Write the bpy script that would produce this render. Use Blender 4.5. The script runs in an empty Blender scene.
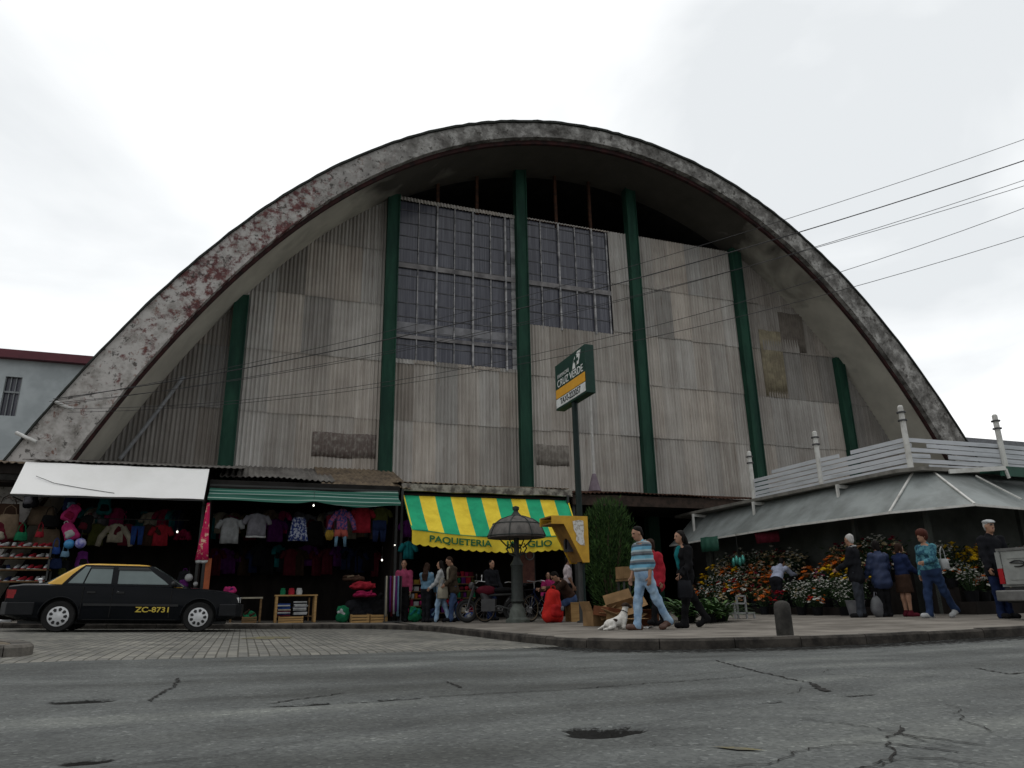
import bpy, bmesh, math, random
import numpy as np
from mathutils import Vector, Matrix

random.seed(7)
rng = np.random.default_rng(7)
SC = bpy.context.scene
COL = SC.collection
R = math.radians
PI = math.pi

# World axes: X runs along the hall front, Y runs away from the street towards the hall, Z is up (metres).

# ------------------------------------------------------------------ materials
MATS = {}


def mat(name, c, c2=None, rough=.8, scale=6, bump=0., bscale=40, metal=0., spec=None, stretch=(1, 1, 1), lo=.38, hi=.62,
        tint=0., emit=None, coat=0.):
    if name in MATS:
        return MATS[name]
    m = bpy.data.materials.new(name)
    m.use_nodes = True
    nt = m.node_tree
    N, L = nt.nodes, nt.links
    b = N['Principled BSDF']
    c = tuple(c)
    if c2 is None:
        c2 = tuple(x * .72 for x in c)
    tc = N.new('ShaderNodeTexCoord')
    mp = N.new('ShaderNodeMapping')
    mp.inputs['Scale'].default_value = stretch
    L.new(tc.outputs['Object'], mp.inputs['Vector'])
    nz = N.new('ShaderNodeTexNoise')
    nz.inputs['Scale'].default_value = scale
    nz.inputs['Detail'].default_value = 6
    nz.inputs['Roughness'].default_value = .62
    L.new(mp.outputs['Vector'], nz.inputs['Vector'])
    rp = N.new('ShaderNodeValToRGB')
    rp.color_ramp.elements[0].position = lo
    rp.color_ramp.elements[1].position = hi
    rp.color_ramp.elements[0].color = (*c2, 1)
    rp.color_ramp.elements[1].color = (*c, 1)
    L.new(nz.outputs['Fac'], rp.inputs['Fac'])
    out = rp.outputs['Color']
    if tint:
        oi = N.new('ShaderNodeObjectInfo')
        hv = N.new('ShaderNodeHueSaturation')
        mr = N.new('ShaderNodeMapRange')
        mr.inputs['To Min'].default_value = 1 - tint
        mr.inputs['To Max'].default_value = 1 + tint
        L.new(oi.outputs['Random'], mr.inputs['Value'])
        L.new(mr.outputs['Result'], hv.inputs['Value'])
        L.new(out, hv.inputs['Color'])
        out = hv.outputs['Color']
    L.new(out, b.inputs['Base Color'])
    b.inputs['Roughness'].default_value = rough
    b.inputs['Metallic'].default_value = metal
    b.inputs['Specular IOR Level'].default_value = spec if spec is not None else (.15 if rough >= .75 else .4)
    if coat:
        b.inputs['Coat Weight'].default_value = coat
        b.inputs['Coat Roughness'].default_value = .08
    if bump:
        n2 = N.new('ShaderNodeTexNoise')
        n2.inputs['Scale'].default_value = bscale
        n2.inputs['Detail'].default_value = 4
        L.new(tc.outputs['Object'], n2.inputs['Vector'])
        bp = N.new('ShaderNodeBump')
        bp.inputs['Strength'].default_value = bump
        bp.inputs['Distance'].default_value = .02
        L.new(n2.outputs['Fac'], bp.inputs['Height'])
        L.new(bp.outputs['Normal'], b.inputs['Normal'])
    if emit:
        b.inputs['Emission Color'].default_value = (*c, 1)
        b.inputs['Emission Strength'].default_value = emit
    MATS[name] = m
    return m


def stripes(name, cols, axis, period, rough=.8, wob=.0, sharp=True):
    """bands of colour along one object axis"""
    if name in MATS:
        return MATS[name]
    m = bpy.data.materials.new(name)
    m.use_nodes = True
    N, L = m.node_tree.nodes, m.node_tree.links
    b = N['Principled BSDF']
    tc = N.new('ShaderNodeTexCoord')
    sx = N.new('ShaderNodeSeparateXYZ')
    L.new(tc.outputs['Object'], sx.inputs[0])
    mu = N.new('ShaderNodeMath'); mu.operation = 'MULTIPLY_ADD'
    mu.inputs[1].default_value = 1 / period
    mu.inputs[2].default_value = wob
    L.new(sx.outputs['XYZ'.index(axis)], mu.inputs[0])
    fr = N.new('ShaderNodeMath'); fr.operation = 'FRACT'
    L.new(mu.outputs[0], fr.inputs[0])
    rp = N.new('ShaderNodeValToRGB')
    rp.color_ramp.interpolation = 'CONSTANT' if sharp else 'LINEAR'
    els = rp.color_ramp.elements
    while len(els) < len(cols):
        els.new(.5)
    for i, (p, c) in enumerate(cols):
        els[i].position = p
        els[i].color = (*c, 1)
    L.new(fr.outputs[0], rp.inputs['Fac'])
    L.new(rp.outputs['Color'], b.inputs['Base Color'])
    b.inputs['Roughness'].default_value = rough
    MATS[name] = m
    return m


# ------------------------------------------------------------------ mesh builder
class MB:
    def __init__(s):
        s.v, s.f, s.m = [], [], []
        s.k = 0

    def add(s, vs, fs, k=None):
        o = len(s.v)
        s.v += [tuple(p) for p in vs]
        s.f += [tuple(i + o for i in f) for f in fs]
        s.m += [s.k if k is None else k] * len(fs)
        return s

    def box(s, c, d, M=None, k=None, taper=1.0):
        x, y, z = d[0] / 2, d[1] / 2, d[2] / 2
        vs = [Vector((sx * x * (taper if sz > 0 else 1), sy * y * (taper if sz > 0 else 1), sz * z)) for sz in (-1, 1) for sy in (-1, 1) for sx in (-1, 1)]
        if M is not None:
            vs = [M @ p for p in vs]
        vs = [p + Vector(c) for p in vs]
        return s.add(vs, [(0, 2, 3, 1), (4, 5, 7, 6), (0, 1, 5, 4), (2, 6, 7, 3), (0, 4, 6, 2), (1, 3, 7, 5)], k)

    def box2(s, a, b, k=None):
        return s.box([(p + q) / 2 for p, q in zip(a, b)], [abs(q - p) for p, q in zip(a, b)], k=k)

    def bar(s, p, q, w, h=None, k=None):
        h = w if h is None else h
        p, q = Vector(p), Vector(q)
        d = (q - p).normalized()
        up = Vector((0, 0, 1)) if abs(d.z) < .95 else Vector((0, 1, 0))
        a = d.cross(up).normalized() * (w / 2)
        c = a.cross(d).normalized() * (h / 2)
        vs = [e + i * a + j * c for e in (p, q) for i, j in ((-1, -1), (1, -1), (1, 1), (-1, 1))]
        return s.add(vs, [(3, 2, 1, 0), (4, 5, 6, 7), (0, 1, 5, 4), (1, 2, 6, 5), (2, 3, 7, 6), (3, 0, 4, 7)], k)

    def tube(s, pts, r, n=8, k=None, closed=False):
        pts = [Vector(p) for p in pts]
        rs = r if isinstance(r, (list, tuple)) else [r] * len(pts)
        vs, fs = [], []
        up0 = None
        for i, p in enumerate(pts):
            a = pts[i - 1] if (i or closed) else pts[i]
            b = pts[(i + 1) % len(pts)] if (i < len(pts) - 1 or closed) else pts[i]
            d = (b - a).normalized()
            if up0 is None:
                up0 = Vector((0, 0, 1)) if abs(d.z) < .9 else Vector((1, 0, 0))
            e = d.cross(up0)
            if e.length < 1e-4:
                e = d.cross(Vector((0, 1, 0)))
            e.normalize()
            g = e.cross(d).normalized()
            up0 = g
            for j in range(n):
                t = 2 * PI * j / n
                vs.append(p + (e * math.cos(t) + g * math.sin(t)) * rs[i])
        m = len(pts)
        for i in range(m if closed else m - 1):
            i2 = (i + 1) % m
            for j in range(n):
                j2 = (j + 1) % n
                fs.append((i * n + j, i * n + j2, i2 * n + j2, i2 * n + j))
        if not closed:
            fs.append(tuple(range(n))[::-1])
            fs.append(tuple((m - 1) * n + j for j in range(n)))
        return s.add(vs, fs, k)

    def lathe(s, prof, n=20, c=(0, 0, 0), M=None, k=None, lump=None):
        vs, fs = [], []
        for i, (r, z) in enumerate(prof):
            for j in range(n):
                t = 2 * PI * j / n
                q = r if lump is None else r * lump(t, z)
                p = Vector((q * math.cos(t), q * math.sin(t), z))
                if M is not None:
                    p = M @ p
                vs.append(p + Vector(c))
        for i in range(len(prof) - 1):
            for j in range(n):
                j2 = (j + 1) % n
                fs.append((i * n + j, i * n + j2, (i + 1) * n + j2, (i + 1) * n + j))
        fs.append(tuple(range(n))[::-1])
        fs.append(tuple((len(prof) - 1) * n + j for j in range(n)))
        return s.add(vs, fs, k)

    def ell(s, c, r, nu=12, nv=8, M=None, k=None, lump=0., seed=0):
        rr = random.Random(seed)
        ph = [rr.uniform(0, 6.28) for _ in range(6)]
        vs, fs = [], []
        for i in range(nv + 1):
            a = -PI / 2 + PI * i / nv
            for j in range(nu):
                t = 2 * PI * j / nu
                p = Vector((math.cos(a) * math.cos(t), math.cos(a) * math.sin(t), math.sin(a)))
                q = 1 + lump * (math.sin(3 * t + ph[0] + 2 * a) + math.sin(5 * a + ph[1] + t) + .7 * math.sin(7 * t - 3 * a + ph[2])) / 2.5
                p = Vector((p.x * r[0] * q, p.y * r[1] * q, p.z * r[2] * q))
                if M is not None:
                    p = M @ p
                vs.append(p + Vector(c))
        for i in range(nv):
            for j in range(nu):
                j2 = (j + 1) % nu
                fs.append((i * nu + j, i * nu + j2, (i + 1) * nu + j2, (i + 1) * nu + j))
        return s.add(vs, fs, k)

    def prism(s, pts, thick, M=None, k=None):
        """outline in local XY, thickness along +Z, through matrix M"""
        n = len(pts)
        vs = [Vector((x, y, z)) for z in (0, thick) for x, y in pts]
        if M is not None:
            vs = [M @ p for p in vs]
        fs = [tuple(range(n))[::-1], tuple(range(n, 2 * n))] + [(i, (i + 1) % n, n + (i + 1) % n, n + i) for i in range(n)]
        return s.add(vs, fs, k)

    def grid(s, fn, nu, nv, k=None):
        vs = [fn(i / nu, j / nv) for j in range(nv + 1) for i in range(nu + 1)]
        fs = [(j * (nu + 1) + i, j * (nu + 1) + i + 1, (j + 1) * (nu + 1) + i + 1, (j + 1) * (nu + 1) + i) for j in range(nv) for i in range(nu)]
        return s.add(vs, fs, k)

    def sheet(s, fn, nu, nv, th, k=None):
        """closed slab: fn(u,v)->point, doubled at th along -normal guess vector"""
        th = Vector(th)
        top = [Vector(fn(i / nu, j / nv)) for j in range(nv + 1) for i in range(nu + 1)]
        n = len(top)
        vs = top + [p + th for p in top]
        fs = []
        w = nu + 1
        for j in range(nv):
            for i in range(nu):
                q = (j * w + i, j * w + i + 1, (j + 1) * w + i + 1, (j + 1) * w + i)
                fs.append(q)
                fs.append(tuple(n + a for a in q[::-1]))
        edge = [i for i in range(w)] + [j * w + nu for j in range(1, nv + 1)] + [nv * w + i for i in range(nu - 1, -1, -1)] + [j * w for j in range(nv - 1, 0, -1)]
        for a, b in zip(edge, edge[1:] + edge[:1]):
            fs.append((b, a, n + a, n + b))
        return s.add(vs, fs, k)

    def build(s, name, mats, parent=None, smooth=False, world=False, loc=None):
        me = bpy.data.meshes.new(name)
        me.from_pydata(s.v, [], s.f)
        if not isinstance(mats, (list, tuple)):
            mats = [mats]
        for m in mats:
            me.materials.append(m)
        if len(mats) > 1:
            me.polygons.foreach_set('material_index', s.m)
        if smooth is True:
            me.polygons.foreach_set('use_smooth', [True] * len(me.polygons))
        elif smooth:
            me.polygons.foreach_set('use_smooth', [True] * len(me.polygons))
            me.update()
            try:
                me.set_sharp_from_angle(angle=R(smooth))
            except Exception:
                pass
        me.update()
        o = bpy.data.objects.new(name, me)
        COL.objects.link(o)
        if parent is not None:
            o.parent = parent
            if world:
                p = parent
                off = Vector((0, 0, 0))
                while p is not None:
                    off += p.location
                    p = p.parent
                o.location = -off
        if loc is not None:
            o.location = loc
        return o


def tag(o, label=None, cat=None, group=None, kind=None):
    if label: o['label'] = label
    if cat: o['category'] = cat
    if group: o['group'] = group
    if kind: o['kind'] = kind
    return o


def thing(name, label, cat, loc=(0, 0, 0), rz=0., group=None):
    o = bpy.data.objects.new(name, None)
    o.empty_display_size = .2
    COL.objects.link(o)
    o.location = loc
    o.rotation_euler = (0, 0, rz)
    return tag(o, label, cat, group)


def dup(o, loc=None, rz=None, label=None, group=None, sc=None, parent=None):
    c = o.copy()
    COL.objects.link(c)
    if parent is not None:
        c.parent = parent
    for ch in list(o.children):
        dup(ch, parent=c)
    if loc is not None: c.location = loc
    if rz is not None: c.rotation_euler = (0, 0, rz)
    if sc is not None: c.scale = (sc, sc, sc) if not isinstance(sc, tuple) else sc
    if label: c['label'] = label
    if group: c['group'] = group
    return c


def text_part(txt, size, m, parent, M, name='lettering', extrude=.004, bold=0., sx=1.0, align='CENTER', world=False):
    cu = bpy.data.curves.new(name, 'FONT')
    cu.body = txt
    cu.size = size
    cu.extrude = extrude
    cu.offset = bold
    cu.align_x = align
    cu.align_y = 'CENTER'
    o = bpy.data.objects.new(name, cu)
    COL.objects.link(o)
    dg = bpy.context.evaluated_depsgraph_get()
    me = bpy.data.meshes.new_from_object(o.evaluated_get(dg))
    bpy.data.objects.remove(o)
    S = Matrix.Diagonal((sx, 1, 1, 1))
    me.transform(M @ S)
    me.materials.clear()
    me.materials.append(m)
    o = bpy.data.objects.new(name, me)
    COL.objects.link(o)
    if parent is not None:
        o.parent = parent
        if world:
            o.location = -parent.location
    return o


def boolean_cut(o, cutters):
    for c in cutters:
        md = o.modifiers.new('cut', 'BOOLEAN')
        md.operation = 'DIFFERENCE'
        md.solver = 'EXACT'
        md.object = c
    dg = bpy.context.evaluated_depsgraph_get()
    me = bpy.data.meshes.new_from_object(o.evaluated_get(dg))
    o.modifiers.clear()
    old = o.data
    o.data = me
    me.name = old.name
    for c in cutters:
        bpy.data.objects.remove(c)


def gz(s, t):
    """height of the road: it climbs gently towards the left-hand side street"""
    b = np.interp(s, [-14, -5, -3.4, -.85, 1, 3.3, 5, 8, 11, 15, 40], [.34, .24, .18, .11, .06, .01, 0, 0, .05, .07, .07])
    f = np.clip((np.asarray(t) - 3.) / 7., 0, 1)
    return b * f


def gp(s, t):
    return float(gz(s, t)) + .12
# ------------------------------------------------------------------ figures grown from signed distance fields (one continuous skin)
def snets(g, org, h, lab=None):
    s = g < 0
    c = [s[i:s.shape[0] - 1 + i, j:s.shape[1] - 1 + j, k:s.shape[2] - 1 + k] for i in (0, 1) for j in (0, 1) for k in (0, 1)]
    cnt = sum(a.astype(np.int8) for a in c)
    act = (cnt > 0) & (cnt < 8)
    idx = np.argwhere(act)
    if len(idx) == 0:
        return np.zeros((0, 3)), np.zeros((0, 4), int), np.zeros(0, int)
    cid = -np.ones(act.shape, np.int32)
    cid[act] = np.arange(len(idx))
    offs = [np.array((i, j, k)) for i in (0, 1) for j in (0, 1) for k in (0, 1)]
    val = np.stack([g[tuple((idx + o).T)] for o in offs], 1)
    acc = np.zeros((len(idx), 3)); n = np.zeros(len(idx))
    for a in range(8):
        for b in range(a + 1, 8):
            d = offs[b] - offs[a]
            if np.abs(d).sum() != 1: continue
            va, vb = val[:, a], val[:, b]
            cr = (va < 0) != (vb < 0)
            t = np.where(cr, va / np.where(np.abs(va - vb) < 1e-9, 1, va - vb), 0)
            acc += cr[:, None] * (offs[a] + t[:, None] * d)
            n += cr
    V = org + (idx + acc / n[:, None]) * h
    Q = []
    for ax in range(3):
        b1, b2 = (ax + 1) % 3, (ax + 2) % 3
        sl0 = [slice(1, -1)] * 3; sl1 = [slice(1, -1)] * 3
        sl0[ax] = slice(0, -1); sl1[ax] = slice(1, None)
        s0, s1 = s[tuple(sl0)], s[tuple(sl1)]
        e = np.argwhere(s0 != s1)
        base = e.copy(); base[:, b1] += 1; base[:, b2] += 1
        inside0 = s0[tuple(e.T)]
        o1 = np.zeros(3, int); o1[b1] = -1
        o2 = np.zeros(3, int); o2[b2] = -1
        q = np.stack([cid[tuple((base + o1 + o2).T)], cid[tuple((base + o2).T)], cid[tuple(base.T)], cid[tuple((base + o1).T)]], 1)
        q[~inside0] = q[~inside0][:, ::-1]
        Q.append(q)
    Q = np.concatenate(Q)
    Q = Q[(Q >= 0).all(1)]
    L_ = lab[tuple(idx.T)] if lab is not None else np.zeros(len(idx), int)
    return V, Q, L_


class SDF:
    def __init__(s, k=.03):
        s.p = []
        s.k = k

    def cap(s, a, b, ra, rb=None, m=0, k=None):
        s.p.append(('c', np.array(a, float), np.array(b, float), ra, ra if rb is None else rb, m, s.k if k is None else k)); return s

    def ell(s, c, r, M=None, m=0, k=None):
        s.p.append(('e', np.array(c, float), np.array(r, float), None if M is None else np.array(M), 0, m, s.k if k is None else k)); return s

    def bounds(s):
        lo, hi = [], []
        for q in s.p:
            if q[0] == 'c':
                r = max(q[3], q[4])
                lo.append(np.minimum(q[1], q[2]) - r); hi.append(np.maximum(q[1], q[2]) + r)
            else:
                r = q[2].max(); lo.append(q[1] - r); hi.append(q[1] + r)
        return np.min(lo, 0) - .03, np.max(hi, 0) + .03

    def mesh(s, h, wr=0., cuts=()):
        lo, hi = s.bounds()
        sh = np.ceil((hi - lo) / h).astype(int) + 2
        g = np.full(sh, .2, np.float32); best = np.full(sh, .2, np.float32); lab = np.zeros(sh, np.int8)
        ax = [lo[i] + h * np.arange(sh[i]) for i in range(3)]
        for q in s.p:
            k = q[6]
            mg = k + .04
            if q[0] == 'c':
                r = max(q[3], q[4]); l2 = np.minimum(q[1], q[2]) - r - mg; h2 = np.maximum(q[1], q[2]) + r + mg
            else:
                r = q[2].max(); l2 = q[1] - r - mg; h2 = q[1] + r + mg
            i0 = np.clip(((l2 - lo) / h).astype(int), 0, sh - 1); i1 = np.clip(((h2 - lo) / h).astype(int) + 2, 1, sh)
            sl = tuple(slice(a, b) for a, b in zip(i0, i1))
            P = np.stack(np.meshgrid(*[ax[i][sl[i]] for i in range(3)], indexing='ij'), -1).astype(np.float32)
            if q[0] == 'c':
                ba = (q[2] - q[1]).astype(np.float32); pa = P - q[1].astype(np.float32)
                t = np.clip((pa @ ba) / max(1e-9, float(ba @ ba)), 0, 1)
                d = np.linalg.norm(pa - t[..., None] * ba, axis=-1) - (q[3] + (q[4] - q[3]) * t)
            else:
                pa = P - q[1].astype(np.float32)
                if q[3] is not None: pa = pa @ q[3].astype(np.float32)
                r_ = q[2].astype(np.float32)
                k0 = np.linalg.norm(pa / r_, axis=-1); k1 = np.linalg.norm(pa / (r_ * r_), axis=-1)
                d = k0 * (k0 - 1) / np.maximum(k1, 1e-6)
            G_ = g[sl]
            hh = np.maximum(k - np.abs(G_ - d), 0) / k
            g[sl] = np.minimum(G_, d) - hh * hh * k * .25
            u = d < best[sl]
            best[sl] = np.where(u, d, best[sl]); lab[sl] = np.where(u, q[5], lab[sl])
        if wr:
            P = np.stack(np.meshgrid(*ax, indexing='ij'), -1)
            x, y, z = P[..., 0], P[..., 1], P[..., 2]
            g = g + wr * (np.sin(27 * z + 9 * np.sin(7 * x + 3 * y)) * .5 + np.sin(16 * x + 21 * y + 13 * z) * .35 + np.sin(41 * z - 23 * x + 11 * y) * .3).astype(np.float32)
        if cuts:
            P = np.stack(np.meshgrid(*ax, indexing='ij'), -1)
            for n, c in cuts:
                g = np.maximum(g, (P @ np.array(n, float) - c).astype(np.float32))
        return snets(g, lo, h, lab)

    def build(s, name, mats, parent, h=.012, wr=0., cuts=(), sc=1.):
        V, Q, L_ = s.mesh(h, wr, cuts)
        me = bpy.data.meshes.new(name)
        me.from_pydata((V * sc).tolist(), [], Q.tolist())
        mats = mats if isinstance(mats, (list, tuple)) else [mats]
        for m in mats: me.materials.append(m)
        if len(mats) > 1 and len(Q):
            me.polygons.foreach_set('material_index', L_[Q[:, 0]].astype(int).tolist())
        me.polygons.foreach_set('use_smooth', [True] * len(me.polygons))
        me.update()
        o = bpy.data.objects.new(name, me); COL.objects.link(o); o.parent = parent
        return o


# ------------------------------------------------------------------ camera, sky, sun
def setup():
    cam = bpy.data.cameras.new('camera')
    co = bpy.data.objects.new('camera', cam)
    COL.objects.link(co)
    p, r, a = R(16.8), R(1.0), R(20)
    fw = Vector((0, math.cos(p), math.sin(p)))
    rt = Vector((1, 0, 0))
    up = Vector((0, -math.sin(p), math.cos(p)))
    right = math.cos(r) * rt - math.sin(r) * up
    upv = math.cos(r) * up + math.sin(r) * rt
    rot = Matrix(((math.cos(a), math.sin(a), 0), (-math.sin(a), math.cos(a), 0), (0, 0, 1)))
    right, upv, fw = rot @ right, rot @ upv, rot @ fw
    M = Matrix((right, upv, -fw)).transposed().to_4x4()
    M.translation = Vector((0, 0, .62))
    co.matrix_world = M
    cam.sensor_width = 36
    cam.lens = 720 / 1024 * 36
    cam.clip_start = .05
    cam.clip_end = 2000
    SC.camera = co

    w = bpy.data.worlds.new('World')
    SC.world = w
    w.use_nodes = True
    nt = w.node_tree
    N, L = nt.nodes, nt.links
    bg = N['Background']
    sky = N.new('ShaderNodeTexSky')
    sky.sky_type = 'NISHITA'
    sky.sun_disc = False
    sky.sun_elevation = R(58)
    sky.sun_rotation = R(10)
    tc = N.new('ShaderNodeTexCoord')
    sx = N.new('ShaderNodeSeparateXYZ')
    L.new(tc.outputs['Generated'], sx.inputs[0])
    ad = N.new('ShaderNodeMath'); ad.operation = 'ADD'; ad.inputs[1].default_value = .22
    mx = N.new('ShaderNodeMath'); mx.operation = 'MAXIMUM'; mx.inputs[1].default_value = 0.0
    L.new(sx.outputs['Z'], mx.inputs[0])
    L.new(mx.outputs[0], ad.inputs[0])
    dv = N.new('ShaderNodeVectorMath'); dv.operation = 'DIVIDE'
    cb = N.new('ShaderNodeCombineXYZ')
    L.new(ad.outputs[0], cb.inputs[0]); L.new(ad.outputs[0], cb.inputs[1]); cb.inputs[2].default_value = 1
    L.new(tc.outputs['Generated'], dv.inputs[0]); L.new(cb.outputs[0], dv.inputs[1])
    nz = N.new('ShaderNodeTexNoise')
    nz.inputs['Scale'].default_value = 1.25
    nz.inputs['Detail'].default_value = 7
    nz.inputs['Roughness'].default_value = .5
    nz.inputs['Distortion'].default_value = .35
    mp = N.new('ShaderNodeMapping')
    mp.inputs['Location'].default_value = (2.75, .2, 0)
    L.new(dv.outputs[0], mp.inputs['Vector'])
    L.new(mp.outputs[0], nz.inputs['Vector'])
    rp = N.new('ShaderNodeValToRGB')
    e = rp.color_ramp.elements
    e[0].position = .30; e[0].color = (.71, .735, .75, 1)
    e[1].position = .62; e[1].color = (1.08, 1.08, 1.08, 1)
    k = e.new(.46); k.color = (.92, .935, .94, 1)
    L.new(nz.outputs['Fac'], rp.inputs['Fac'])
    # an overcast sky is brightest on the sun's side and duller low down opposite it
    gr = N.new('ShaderNodeMath'); gr.operation = 'MULTIPLY_ADD'; gr.inputs[1].default_value = .45; gr.inputs[2].default_value = .5
    L.new(sx.outputs['Y'], gr.inputs[0])
    g2 = N.new('ShaderNodeMath'); g2.operation = 'MULTIPLY_ADD'; g2.inputs[1].default_value = .38
    L.new(sx.outputs['Z'], g2.inputs[0]); L.new(gr.outputs[0], g2.inputs[2])
    g3 = N.new('ShaderNodeMapRange'); g3.inputs['From Min'].default_value = .05; g3.inputs['From Max'].default_value = .85
    g3.inputs['To Min'].default_value = .42; g3.inputs['To Max'].default_value = 1.0
    L.new(g2.outputs[0], g3.inputs['Value'])
    gm = N.new('ShaderNodeMix'); gm.data_type = 'RGBA'; gm.blend_type = 'MULTIPLY'; gm.inputs['Factor'].default_value = 1
    L.new(rp.outputs['Color'], gm.inputs['A']); L.new(g3.outputs['Result'], gm.inputs['B'])
    # the clear Nishita sky is almost wholly hidden by the cloud deck
    sc = N.new('ShaderNodeMix'); sc.data_type = 'RGBA'; sc.blend_type = 'MULTIPLY'
    sc.inputs['Factor'].default_value = 1
    L.new(sky.outputs[0], sc.inputs['A']); sc.inputs['B'].default_value = (.1, .1, .1, 1)
    mix = N.new('ShaderNodeMix'); mix.data_type = 'RGBA'
    mix.inputs['Factor'].default_value = .96
    L.new(sc.outputs['Result'], mix.inputs['A'])
    L.new(gm.outputs['Result'], mix.inputs['B'])
    L.new(mix.outputs['Result'], bg.inputs['Color'])
    bg.inputs['Strength'].default_value = 1.0

    sun = bpy.data.lights.new('sun', 'SUN')
    sun.energy = .6
    sun.angle = R(40)
    sun.color = (1, .97, .92)
    so = bpy.data.objects.new('sun', sun)
    COL.objects.link(so)
    el, az = R(58), R(10)
    d = Vector((math.sin(az) * math.cos(el), math.cos(az) * math.cos(el), math.sin(el)))
    so.rotation_euler = d.to_track_quat('Z', 'Y').to_euler()
    SC.view_settings.view_transform = 'Standard'
    SC.view_settings.look = 'None'
    SC.view_settings.exposure = .22
    SC.view_settings.gamma = 1
    SC.render.engine = 'CYCLES'
    SC.cycles.max_bounces = 6
    SC.cycles.diffuse_bounces = 4


setup()


# ------------------------------------------------------------------ ground materials
def asphalt():
    m = mat('asphalt', (.112, .119, .117), (.074, .079, .079), rough=.88, scale=1.6, lo=.3, hi=.7, spec=.3)
    N, L = m.node_tree.nodes, m.node_tree.links
    b = N['Principled BSDF']
    base = b.inputs['Base Color'].links[0].from_socket
    tc = [n for n in N if n.type == 'TEX_COORD'][0]
    # aggregate speckle
    vo = N.new('ShaderNodeTexVoronoi'); vo.inputs['Scale'].default_value = 55
    L.new(tc.outputs['Object'], vo.inputs['Vector'])
    sp = N.new('ShaderNodeSeparateColor'); L.new(vo.outputs['Color'], sp.inputs[0])
    r2 = N.new('ShaderNodeValToRGB')
    r2.color_ramp.elements[0].position = .0; r2.color_ramp.elements[0].color = (.68, .68, .68, 1)
    r2.color_ramp.elements[1].position = 1.; r2.color_ramp.elements[1].color = (1.7, 1.7, 1.65, 1)
    for p, v in ((.55, .98), (.9, 1.06), (.965, 1.3)):
        q = r2.color_ramp.elements.new(p); q.color = (v, v, v * .98, 1)
    L.new(sp.outputs[0], r2.inputs['Fac'])
    mu = N.new('ShaderNodeMix'); mu.data_type = 'RGBA'; mu.blend_type = 'MULTIPLY'; mu.inputs['Factor'].default_value = 1
    L.new(base, mu.inputs['A']); L.new(r2.outputs['Color'], mu.inputs['B'])
    # worn pale wheel tracks and patches along the street
    mp = N.new('ShaderNodeMapping'); mp.inputs['Scale'].default_value = (.22, .9, 1)
    mp.inputs['Rotation'].default_value = (0, 0, R(-9))
    L.new(tc.outputs['Object'], mp.inputs['Vector'])
    n3 = N.new('ShaderNodeTexNoise'); n3.inputs['Scale'].default_value = 1.3; n3.inputs['Detail'].default_value = 8
    L.new(mp.outputs[0], n3.inputs['Vector'])
    r3 = N.new('ShaderNodeValToRGB')
    r3.color_ramp.elements[0].position = .35; r3.color_ramp.elements[0].color = (.58, .575, .56, 1)
    r3.color_ramp.elements[1].position = .68; r3.color_ramp.elements[1].color = (1.5, 1.49, 1.43, 1)
    q = r3.color_ramp.elements.new(.54); q.color = (1, 1, 1, 1)
    L.new(n3.outputs['Fac'], r3.inputs['Fac'])
    mu2 = N.new('ShaderNodeMix'); mu2.data_type = 'RGBA'; mu2.blend_type = 'MULTIPLY'; mu2.inputs['Factor'].default_value = 1
    L.new(mu.outputs['Result'], mu2.inputs['A']); L.new(r3.outputs['Color'], mu2.inputs['B'])
    # broken patches and wet dirt along the kerb, with ragged edges
    at = N.new('ShaderNodeAttribute'); at.attribute_name = 'damage'
    n4 = N.new('ShaderNodeTexNoise'); n4.inputs['Scale'].default_value = 13; n4.inputs['Detail'].default_value = 7; n4.inputs['Roughness'].default_value = .7
    mp4 = N.new('ShaderNodeMapping'); mp4.inputs['Scale'].default_value = (.7, 1.2, 1)
    L.new(tc.outputs['Object'], mp4.inputs['Vector']); L.new(mp4.outputs[0], n4.inputs['Vector'])
    m4 = N.new('ShaderNodeMath'); m4.operation = 'MULTIPLY_ADD'; m4.inputs[1].default_value = 1.5; m4.inputs[2].default_value = -.75
    L.new(n4.outputs['Fac'], m4.inputs[0])
    a4 = N.new('ShaderNodeMath'); a4.operation = 'ADD'; L.new(m4.outputs[0], a4.inputs[0]); L.new(at.outputs['Fac'], a4.inputs[1])
    k4 = N.new('ShaderNodeMapRange'); k4.inputs['From Min'].default_value = .44; k4.inputs['From Max'].default_value = .62; k4.inputs['To Max'].default_value = .92
    L.new(a4.outputs[0], k4.inputs['Value'])
    mu4 = N.new('ShaderNodeMix'); mu4.data_type = 'RGBA'; L.new(k4.outputs['Result'], mu4.inputs['Factor'])
    L.new(mu2.outputs['Result'], mu4.inputs['A']); mu4.inputs['B'].default_value = (.011, .0105, .010, 1)
    L.new(mu4.outputs['Result'], b.inputs['Base Color'])
    s4 = N.new('ShaderNodeMapRange'); s4.inputs['To Min'].default_value = .2; s4.inputs['To Max'].default_value = .0
    L.new(k4.outputs['Result'], s4.inputs['Value']); L.new(s4.outputs['Result'], b.inputs['Specular IOR Level'])
    bp = N.new('ShaderNodeBump'); bp.inputs['Strength'].default_value = .55; bp.inputs['Distance'].default_value = .006
    L.new(vo.outputs['Distance'], bp.inputs['Height'])
    L.new(bp.outputs['Normal'], b.inputs['Normal'])
    return m


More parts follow.
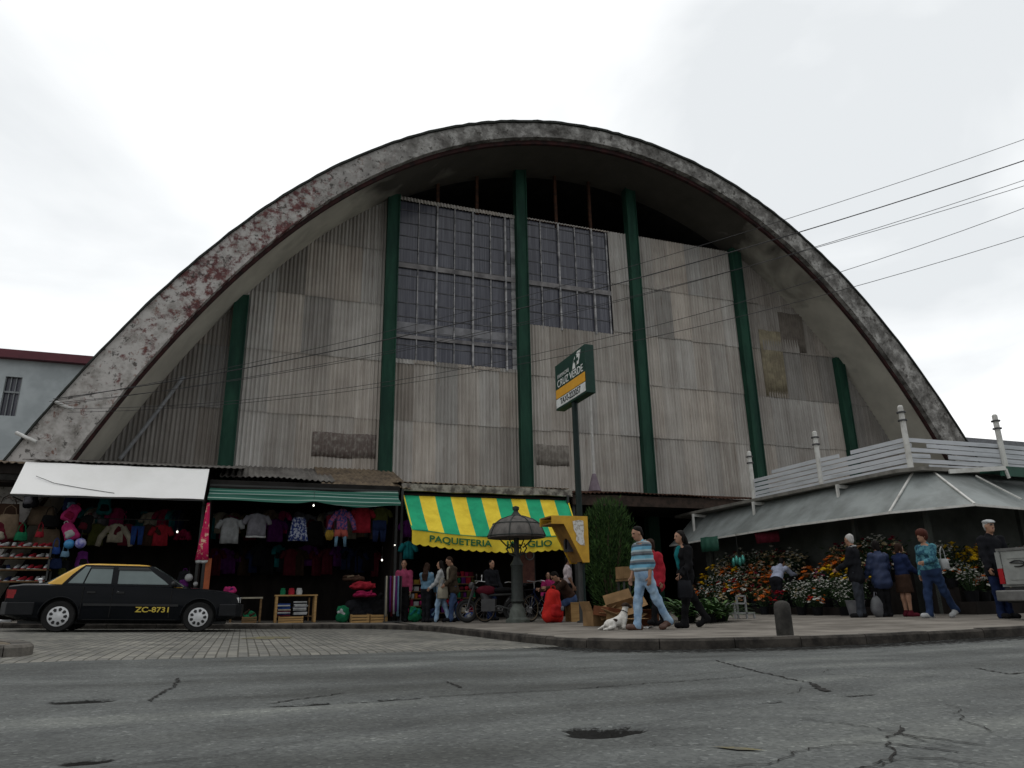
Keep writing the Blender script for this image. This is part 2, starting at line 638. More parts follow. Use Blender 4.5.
def paver_mat():
    m = mat('interlocking_paver', (.20, .197, .18), (.125, .125, .115), rough=.9, scale=1.1)
    N, L = m.node_tree.nodes, m.node_tree.links
    b = N['Principled BSDF']
    base = b.inputs['Base Color'].links[0].from_socket
    tc = [n for n in N if n.type == 'TEX_COORD'][0]
    mp = N.new('ShaderNodeMapping'); mp.inputs['Rotation'].default_value = (0, 0, R(90))
    nw = N.new('ShaderNodeTexNoise'); nw.inputs['Scale'].default_value = 3
    L.new(tc.outputs['Object'], mp.inputs['Vector'])
    br = N.new('ShaderNodeTexBrick')
    br.inputs['Scale'].default_value = 1
    br.inputs['Brick Width'].default_value = .21
    br.inputs['Row Height'].default_value = .115
    br.inputs['Mortar Size'].default_value = .010
    br.inputs['Mortar Smooth'].default_value = .3
    br.inputs['Color1'].default_value = (1.15, 1.13, 1.08, 1)
    br.inputs['Color2'].default_value = (.75, .75, .76, 1)
    br.inputs['Mortar'].default_value = (.42, .41, .38, 1)
    L.new(mp.outputs[0], br.inputs['Vector'])
    mu = N.new('ShaderNodeMix'); mu.data_type = 'RGBA'; mu.blend_type = 'MULTIPLY'; mu.inputs['Factor'].default_value = 1
    L.new(base, mu.inputs['A']); L.new(br.outputs['Color'], mu.inputs['B'])
    L.new(mu.outputs['Result'], b.inputs['Base Color'])
    bp = N.new('ShaderNodeBump'); bp.inputs['Strength'].default_value = .6; bp.inputs['Distance'].default_value = .01; bp.invert = True
    L.new(br.outputs['Fac'], bp.inputs['Height'])
    L.new(bp.outputs['Normal'], b.inputs['Normal'])
    return m


M_ASPH = asphalt()
M_PAVER = paver_mat()
M_PAVE = mat('pavement_concrete', (.21, .192, .168), (.115, .104, .09), rough=.92, scale=1.3, bump=.25, bscale=30)
M_KERB = mat('kerb_concrete', (.14, .13, .115), (.045, .042, .038), rough=.9, scale=3, bump=.4, bscale=25)
M_HOLE = mat('wet_broken_asphalt', (.022, .022, .022), (.012, .012, .012), rough=.95, spec=.15, scale=20, bump=.6, bscale=60)

# ------------------------------------------------------------------ road (one sheet to the horizon)
HOLES = [(1.68, 3.50, .17, .15, .035), (1.82, 3.50, .12, .11, .03), (3.1, 3.98, .12, .045, .02), (-.93, 5.74, .24, .11, .02), (.45, 5.04, .32, .06, .018),
         (1.0, 5.05, .18, .06, .02), (3.8, 4.0, .18, .045, .015), (-.56, 3.765, .12, .06, .02), (.8, 5.03, .25, .05, .015)]


def road_z(xx, yy):
    zz = gz(xx, yy) + .006 * np.sin(xx * 1.3 + yy * .7) * np.sin(yy * 1.1 - xx * .4) * (yy < 9)
    for cx, cy, a, b, d in HOLES:
        rr = np.hypot((xx - cx) / a, (yy - cy) / b)
        k = np.clip((1.25 - rr) / .9, 0, 1)
        zz = zz - d * k * k * (3 - 2 * k)
    return zz


def axis(segs):
    out = []
    for a, b, h in segs:
        n = max(1, int(round((b - a) / h)))
        out += [a + (b - a) * i / n for i in range(n)]
    return out + [segs[-1][1]]


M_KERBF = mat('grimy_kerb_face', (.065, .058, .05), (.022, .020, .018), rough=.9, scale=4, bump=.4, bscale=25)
M_CRACK = mat('dirt_filled_crack', (.050, .050, .048), (.030, .029, .028), rough=.95, scale=20, spec=0.0)


def road():
    X = np.array(axis([(-400, -60, 60), (-60, -14, 6), (-14, -3, .5), (-3, 6.6, .045), (6.6, 15, .25), (15, 60, 6), (60, 400, 60)]))
    Y = np.array(axis([(-300, -30, 60), (-30, 2, 4), (2, 6.6, .035), (6.6, 10, .12), (10, 30, .5), (30, 90, 10), (90, 700, 80)]))
    xx, yy = np.meshgrid(X, Y)
    zz = road_z(xx, yy)
    dmg = np.zeros_like(zz)
    for cx, cy, a, b, d in HOLES:
        rr = np.hypot((xx - cx) / a, (yy - cy) / b)
        dmg = np.maximum(dmg, np.clip((1.35 - rr) / .8, 0, 1) * (.55 + 14 * d))
    # damp grit lying against the kerb
    kx = np.array([p[0] for p in KLINE]); ky = np.array([p[1] for p in KLINE])
    near = np.where((xx > 3) & (xx < 16) & (yy > 6.4) & (yy < 17))
    dd = np.min(np.hypot(xx[near][:, None] - kx[None], yy[near][:, None] - ky[None]), axis=1)
    dmg[near] = np.maximum(dmg[near], np.clip((1.15 - dd) / .8, 0, 1) * .66)
    nx, ny = len(X), len(Y)
    b = MB()
    b.v = list(zip(xx.ravel().tolist(), yy.ravel().tolist(), zz.ravel().tolist()))
    ii, jj = np.meshgrid(np.arange(nx - 1), np.arange(ny - 1))
    q = (jj * nx + ii).ravel()
    b.f = np.stack([q, q + 1, q + nx + 1, q + nx], 1).tolist()
    b.m = [0] * len(b.f)
    o = tag(b.build('road', M_ASPH, smooth=True), kind='structure')
    at = o.data.attributes.new('damage', 'FLOAT', 'POINT')
    at.data.foreach_set('value', dmg.ravel().astype(np.float32))


def crack(pts, w):
    """a jagged open crack, dark with dirt, as a narrow strip on the asphalt"""
    b = MB()
    rr = random.Random(int(abs(pts[0][0]) * 1000))
    P = []
    for (x0, y0), (x1, y1) in zip(pts, pts[1:]):
        n = max(3, int(math.hypot(x1 - x0, y1 - y0) / .035))
        for i in range(n):
            f = i / n
            P.append((x0 + (x1 - x0) * f + rr.uniform(-.016, .016), y0 + (y1 - y0) * f + rr.uniform(-.016, .016)))
    P.append(pts[-1])
    vs, fs = [], []
    for i, (x, y) in enumerate(P):
        a = P[max(0, i - 1)]; c = P[min(len(P) - 1, i + 1)]
        d = Vector((c[0] - a[0], c[1] - a[1])).normalized()
        ww = w * rr.uniform(.3, 1.2) * (.3 if i in (0, len(P) - 1) else 1)
        z = float(road_z(np.array(x), np.array(y))) + .005
        vs += [(x - d.y * ww, y + d.x * ww, z), (x + d.y * ww, y - d.x * ww, z)]
    for i in range(len(P) - 1):
        fs.append((2 * i, 2 * i + 1, 2 * i + 3, 2 * i + 2))
    b.add(vs, fs)
    tag(b.build('road_crack', M_CRACK), kind='structure')


for pts, w in [([(-.52, 5.56), (-.47, 6.16), (-.43, 6.34), (-.45, 7.03)], .012), ([(4.6, 6.7), (4.35, 5.96), (4.1, 5.0), (4.02, 4.63), (3.9, 4.45)], .013),
               ([(3.98, 4.62), (3.85, 4.4), (3.74, 4.22)], .032),
               ([(1.57, 6.0), (1.56, 5.47)], .012), ([(6.03, 4.95), (5.85, 4.6), (5.8, 4.46), (6.04, 4.5)], .014),
               ([(2.61, 2.82), (2.72, 2.72), (2.77, 2.56), (2.81, 2.45)], .008), ([(2.52, 2.5), (2.65, 2.4), (2.7, 2.25)], .008),
               ([(2.34, 2.44), (2.52, 2.5), (2.62, 2.6), (2.74, 2.75)], .007), ([(3.1, 3.0), (2.95, 2.88), (2.8, 2.8)], .009), ([(2.0, 2.42), (2.3, 2.4), (2.5, 2.45)], .008),
               ([(2.91, 2.89), (2.98, 2.7), (3.02, 2.5)], .008), ([(1.2, 5.05), (2.2, 5.1), (3.0, 5.25), (3.9, 5.3)], .008), ([(.2, 5.15), (.73, 5.5)], .01)]:
    crack(pts, w)

# finer hairline cracks that wander over the worn surface
rr = random.Random(41)
for (x0, y0, a0, n_) in ((2.9, 2.5, 1.9, 8), (2.6, 2.75, 2.8, 7), (3.3, 2.7, 1.2, 8), (3.5, 3.3, 2.2, 8), (-.5, 3.6, .2, 9),
                         (4.6, 5.2, .5, 9), (5.2, 4.6, 2.6, 8), (-1.2, 6.6, .3, 9), (2.2, 6.4, .2, 10), (3.4, 4.2, .15, 8), (1.7, 3.1, .4, 6)):
    P_ = [(x0, y0)]
    a_ = a0
    for _ in range(n_):
        a_ += rr.uniform(-.55, .55)
        P_.append((P_[-1][0] + .12 * math.cos(a_), P_[-1][1] + .12 * math.sin(a_)))
    crack(P_, rr.uniform(.003, .005))

# small bits of faded yellow paint
b = MB()
for poly in ([(1.97, 2.97), (2.03, 2.86), (2.13, 2.80), (2.10, 2.86), (2.05, 2.93)], [(.0, 13.6), (.35, 13.2), (.8, 13.5), (.9, 14.2), (.4, 14.5)]):
    off_ = .006 if poly[0][1] < 9 else .016
    b.add([(x, y, float(road_z(np.array(x), np.array(y))) + off_) for x, y in poly], [tuple(range(5))])
tag(b.build('road_marking', mat('faded_yellow_paint', (.20, .175, .06), (.10, .097, .085), rough=.9, scale=14, lo=.45, hi=.65)), kind='structure')

# ------------------------------------------------------------------ pavements and kerbs
KERB = [(-40, 19.5), (-7, 19.4), (-3, 19.35), (1.2, 19.3), (2.6, 19.15), (3.3, 18.6), (3.75, 17.6), (4.0, 16.2), (4.05, 14), (4.05, 12), (4.1, 10.6), (4.25, 9.6), (4.6, 8.85), (5.3, 8.35), (6.3, 8.08), (8.3, 7.86), (10.4, 7.8), (14, 7.75), (60, 7.7)]


def smooth_line(P, h=.35):
    out = []
    for (x0, y0), (x1, y1) in zip(P, P[1:]):
        n = max(1, min(60, int(math.hypot(x1 - x0, y1 - y0) / h)))
        out += [(x0 + (x1 - x0) * i / n, y0 + (y1 - y0) * i / n) for i in range(n)]
    return out + [P[-1]]


def chaikin(P, n=2):
    for _ in range(n):
        Q = [P[0]]
        for a, b_ in zip(P, P[1:]):
            Q += [(a[0] * .75 + b_[0] * .25, a[1] * .75 + b_[1] * .25), (a[0] * .25 + b_[0] * .75, a[1] * .25 + b_[1] * .75)]
        P = Q + [P[-1]]
    return P


def kerb_run(line, name, w=.16, side=1, rise=.12, face=None):
    """kerb stones with joints; side=+1: stones lie left of the walking direction"""
    b = MB()
    stone, acc = [], 0
    pts = smooth_line(line, .18)
    rr = random.Random(3)

    def flush(st):
        vs, fs, mi = [], [], []
        j = rr.uniform(-.008, .008)
        for i, (x, y) in enumerate(st):
            a = st[max(0, i - 1)]; c = st[min(len(st) - 1, i + 1)]
            d = Vector((c[0] - a[0], c[1] - a[1])).normalized()
            n = Vector((-d.y, d.x)) * side
            g = float(gz(x, y))
            top = g + rise + .004 + j
            for q, z in ((0, g - .1), (0.005, top - .03), (.03, top), (w, top), (w, g - .1)):
                vs.append((x + n.x * q, y + n.y * q, z))
        for i in range(len(st) - 1):
            for q in range(4):
                f = (i * 5 + q, (i + 1) * 5 + q, (i + 1) * 5 + q + 1, i * 5 + q + 1)
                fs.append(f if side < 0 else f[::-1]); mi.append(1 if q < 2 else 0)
        fs.append((0, 1, 2, 3, 4)); fs.append(tuple(5 * (len(st) - 1) + q for q in (4, 3, 2, 1, 0)))
        mi += [1, 1]
        b.add(vs, fs)
        b.m[-len(mi):] = mi
    for p in pts:
        if stone:
            acc += math.hypot(p[0] - stone[-1][0], p[1] - stone[-1][1])
        stone.append(p)
        if acc > .85 and len(stone) > 1:
            flush(stone)
            q = stone[-1]; r_ = stone[-2]
            L_ = math.hypot(q[0] - r_[0], q[1] - r_[1]) or 1
            stone = [(q[0] + (q[0] - r_[0]) / L_ * .012, q[1] + (q[1] - r_[1]) / L_ * .012)]
            acc = 0
    if len(stone) > 1:
        flush(stone)
    tag(b.build(name, [M_KERB, face or M_KERBF], smooth=30), kind='structure')


def pavement(outline_front, back, name):
    """strip between a front line and a back line y=back"""
    b = MB()
    P = smooth_line(outline_front, .3)
    n = 14
    vs, fs = [], []
    for x, y in P:
        for j in range(n + 1):
            yy = y + (back - y) * j / n
            vs.append((x, yy, gp(x, yy)))
    for i in range(len(P) - 1):
        for j in range(n):
            fs.append((i * (n + 1) + j, (i + 1) * (n + 1) + j, (i + 1) * (n + 1) + j + 1, i * (n + 1) + j + 1))
    b.add(vs, fs)
    tag(b.build(name, M_PAVE, smooth=True), kind='structure')


KL = chaikin(KERB, 2)
KLINE = [p for p in smooth_line(KL, .12) if 3 < p[0] < 17]
road()
kerb_run(KL, 'kerb')


def x_of_front():
    # split: left part behind the parking bay (x<4.05) and the wide plaza to the right of it
    left = [p for p in KL if p[1] > 17.0]
    right = [p for p in KL if p[1] <= 17.05]
    return left, right


_l, _r = x_of_front()
pavement([(x, y + .1) for x, y in _l], 40, 'pavement')
# plaza: rows across from its left kerb to the far right
b = MB()
left_edge = [p for p in KL if p[0] < 6.4 and p[1] <= 17.3]
front = [p for p in KL if p[0] >= 6.3]
loop = [(x + .1, y) for x, y in left_edge] + [(x, y + .1) for x, y in front]
xs = axis([(4.06, 20, .4), (20, 60, 8)])


def front_y(x):
    best = None
    P = loop
    for (x0, y0), (x1, y1) in zip(P, P[1:]):
        if min(x0, x1) - 1e-9 <= x <= max(x0, x1) + 1e-9 and abs(x1 - x0) > 1e-9:
            y = y0 + (y1 - y0) * (x - x0) / (x1 - x0)
            best = y if best is None else min(best, y)
    return best if best is not None else (17.2 if x < 4.5 else 7.8)


xs2 = axis([(4.14, 5.4, .07), (5.4, 20, .4), (20, 60, 8)])
vs, fs = [], []
n = 16
for x in xs2:
    y0 = front_y(x)
    for j in range(n + 1):
        y = y0 + (17.3 - y0) * j / n if j < n else 17.3
        vs.append((x, y, gp(x, y)))
for i in range(len(xs2) - 1):
    for j in range(n):
        fs.append((i * (n + 1) + j, (i + 1) * (n + 1) + j, (i + 1) * (n + 1) + j + 1, i * (n + 1) + j + 1))
b.add(vs, fs)
# behind the plaza, up to the stalls, right of the parking bay
xs3 = axis([(4.0, 20, 1.0), (20, 60, 10)])
vs, fs = [], []
for x in xs3:
    for j in range(9):
        y = 17.3 + (40 - 17.3) * j / 8
        vs.append((x, y, gp(x, y) - .003))
for i in range(len(xs3) - 1):
    for j in range(8):
        fs.append((i * 9 + j, (i + 1) * 9 + j, (i + 1) * 9 + j + 1, i * 9 + j + 1))
b.add(vs, fs)
tag(b.build('pavement', M_PAVE, smooth=True), kind='structure')

# left corner pavement
LK = chaikin([(-30, 9.0), (-6, 9.25), (-2.5, 9.3), (-2.05, 9.55), (-2.3, 10.3), (-3.1, 11.3), (-5, 12.6), (-9, 13.4), (-30, 13.6)], 2)
kerb_run(LK, 'kerb', w=.22, face=M_KERB)
b = MB()
mid = [(-30, 11.3), (-9, 11.2), (-5, 10.9), (-3.3, 10.2), (-2.75, 9.85)]
poly = [(x, y) for x, y in LK]
cen = [(p[0], p[1]) for p in poly]
ins = []
for i, (x, y) in enumerate(poly):
    a = poly[max(0, i - 1)]; c = poly[min(len(poly) - 1, i + 1)]
    d = Vector((c[0] - a[0], c[1] - a[1])).normalized()
    ins.append((x - d.y * .15, y + d.x * .15))
h = len(ins) // 2
vs, fs = [], []
for k in range(h + 1):
    a, c = ins[k], ins[len(ins) - 1 - k]
    vs += [(a[0], a[1], gp(*a)), (c[0], c[1], gp(*c))]
for k in range(h):
    fs.append((2 * k, 2 * k + 2, 2 * k + 3, 2 * k + 1))
b.add(vs, fs)
tag(b.build('pavement', mat('earth_and_concrete', (.15, .125, .095), (.085, .07, .05), rough=.95, scale=4, bump=.4)), kind='structure')

# parking bay of interlocking pavers
b = MB()
vs, fs = [], []
xs4 = axis([(-30, -9, 3), (-9, 4.6, .3)])
n = 26
for x in xs4:
    y0 = max(9.62 + .18 * (x - 4.1), 8.42)
    for j in range(n + 1):
        y = y0 + (19.5 - y0) * j / n
        vs.append((x, y, float(gz(x, y)) + .006 + (.004 if j else -.02)))
for i in range(len(xs4) - 1):
    for j in range(n):
        fs.append((i * (n + 1) + j, (i + 1) * (n + 1) + j, (i + 1) * (n + 1) + j + 1, i * (n + 1) + j + 1))
b.add(vs, fs)
tag(b.build('paved_bay', M_PAVER, smooth=True), kind='structure')
# ------------------------------------------------------------------ the arched market hall
CX = 12.25
T0, TW = 22.55, 24.9


def arch_o(d): return 19.0 - .0325 * d * d - 2.9e-5 * d ** 4
def arch_i(d): return 18.25 - .036 * d * d - 4.0e-5 * d ** 4


def facade_mat(name, c, c2, streak=1., red=False, rough=.9, dirt=(.3, .62)):
    m = mat(name, c, c2, rough=rough, scale=1.1, lo=.33, hi=.66, spec=.25)
    N, L = m.node_tree.nodes, m.node_tree.links
    b = N['Principled BSDF']
    base = b.inputs['Base Color'].links[0].from_socket
    tc = [n for n in N if n.type == 'TEX_COORD'][0]
    mp = N.new('ShaderNodeMapping'); mp.inputs['Scale'].default_value = (3.2, 3.2, .16)
    L.new(tc.outputs['Object'], mp.inputs['Vector'])
    n = N.new('ShaderNodeTexNoise'); n.inputs['Scale'].default_value = 1.6; n.inputs['Detail'].default_value = 8; n.inputs['Roughness'].default_value = .65
    L.new(mp.outputs[0], n.inputs['Vector'])
    r = N.new('ShaderNodeValToRGB')
    r.color_ramp.elements[0].position = dirt[0]; r.color_ramp.elements[0].color = (.42, .37, .34, 1)
    r.color_ramp.elements[1].position = dirt[1]; r.color_ramp.elements[1].color = (1.12, 1.12, 1.12, 1)
    L.new(n.outputs['Fac'], r.inputs['Fac'])
    mu = N.new('ShaderNodeMix'); mu.data_type = 'RGBA'; mu.blend_type = 'MULTIPLY'; mu.inputs['Factor'].default_value = streak
    L.new(base, mu.inputs['A']); L.new(r.outputs['Color'], mu.inputs['B'])
    # rust runs from the fixings
    mpr = N.new('ShaderNodeMapping'); mpr.inputs['Scale'].default_value = (2.2, 2.2, .22)
    L.new(tc.outputs['Object'], mpr.inputs['Vector'])
    nr = N.new('ShaderNodeTexNoise'); nr.inputs['Scale'].default_value = 2.4; nr.inputs['Detail'].default_value = 9; nr.inputs['Roughness'].default_value = .7
    L.new(mpr.outputs[0], nr.inputs['Vector'])
    rr_ = N.new('ShaderNodeMapRange'); rr_.inputs['From Min'].default_value = .60; rr_.inputs['From Max'].default_value = .74; rr_.inputs['To Max'].default_value = .75
    L.new(nr.outputs['Fac'], rr_.inputs['Value'])
    mr_ = N.new('ShaderNodeMix'); mr_.data_type = 'RGBA'; L.new(rr_.outputs['Result'], mr_.inputs['Factor'])
    L.new(mu.outputs['Result'], mr_.inputs['A']); mr_.inputs['B'].default_value = (.16, .105, .075, 1)
    mu = mr_
    at = N.new('ShaderNodeAttribute'); at.attribute_name = 'sheet_tint'
    mu2 = N.new('ShaderNodeMix'); mu2.data_type = 'RGBA'; mu2.blend_type = 'MULTIPLY'; mu2.inputs['Factor'].default_value = 1
    L.new(mu.outputs['Result'], mu2.inputs['A']); L.new(at.outputs['Color'], mu2.inputs['B'])
    L.new(mu2.outputs['Result'], b.inputs['Base Color'])
    return m


M_CLAD = facade_mat('weathered_corrugated_sheet', (.475, .452, .418), (.39, .366, .335), .5)
M_GREEN = mat('dark_green_paint', (.019, .066, .043), (.011, .038, .027), rough=.7, scale=1.6, spec=.15, stretch=(2, 2, .4))
M_GLASSD = mat('dirty_window_glass', (.15, .155, .185), (.040, .042, .06), rough=.25, scale=2.4, spec=.5, stretch=(9, 9, .18), lo=.44, hi=.74)
M_MULL = mat('pale_window_bar', (.46, .455, .46), (.14, .14, .145), rough=.8, scale=1.6, stretch=(.5, 1, 2))
M_MULLD = mat('grimy_window_bar', (.15, .15, .16), (.07, .07, .075), rough=.8, scale=3)
M_RUST = mat('rusty_steel', (.075, .034, .02), (.035, .02, .015), rough=.9, scale=6, bump=.3)
M_DARKIN = mat('darkened_interior', (.024, .022, .021), (.014, .013, .012), rough=.95, scale=2)
M_ROOFF = mat('tar_roofing', (.05, .055, .05), (.03, .032, .03), rough=.95, scale=4)


def fascia_mat():
    """old concrete edge: peeling dark red paint and white plaster on the left limb, grey lichen on the right"""
    m = bpy.data.materials.new('peeling_painted_concrete')
    m.use_nodes = True
    N, L = m.node_tree.nodes, m.node_tree.links
    b = N['Principled BSDF']
    tc = N.new('ShaderNodeTexCoord')
    sx = N.new('ShaderNodeSeparateXYZ'); L.new(tc.outputs['Object'], sx.inputs[0])

    def noise(sc, det=7, dist=0., off=0.):
        mp = N.new('ShaderNodeMapping'); mp.inputs['Location'].default_value = (off, off * 2, off * 3)
        L.new(tc.outputs['Object'], mp.inputs['Vector'])
        n = N.new('ShaderNodeTexNoise'); n.inputs['Scale'].default_value = sc; n.inputs['Detail'].default_value = det
        n.inputs['Roughness'].default_value = .68; n.inputs['Distortion'].default_value = dist
        L.new(mp.outputs[0], n.inputs['Vector'])
        return n.outputs['Fac']

    def ramp(sock, stops):
        r = N.new('ShaderNodeValToRGB')
        e = r.color_ramp.elements
        while len(e) < len(stops):
            e.new(.5)
        for i, (p, c) in enumerate(stops):
            e[i].position = p
            e[i].color = (*c, 1) if isinstance(c, tuple) else (c, c, c, 1)
        L.new(sock, r.inputs['Fac'])
        return r.outputs['Color']

    def mixc(f, a, c, mode='MIX'):
        x = N.new('ShaderNodeMix'); x.data_type = 'RGBA'; x.blend_type = mode
        if isinstance(f, float): x.inputs['Factor'].default_value = f
        else: L.new(f, x.inputs['Factor'])
        for k, q in (('A', a), ('B', c)):
            if isinstance(q, tuple): x.inputs[k].default_value = (*q, 1)
            else: L.new(q, x.inputs[k])
        return x.outputs['Result']
    grey = ramp(noise(1.8, off=3), [(.34, (.06, .057, .052)), (.5, (.18, .175, .165)), (.64, (.40, .395, .375))])
    plaster = ramp(noise(2.6, off=1), [(.32, (.25, .235, .215)), (.55, (.52, .50, .48))])
    red = ramp(noise(4, off=2), [(.3, (.07, .03, .034)), (.7, (.19, .085, .08))])
    # how much paint is left depends on the place along the arch
    u = N.new('ShaderNodeMapRange'); u.inputs['From Min'].default_value = -8; u.inputs['From Max'].default_value = 12
    L.new(sx.outputs['X'], u.inputs['Value'])
    amt = ramp(u.outputs['Result'], [(0., .36), (.16, .38), (.27, .51), (.42, .53), (.55, .40), (.72, .2), (1., .08)])
    th = N.new('ShaderNodeMath'); th.operation = 'SUBTRACT'
    L.new(amt, th.inputs[0]); L.new(noise(3.4, 12, .15, 5), th.inputs[1])
    redm = N.new('ShaderNodeMapRange'); redm.inputs['From Min'].default_value = -.02; redm.inputs['From Max'].default_value = .09
    L.new(th.outputs[0], redm.inputs['Value'])
    left = ramp(u.outputs['Result'], [(.0, 1.), (.38, .8), (.62, .15), (.8, 0.)])
    base = mixc(left, grey, plaster)
    base = mixc(redm.outputs['Result'], base, red)
    # black lichen and rust spots
    lm = ramp(noise(5, 9, .3, 9), [(.56, 0.), (.62, .85)])
    base = mixc(lm, base, (.055, .05, .045))
    rs = ramp(noise(2.9, 6, .8, 14), [(.60, 0.), (.66, .8)])
    rl = mixc(1.0, rs, left, 'MULTIPLY')
    base = mixc(rl, base, (.15, .045, .025))
    L.new(base, b.inputs['Base Color'])
    b.inputs['Roughness'].default_value = .93
    b.inputs['Specular IOR Level'].default_value = .2
    bp = N.new('ShaderNodeBump'); bp.inputs['Strength'].default_value = .35; bp.inputs['Distance'].default_value = .03
    L.new(noise(5, 9, .3, 9), bp.inputs['Height'])
    L.new(bp.outputs['Normal'], b.inputs['Normal'])
    return m


def soffit_mat():
    m = mat('stained_shaded_soffit', (.56, .54, .47), (.42, .40, .35), rough=.92, scale=.8, lo=.3, hi=.65, bump=.15, bscale=6)
    N, L = m.node_tree.nodes, m.node_tree.links
    b = N['Principled BSDF']
    base = b.inputs['Base Color'].links[0].from_socket
    tc = [n for n in N if n.type == 'TEX_COORD'][0]
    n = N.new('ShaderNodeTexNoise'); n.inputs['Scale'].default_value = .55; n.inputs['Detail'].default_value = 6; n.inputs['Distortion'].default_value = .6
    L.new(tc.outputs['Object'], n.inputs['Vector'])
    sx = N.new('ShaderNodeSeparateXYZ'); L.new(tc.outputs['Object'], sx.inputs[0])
    # soot on the crown, plus shade of its downward face put into the colour
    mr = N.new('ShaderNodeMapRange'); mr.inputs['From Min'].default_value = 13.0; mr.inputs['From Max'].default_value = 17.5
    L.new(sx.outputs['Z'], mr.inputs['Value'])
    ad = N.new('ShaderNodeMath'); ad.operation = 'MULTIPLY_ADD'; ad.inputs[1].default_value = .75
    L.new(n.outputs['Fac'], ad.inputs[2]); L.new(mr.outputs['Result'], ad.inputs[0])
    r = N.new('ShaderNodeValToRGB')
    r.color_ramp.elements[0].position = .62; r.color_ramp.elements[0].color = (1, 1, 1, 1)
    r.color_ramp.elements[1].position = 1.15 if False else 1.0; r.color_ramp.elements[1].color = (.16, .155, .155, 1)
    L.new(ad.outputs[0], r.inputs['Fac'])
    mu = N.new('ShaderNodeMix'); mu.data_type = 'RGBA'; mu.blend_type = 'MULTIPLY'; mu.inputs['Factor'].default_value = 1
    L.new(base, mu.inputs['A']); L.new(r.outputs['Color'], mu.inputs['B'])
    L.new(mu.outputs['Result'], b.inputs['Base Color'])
    return m


M_FASC = fascia_mat()
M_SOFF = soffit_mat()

hall = thing('market_hall', 'huge arched market hall with grey corrugated gable and green columns', 'market hall', (CX, TW, 0))


def ring(fo, fi, t0, t1, n=160, dmax=20.6, jit=0.):
    b = MB()
    rr = random.Random(5)
    vs, fs = [], []
    for i in range(n + 1):
        d = -dmax + 2 * dmax * i / n
        j = rr.uniform(-jit, jit)
        o, q = max(fo(d) + j, -.2), max(fi(d) + j * .6, -.3)
        # step the outer point out along the normal by using the same d for both
        vs += [(CX + d, t0, o), (CX + d, t0, q), (CX + d, t1, q), (CX + d, t1, o)]
    for i in range(n):
        for k in range(4):
            fs.append((4 * i + k, 4 * i + (k + 1) % 4, 4 * (i + 1) + (k + 1) % 4, 4 * (i + 1) + k))
    fs += [(3, 2, 1, 0), (4 * n, 4 * n + 1, 4 * n + 2, 4 * n + 3)]
    b.add(vs, fs)
    return b


ring(lambda d: arch_o(d), lambda d: arch_i(d) + .14, T0 - .1, T0 + .3, jit=.015).build('arch_fascia', M_FASC, hall, world=True)
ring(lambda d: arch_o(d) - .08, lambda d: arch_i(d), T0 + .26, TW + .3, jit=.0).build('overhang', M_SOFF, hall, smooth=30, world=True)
ring(lambda d: arch_o(d) - .081, lambda d: arch_i(d) + .002, TW + .301, 66, jit=.0).build('vault', M_DARKIN, hall, smooth=30, world=True)  # vault behind the gable coloured near black to stand in for interior shade
ring(lambda d: arch_o(d) + .10, lambda d: arch_o(d) + .012, T0 - .17, 66, jit=.02).build('roof_covering', M_ROOFF, hall, world=True)
# dark red painted drip edge in the step below the fascia
ring(lambda d: arch_i(d) + .137, lambda d: arch_i(d) - .03, T0 + .12, T0 + .255).build('drip_edge', mat('dark_red_paint', (.07, .03, .03), (.03, .022, .022), rough=.85, scale=3), hall, world=True)

# two short white rain pipes out of the left haunch
b = MB()
for (s, z) in ((-5.15, 5.95), (-5.9, 5.0)):
    p = MB()
    p.tube([(s - .25, T0 - .1, z + .22), (s + .05, T0 - .22, z + .07), (s + .3, T0 - .26, z - .04)], .05, 8)
    p.build('rain_pipe', mat('white_pipe', (.6, .6, .58), rough=.6), hall, world=True)

# closed far end
b = MB()
prof = [(CX + d, arch_i(d) - .02) for d in np.linspace(-19.8, 19.8, 60)]
b.prism([(x, z) for x, z in prof] + [(CX + 19.8, -.3), (CX - 19.8, -.3)], .3, Matrix.Translation((0, 65.6, 0)) @ Matrix.Rotation(R(90), 4, 'X'))
b.build('end_wall', M_DARKIN, hall, world=True)

COLS = [-.88, 4.25, 9.5, 14.68, 20.0, 25.15]
WIN = [(4.47, 9.27, 9.2, 15.75), (9.73, 13.57, 11.15, 15.85)]
TOPZ = 15.92


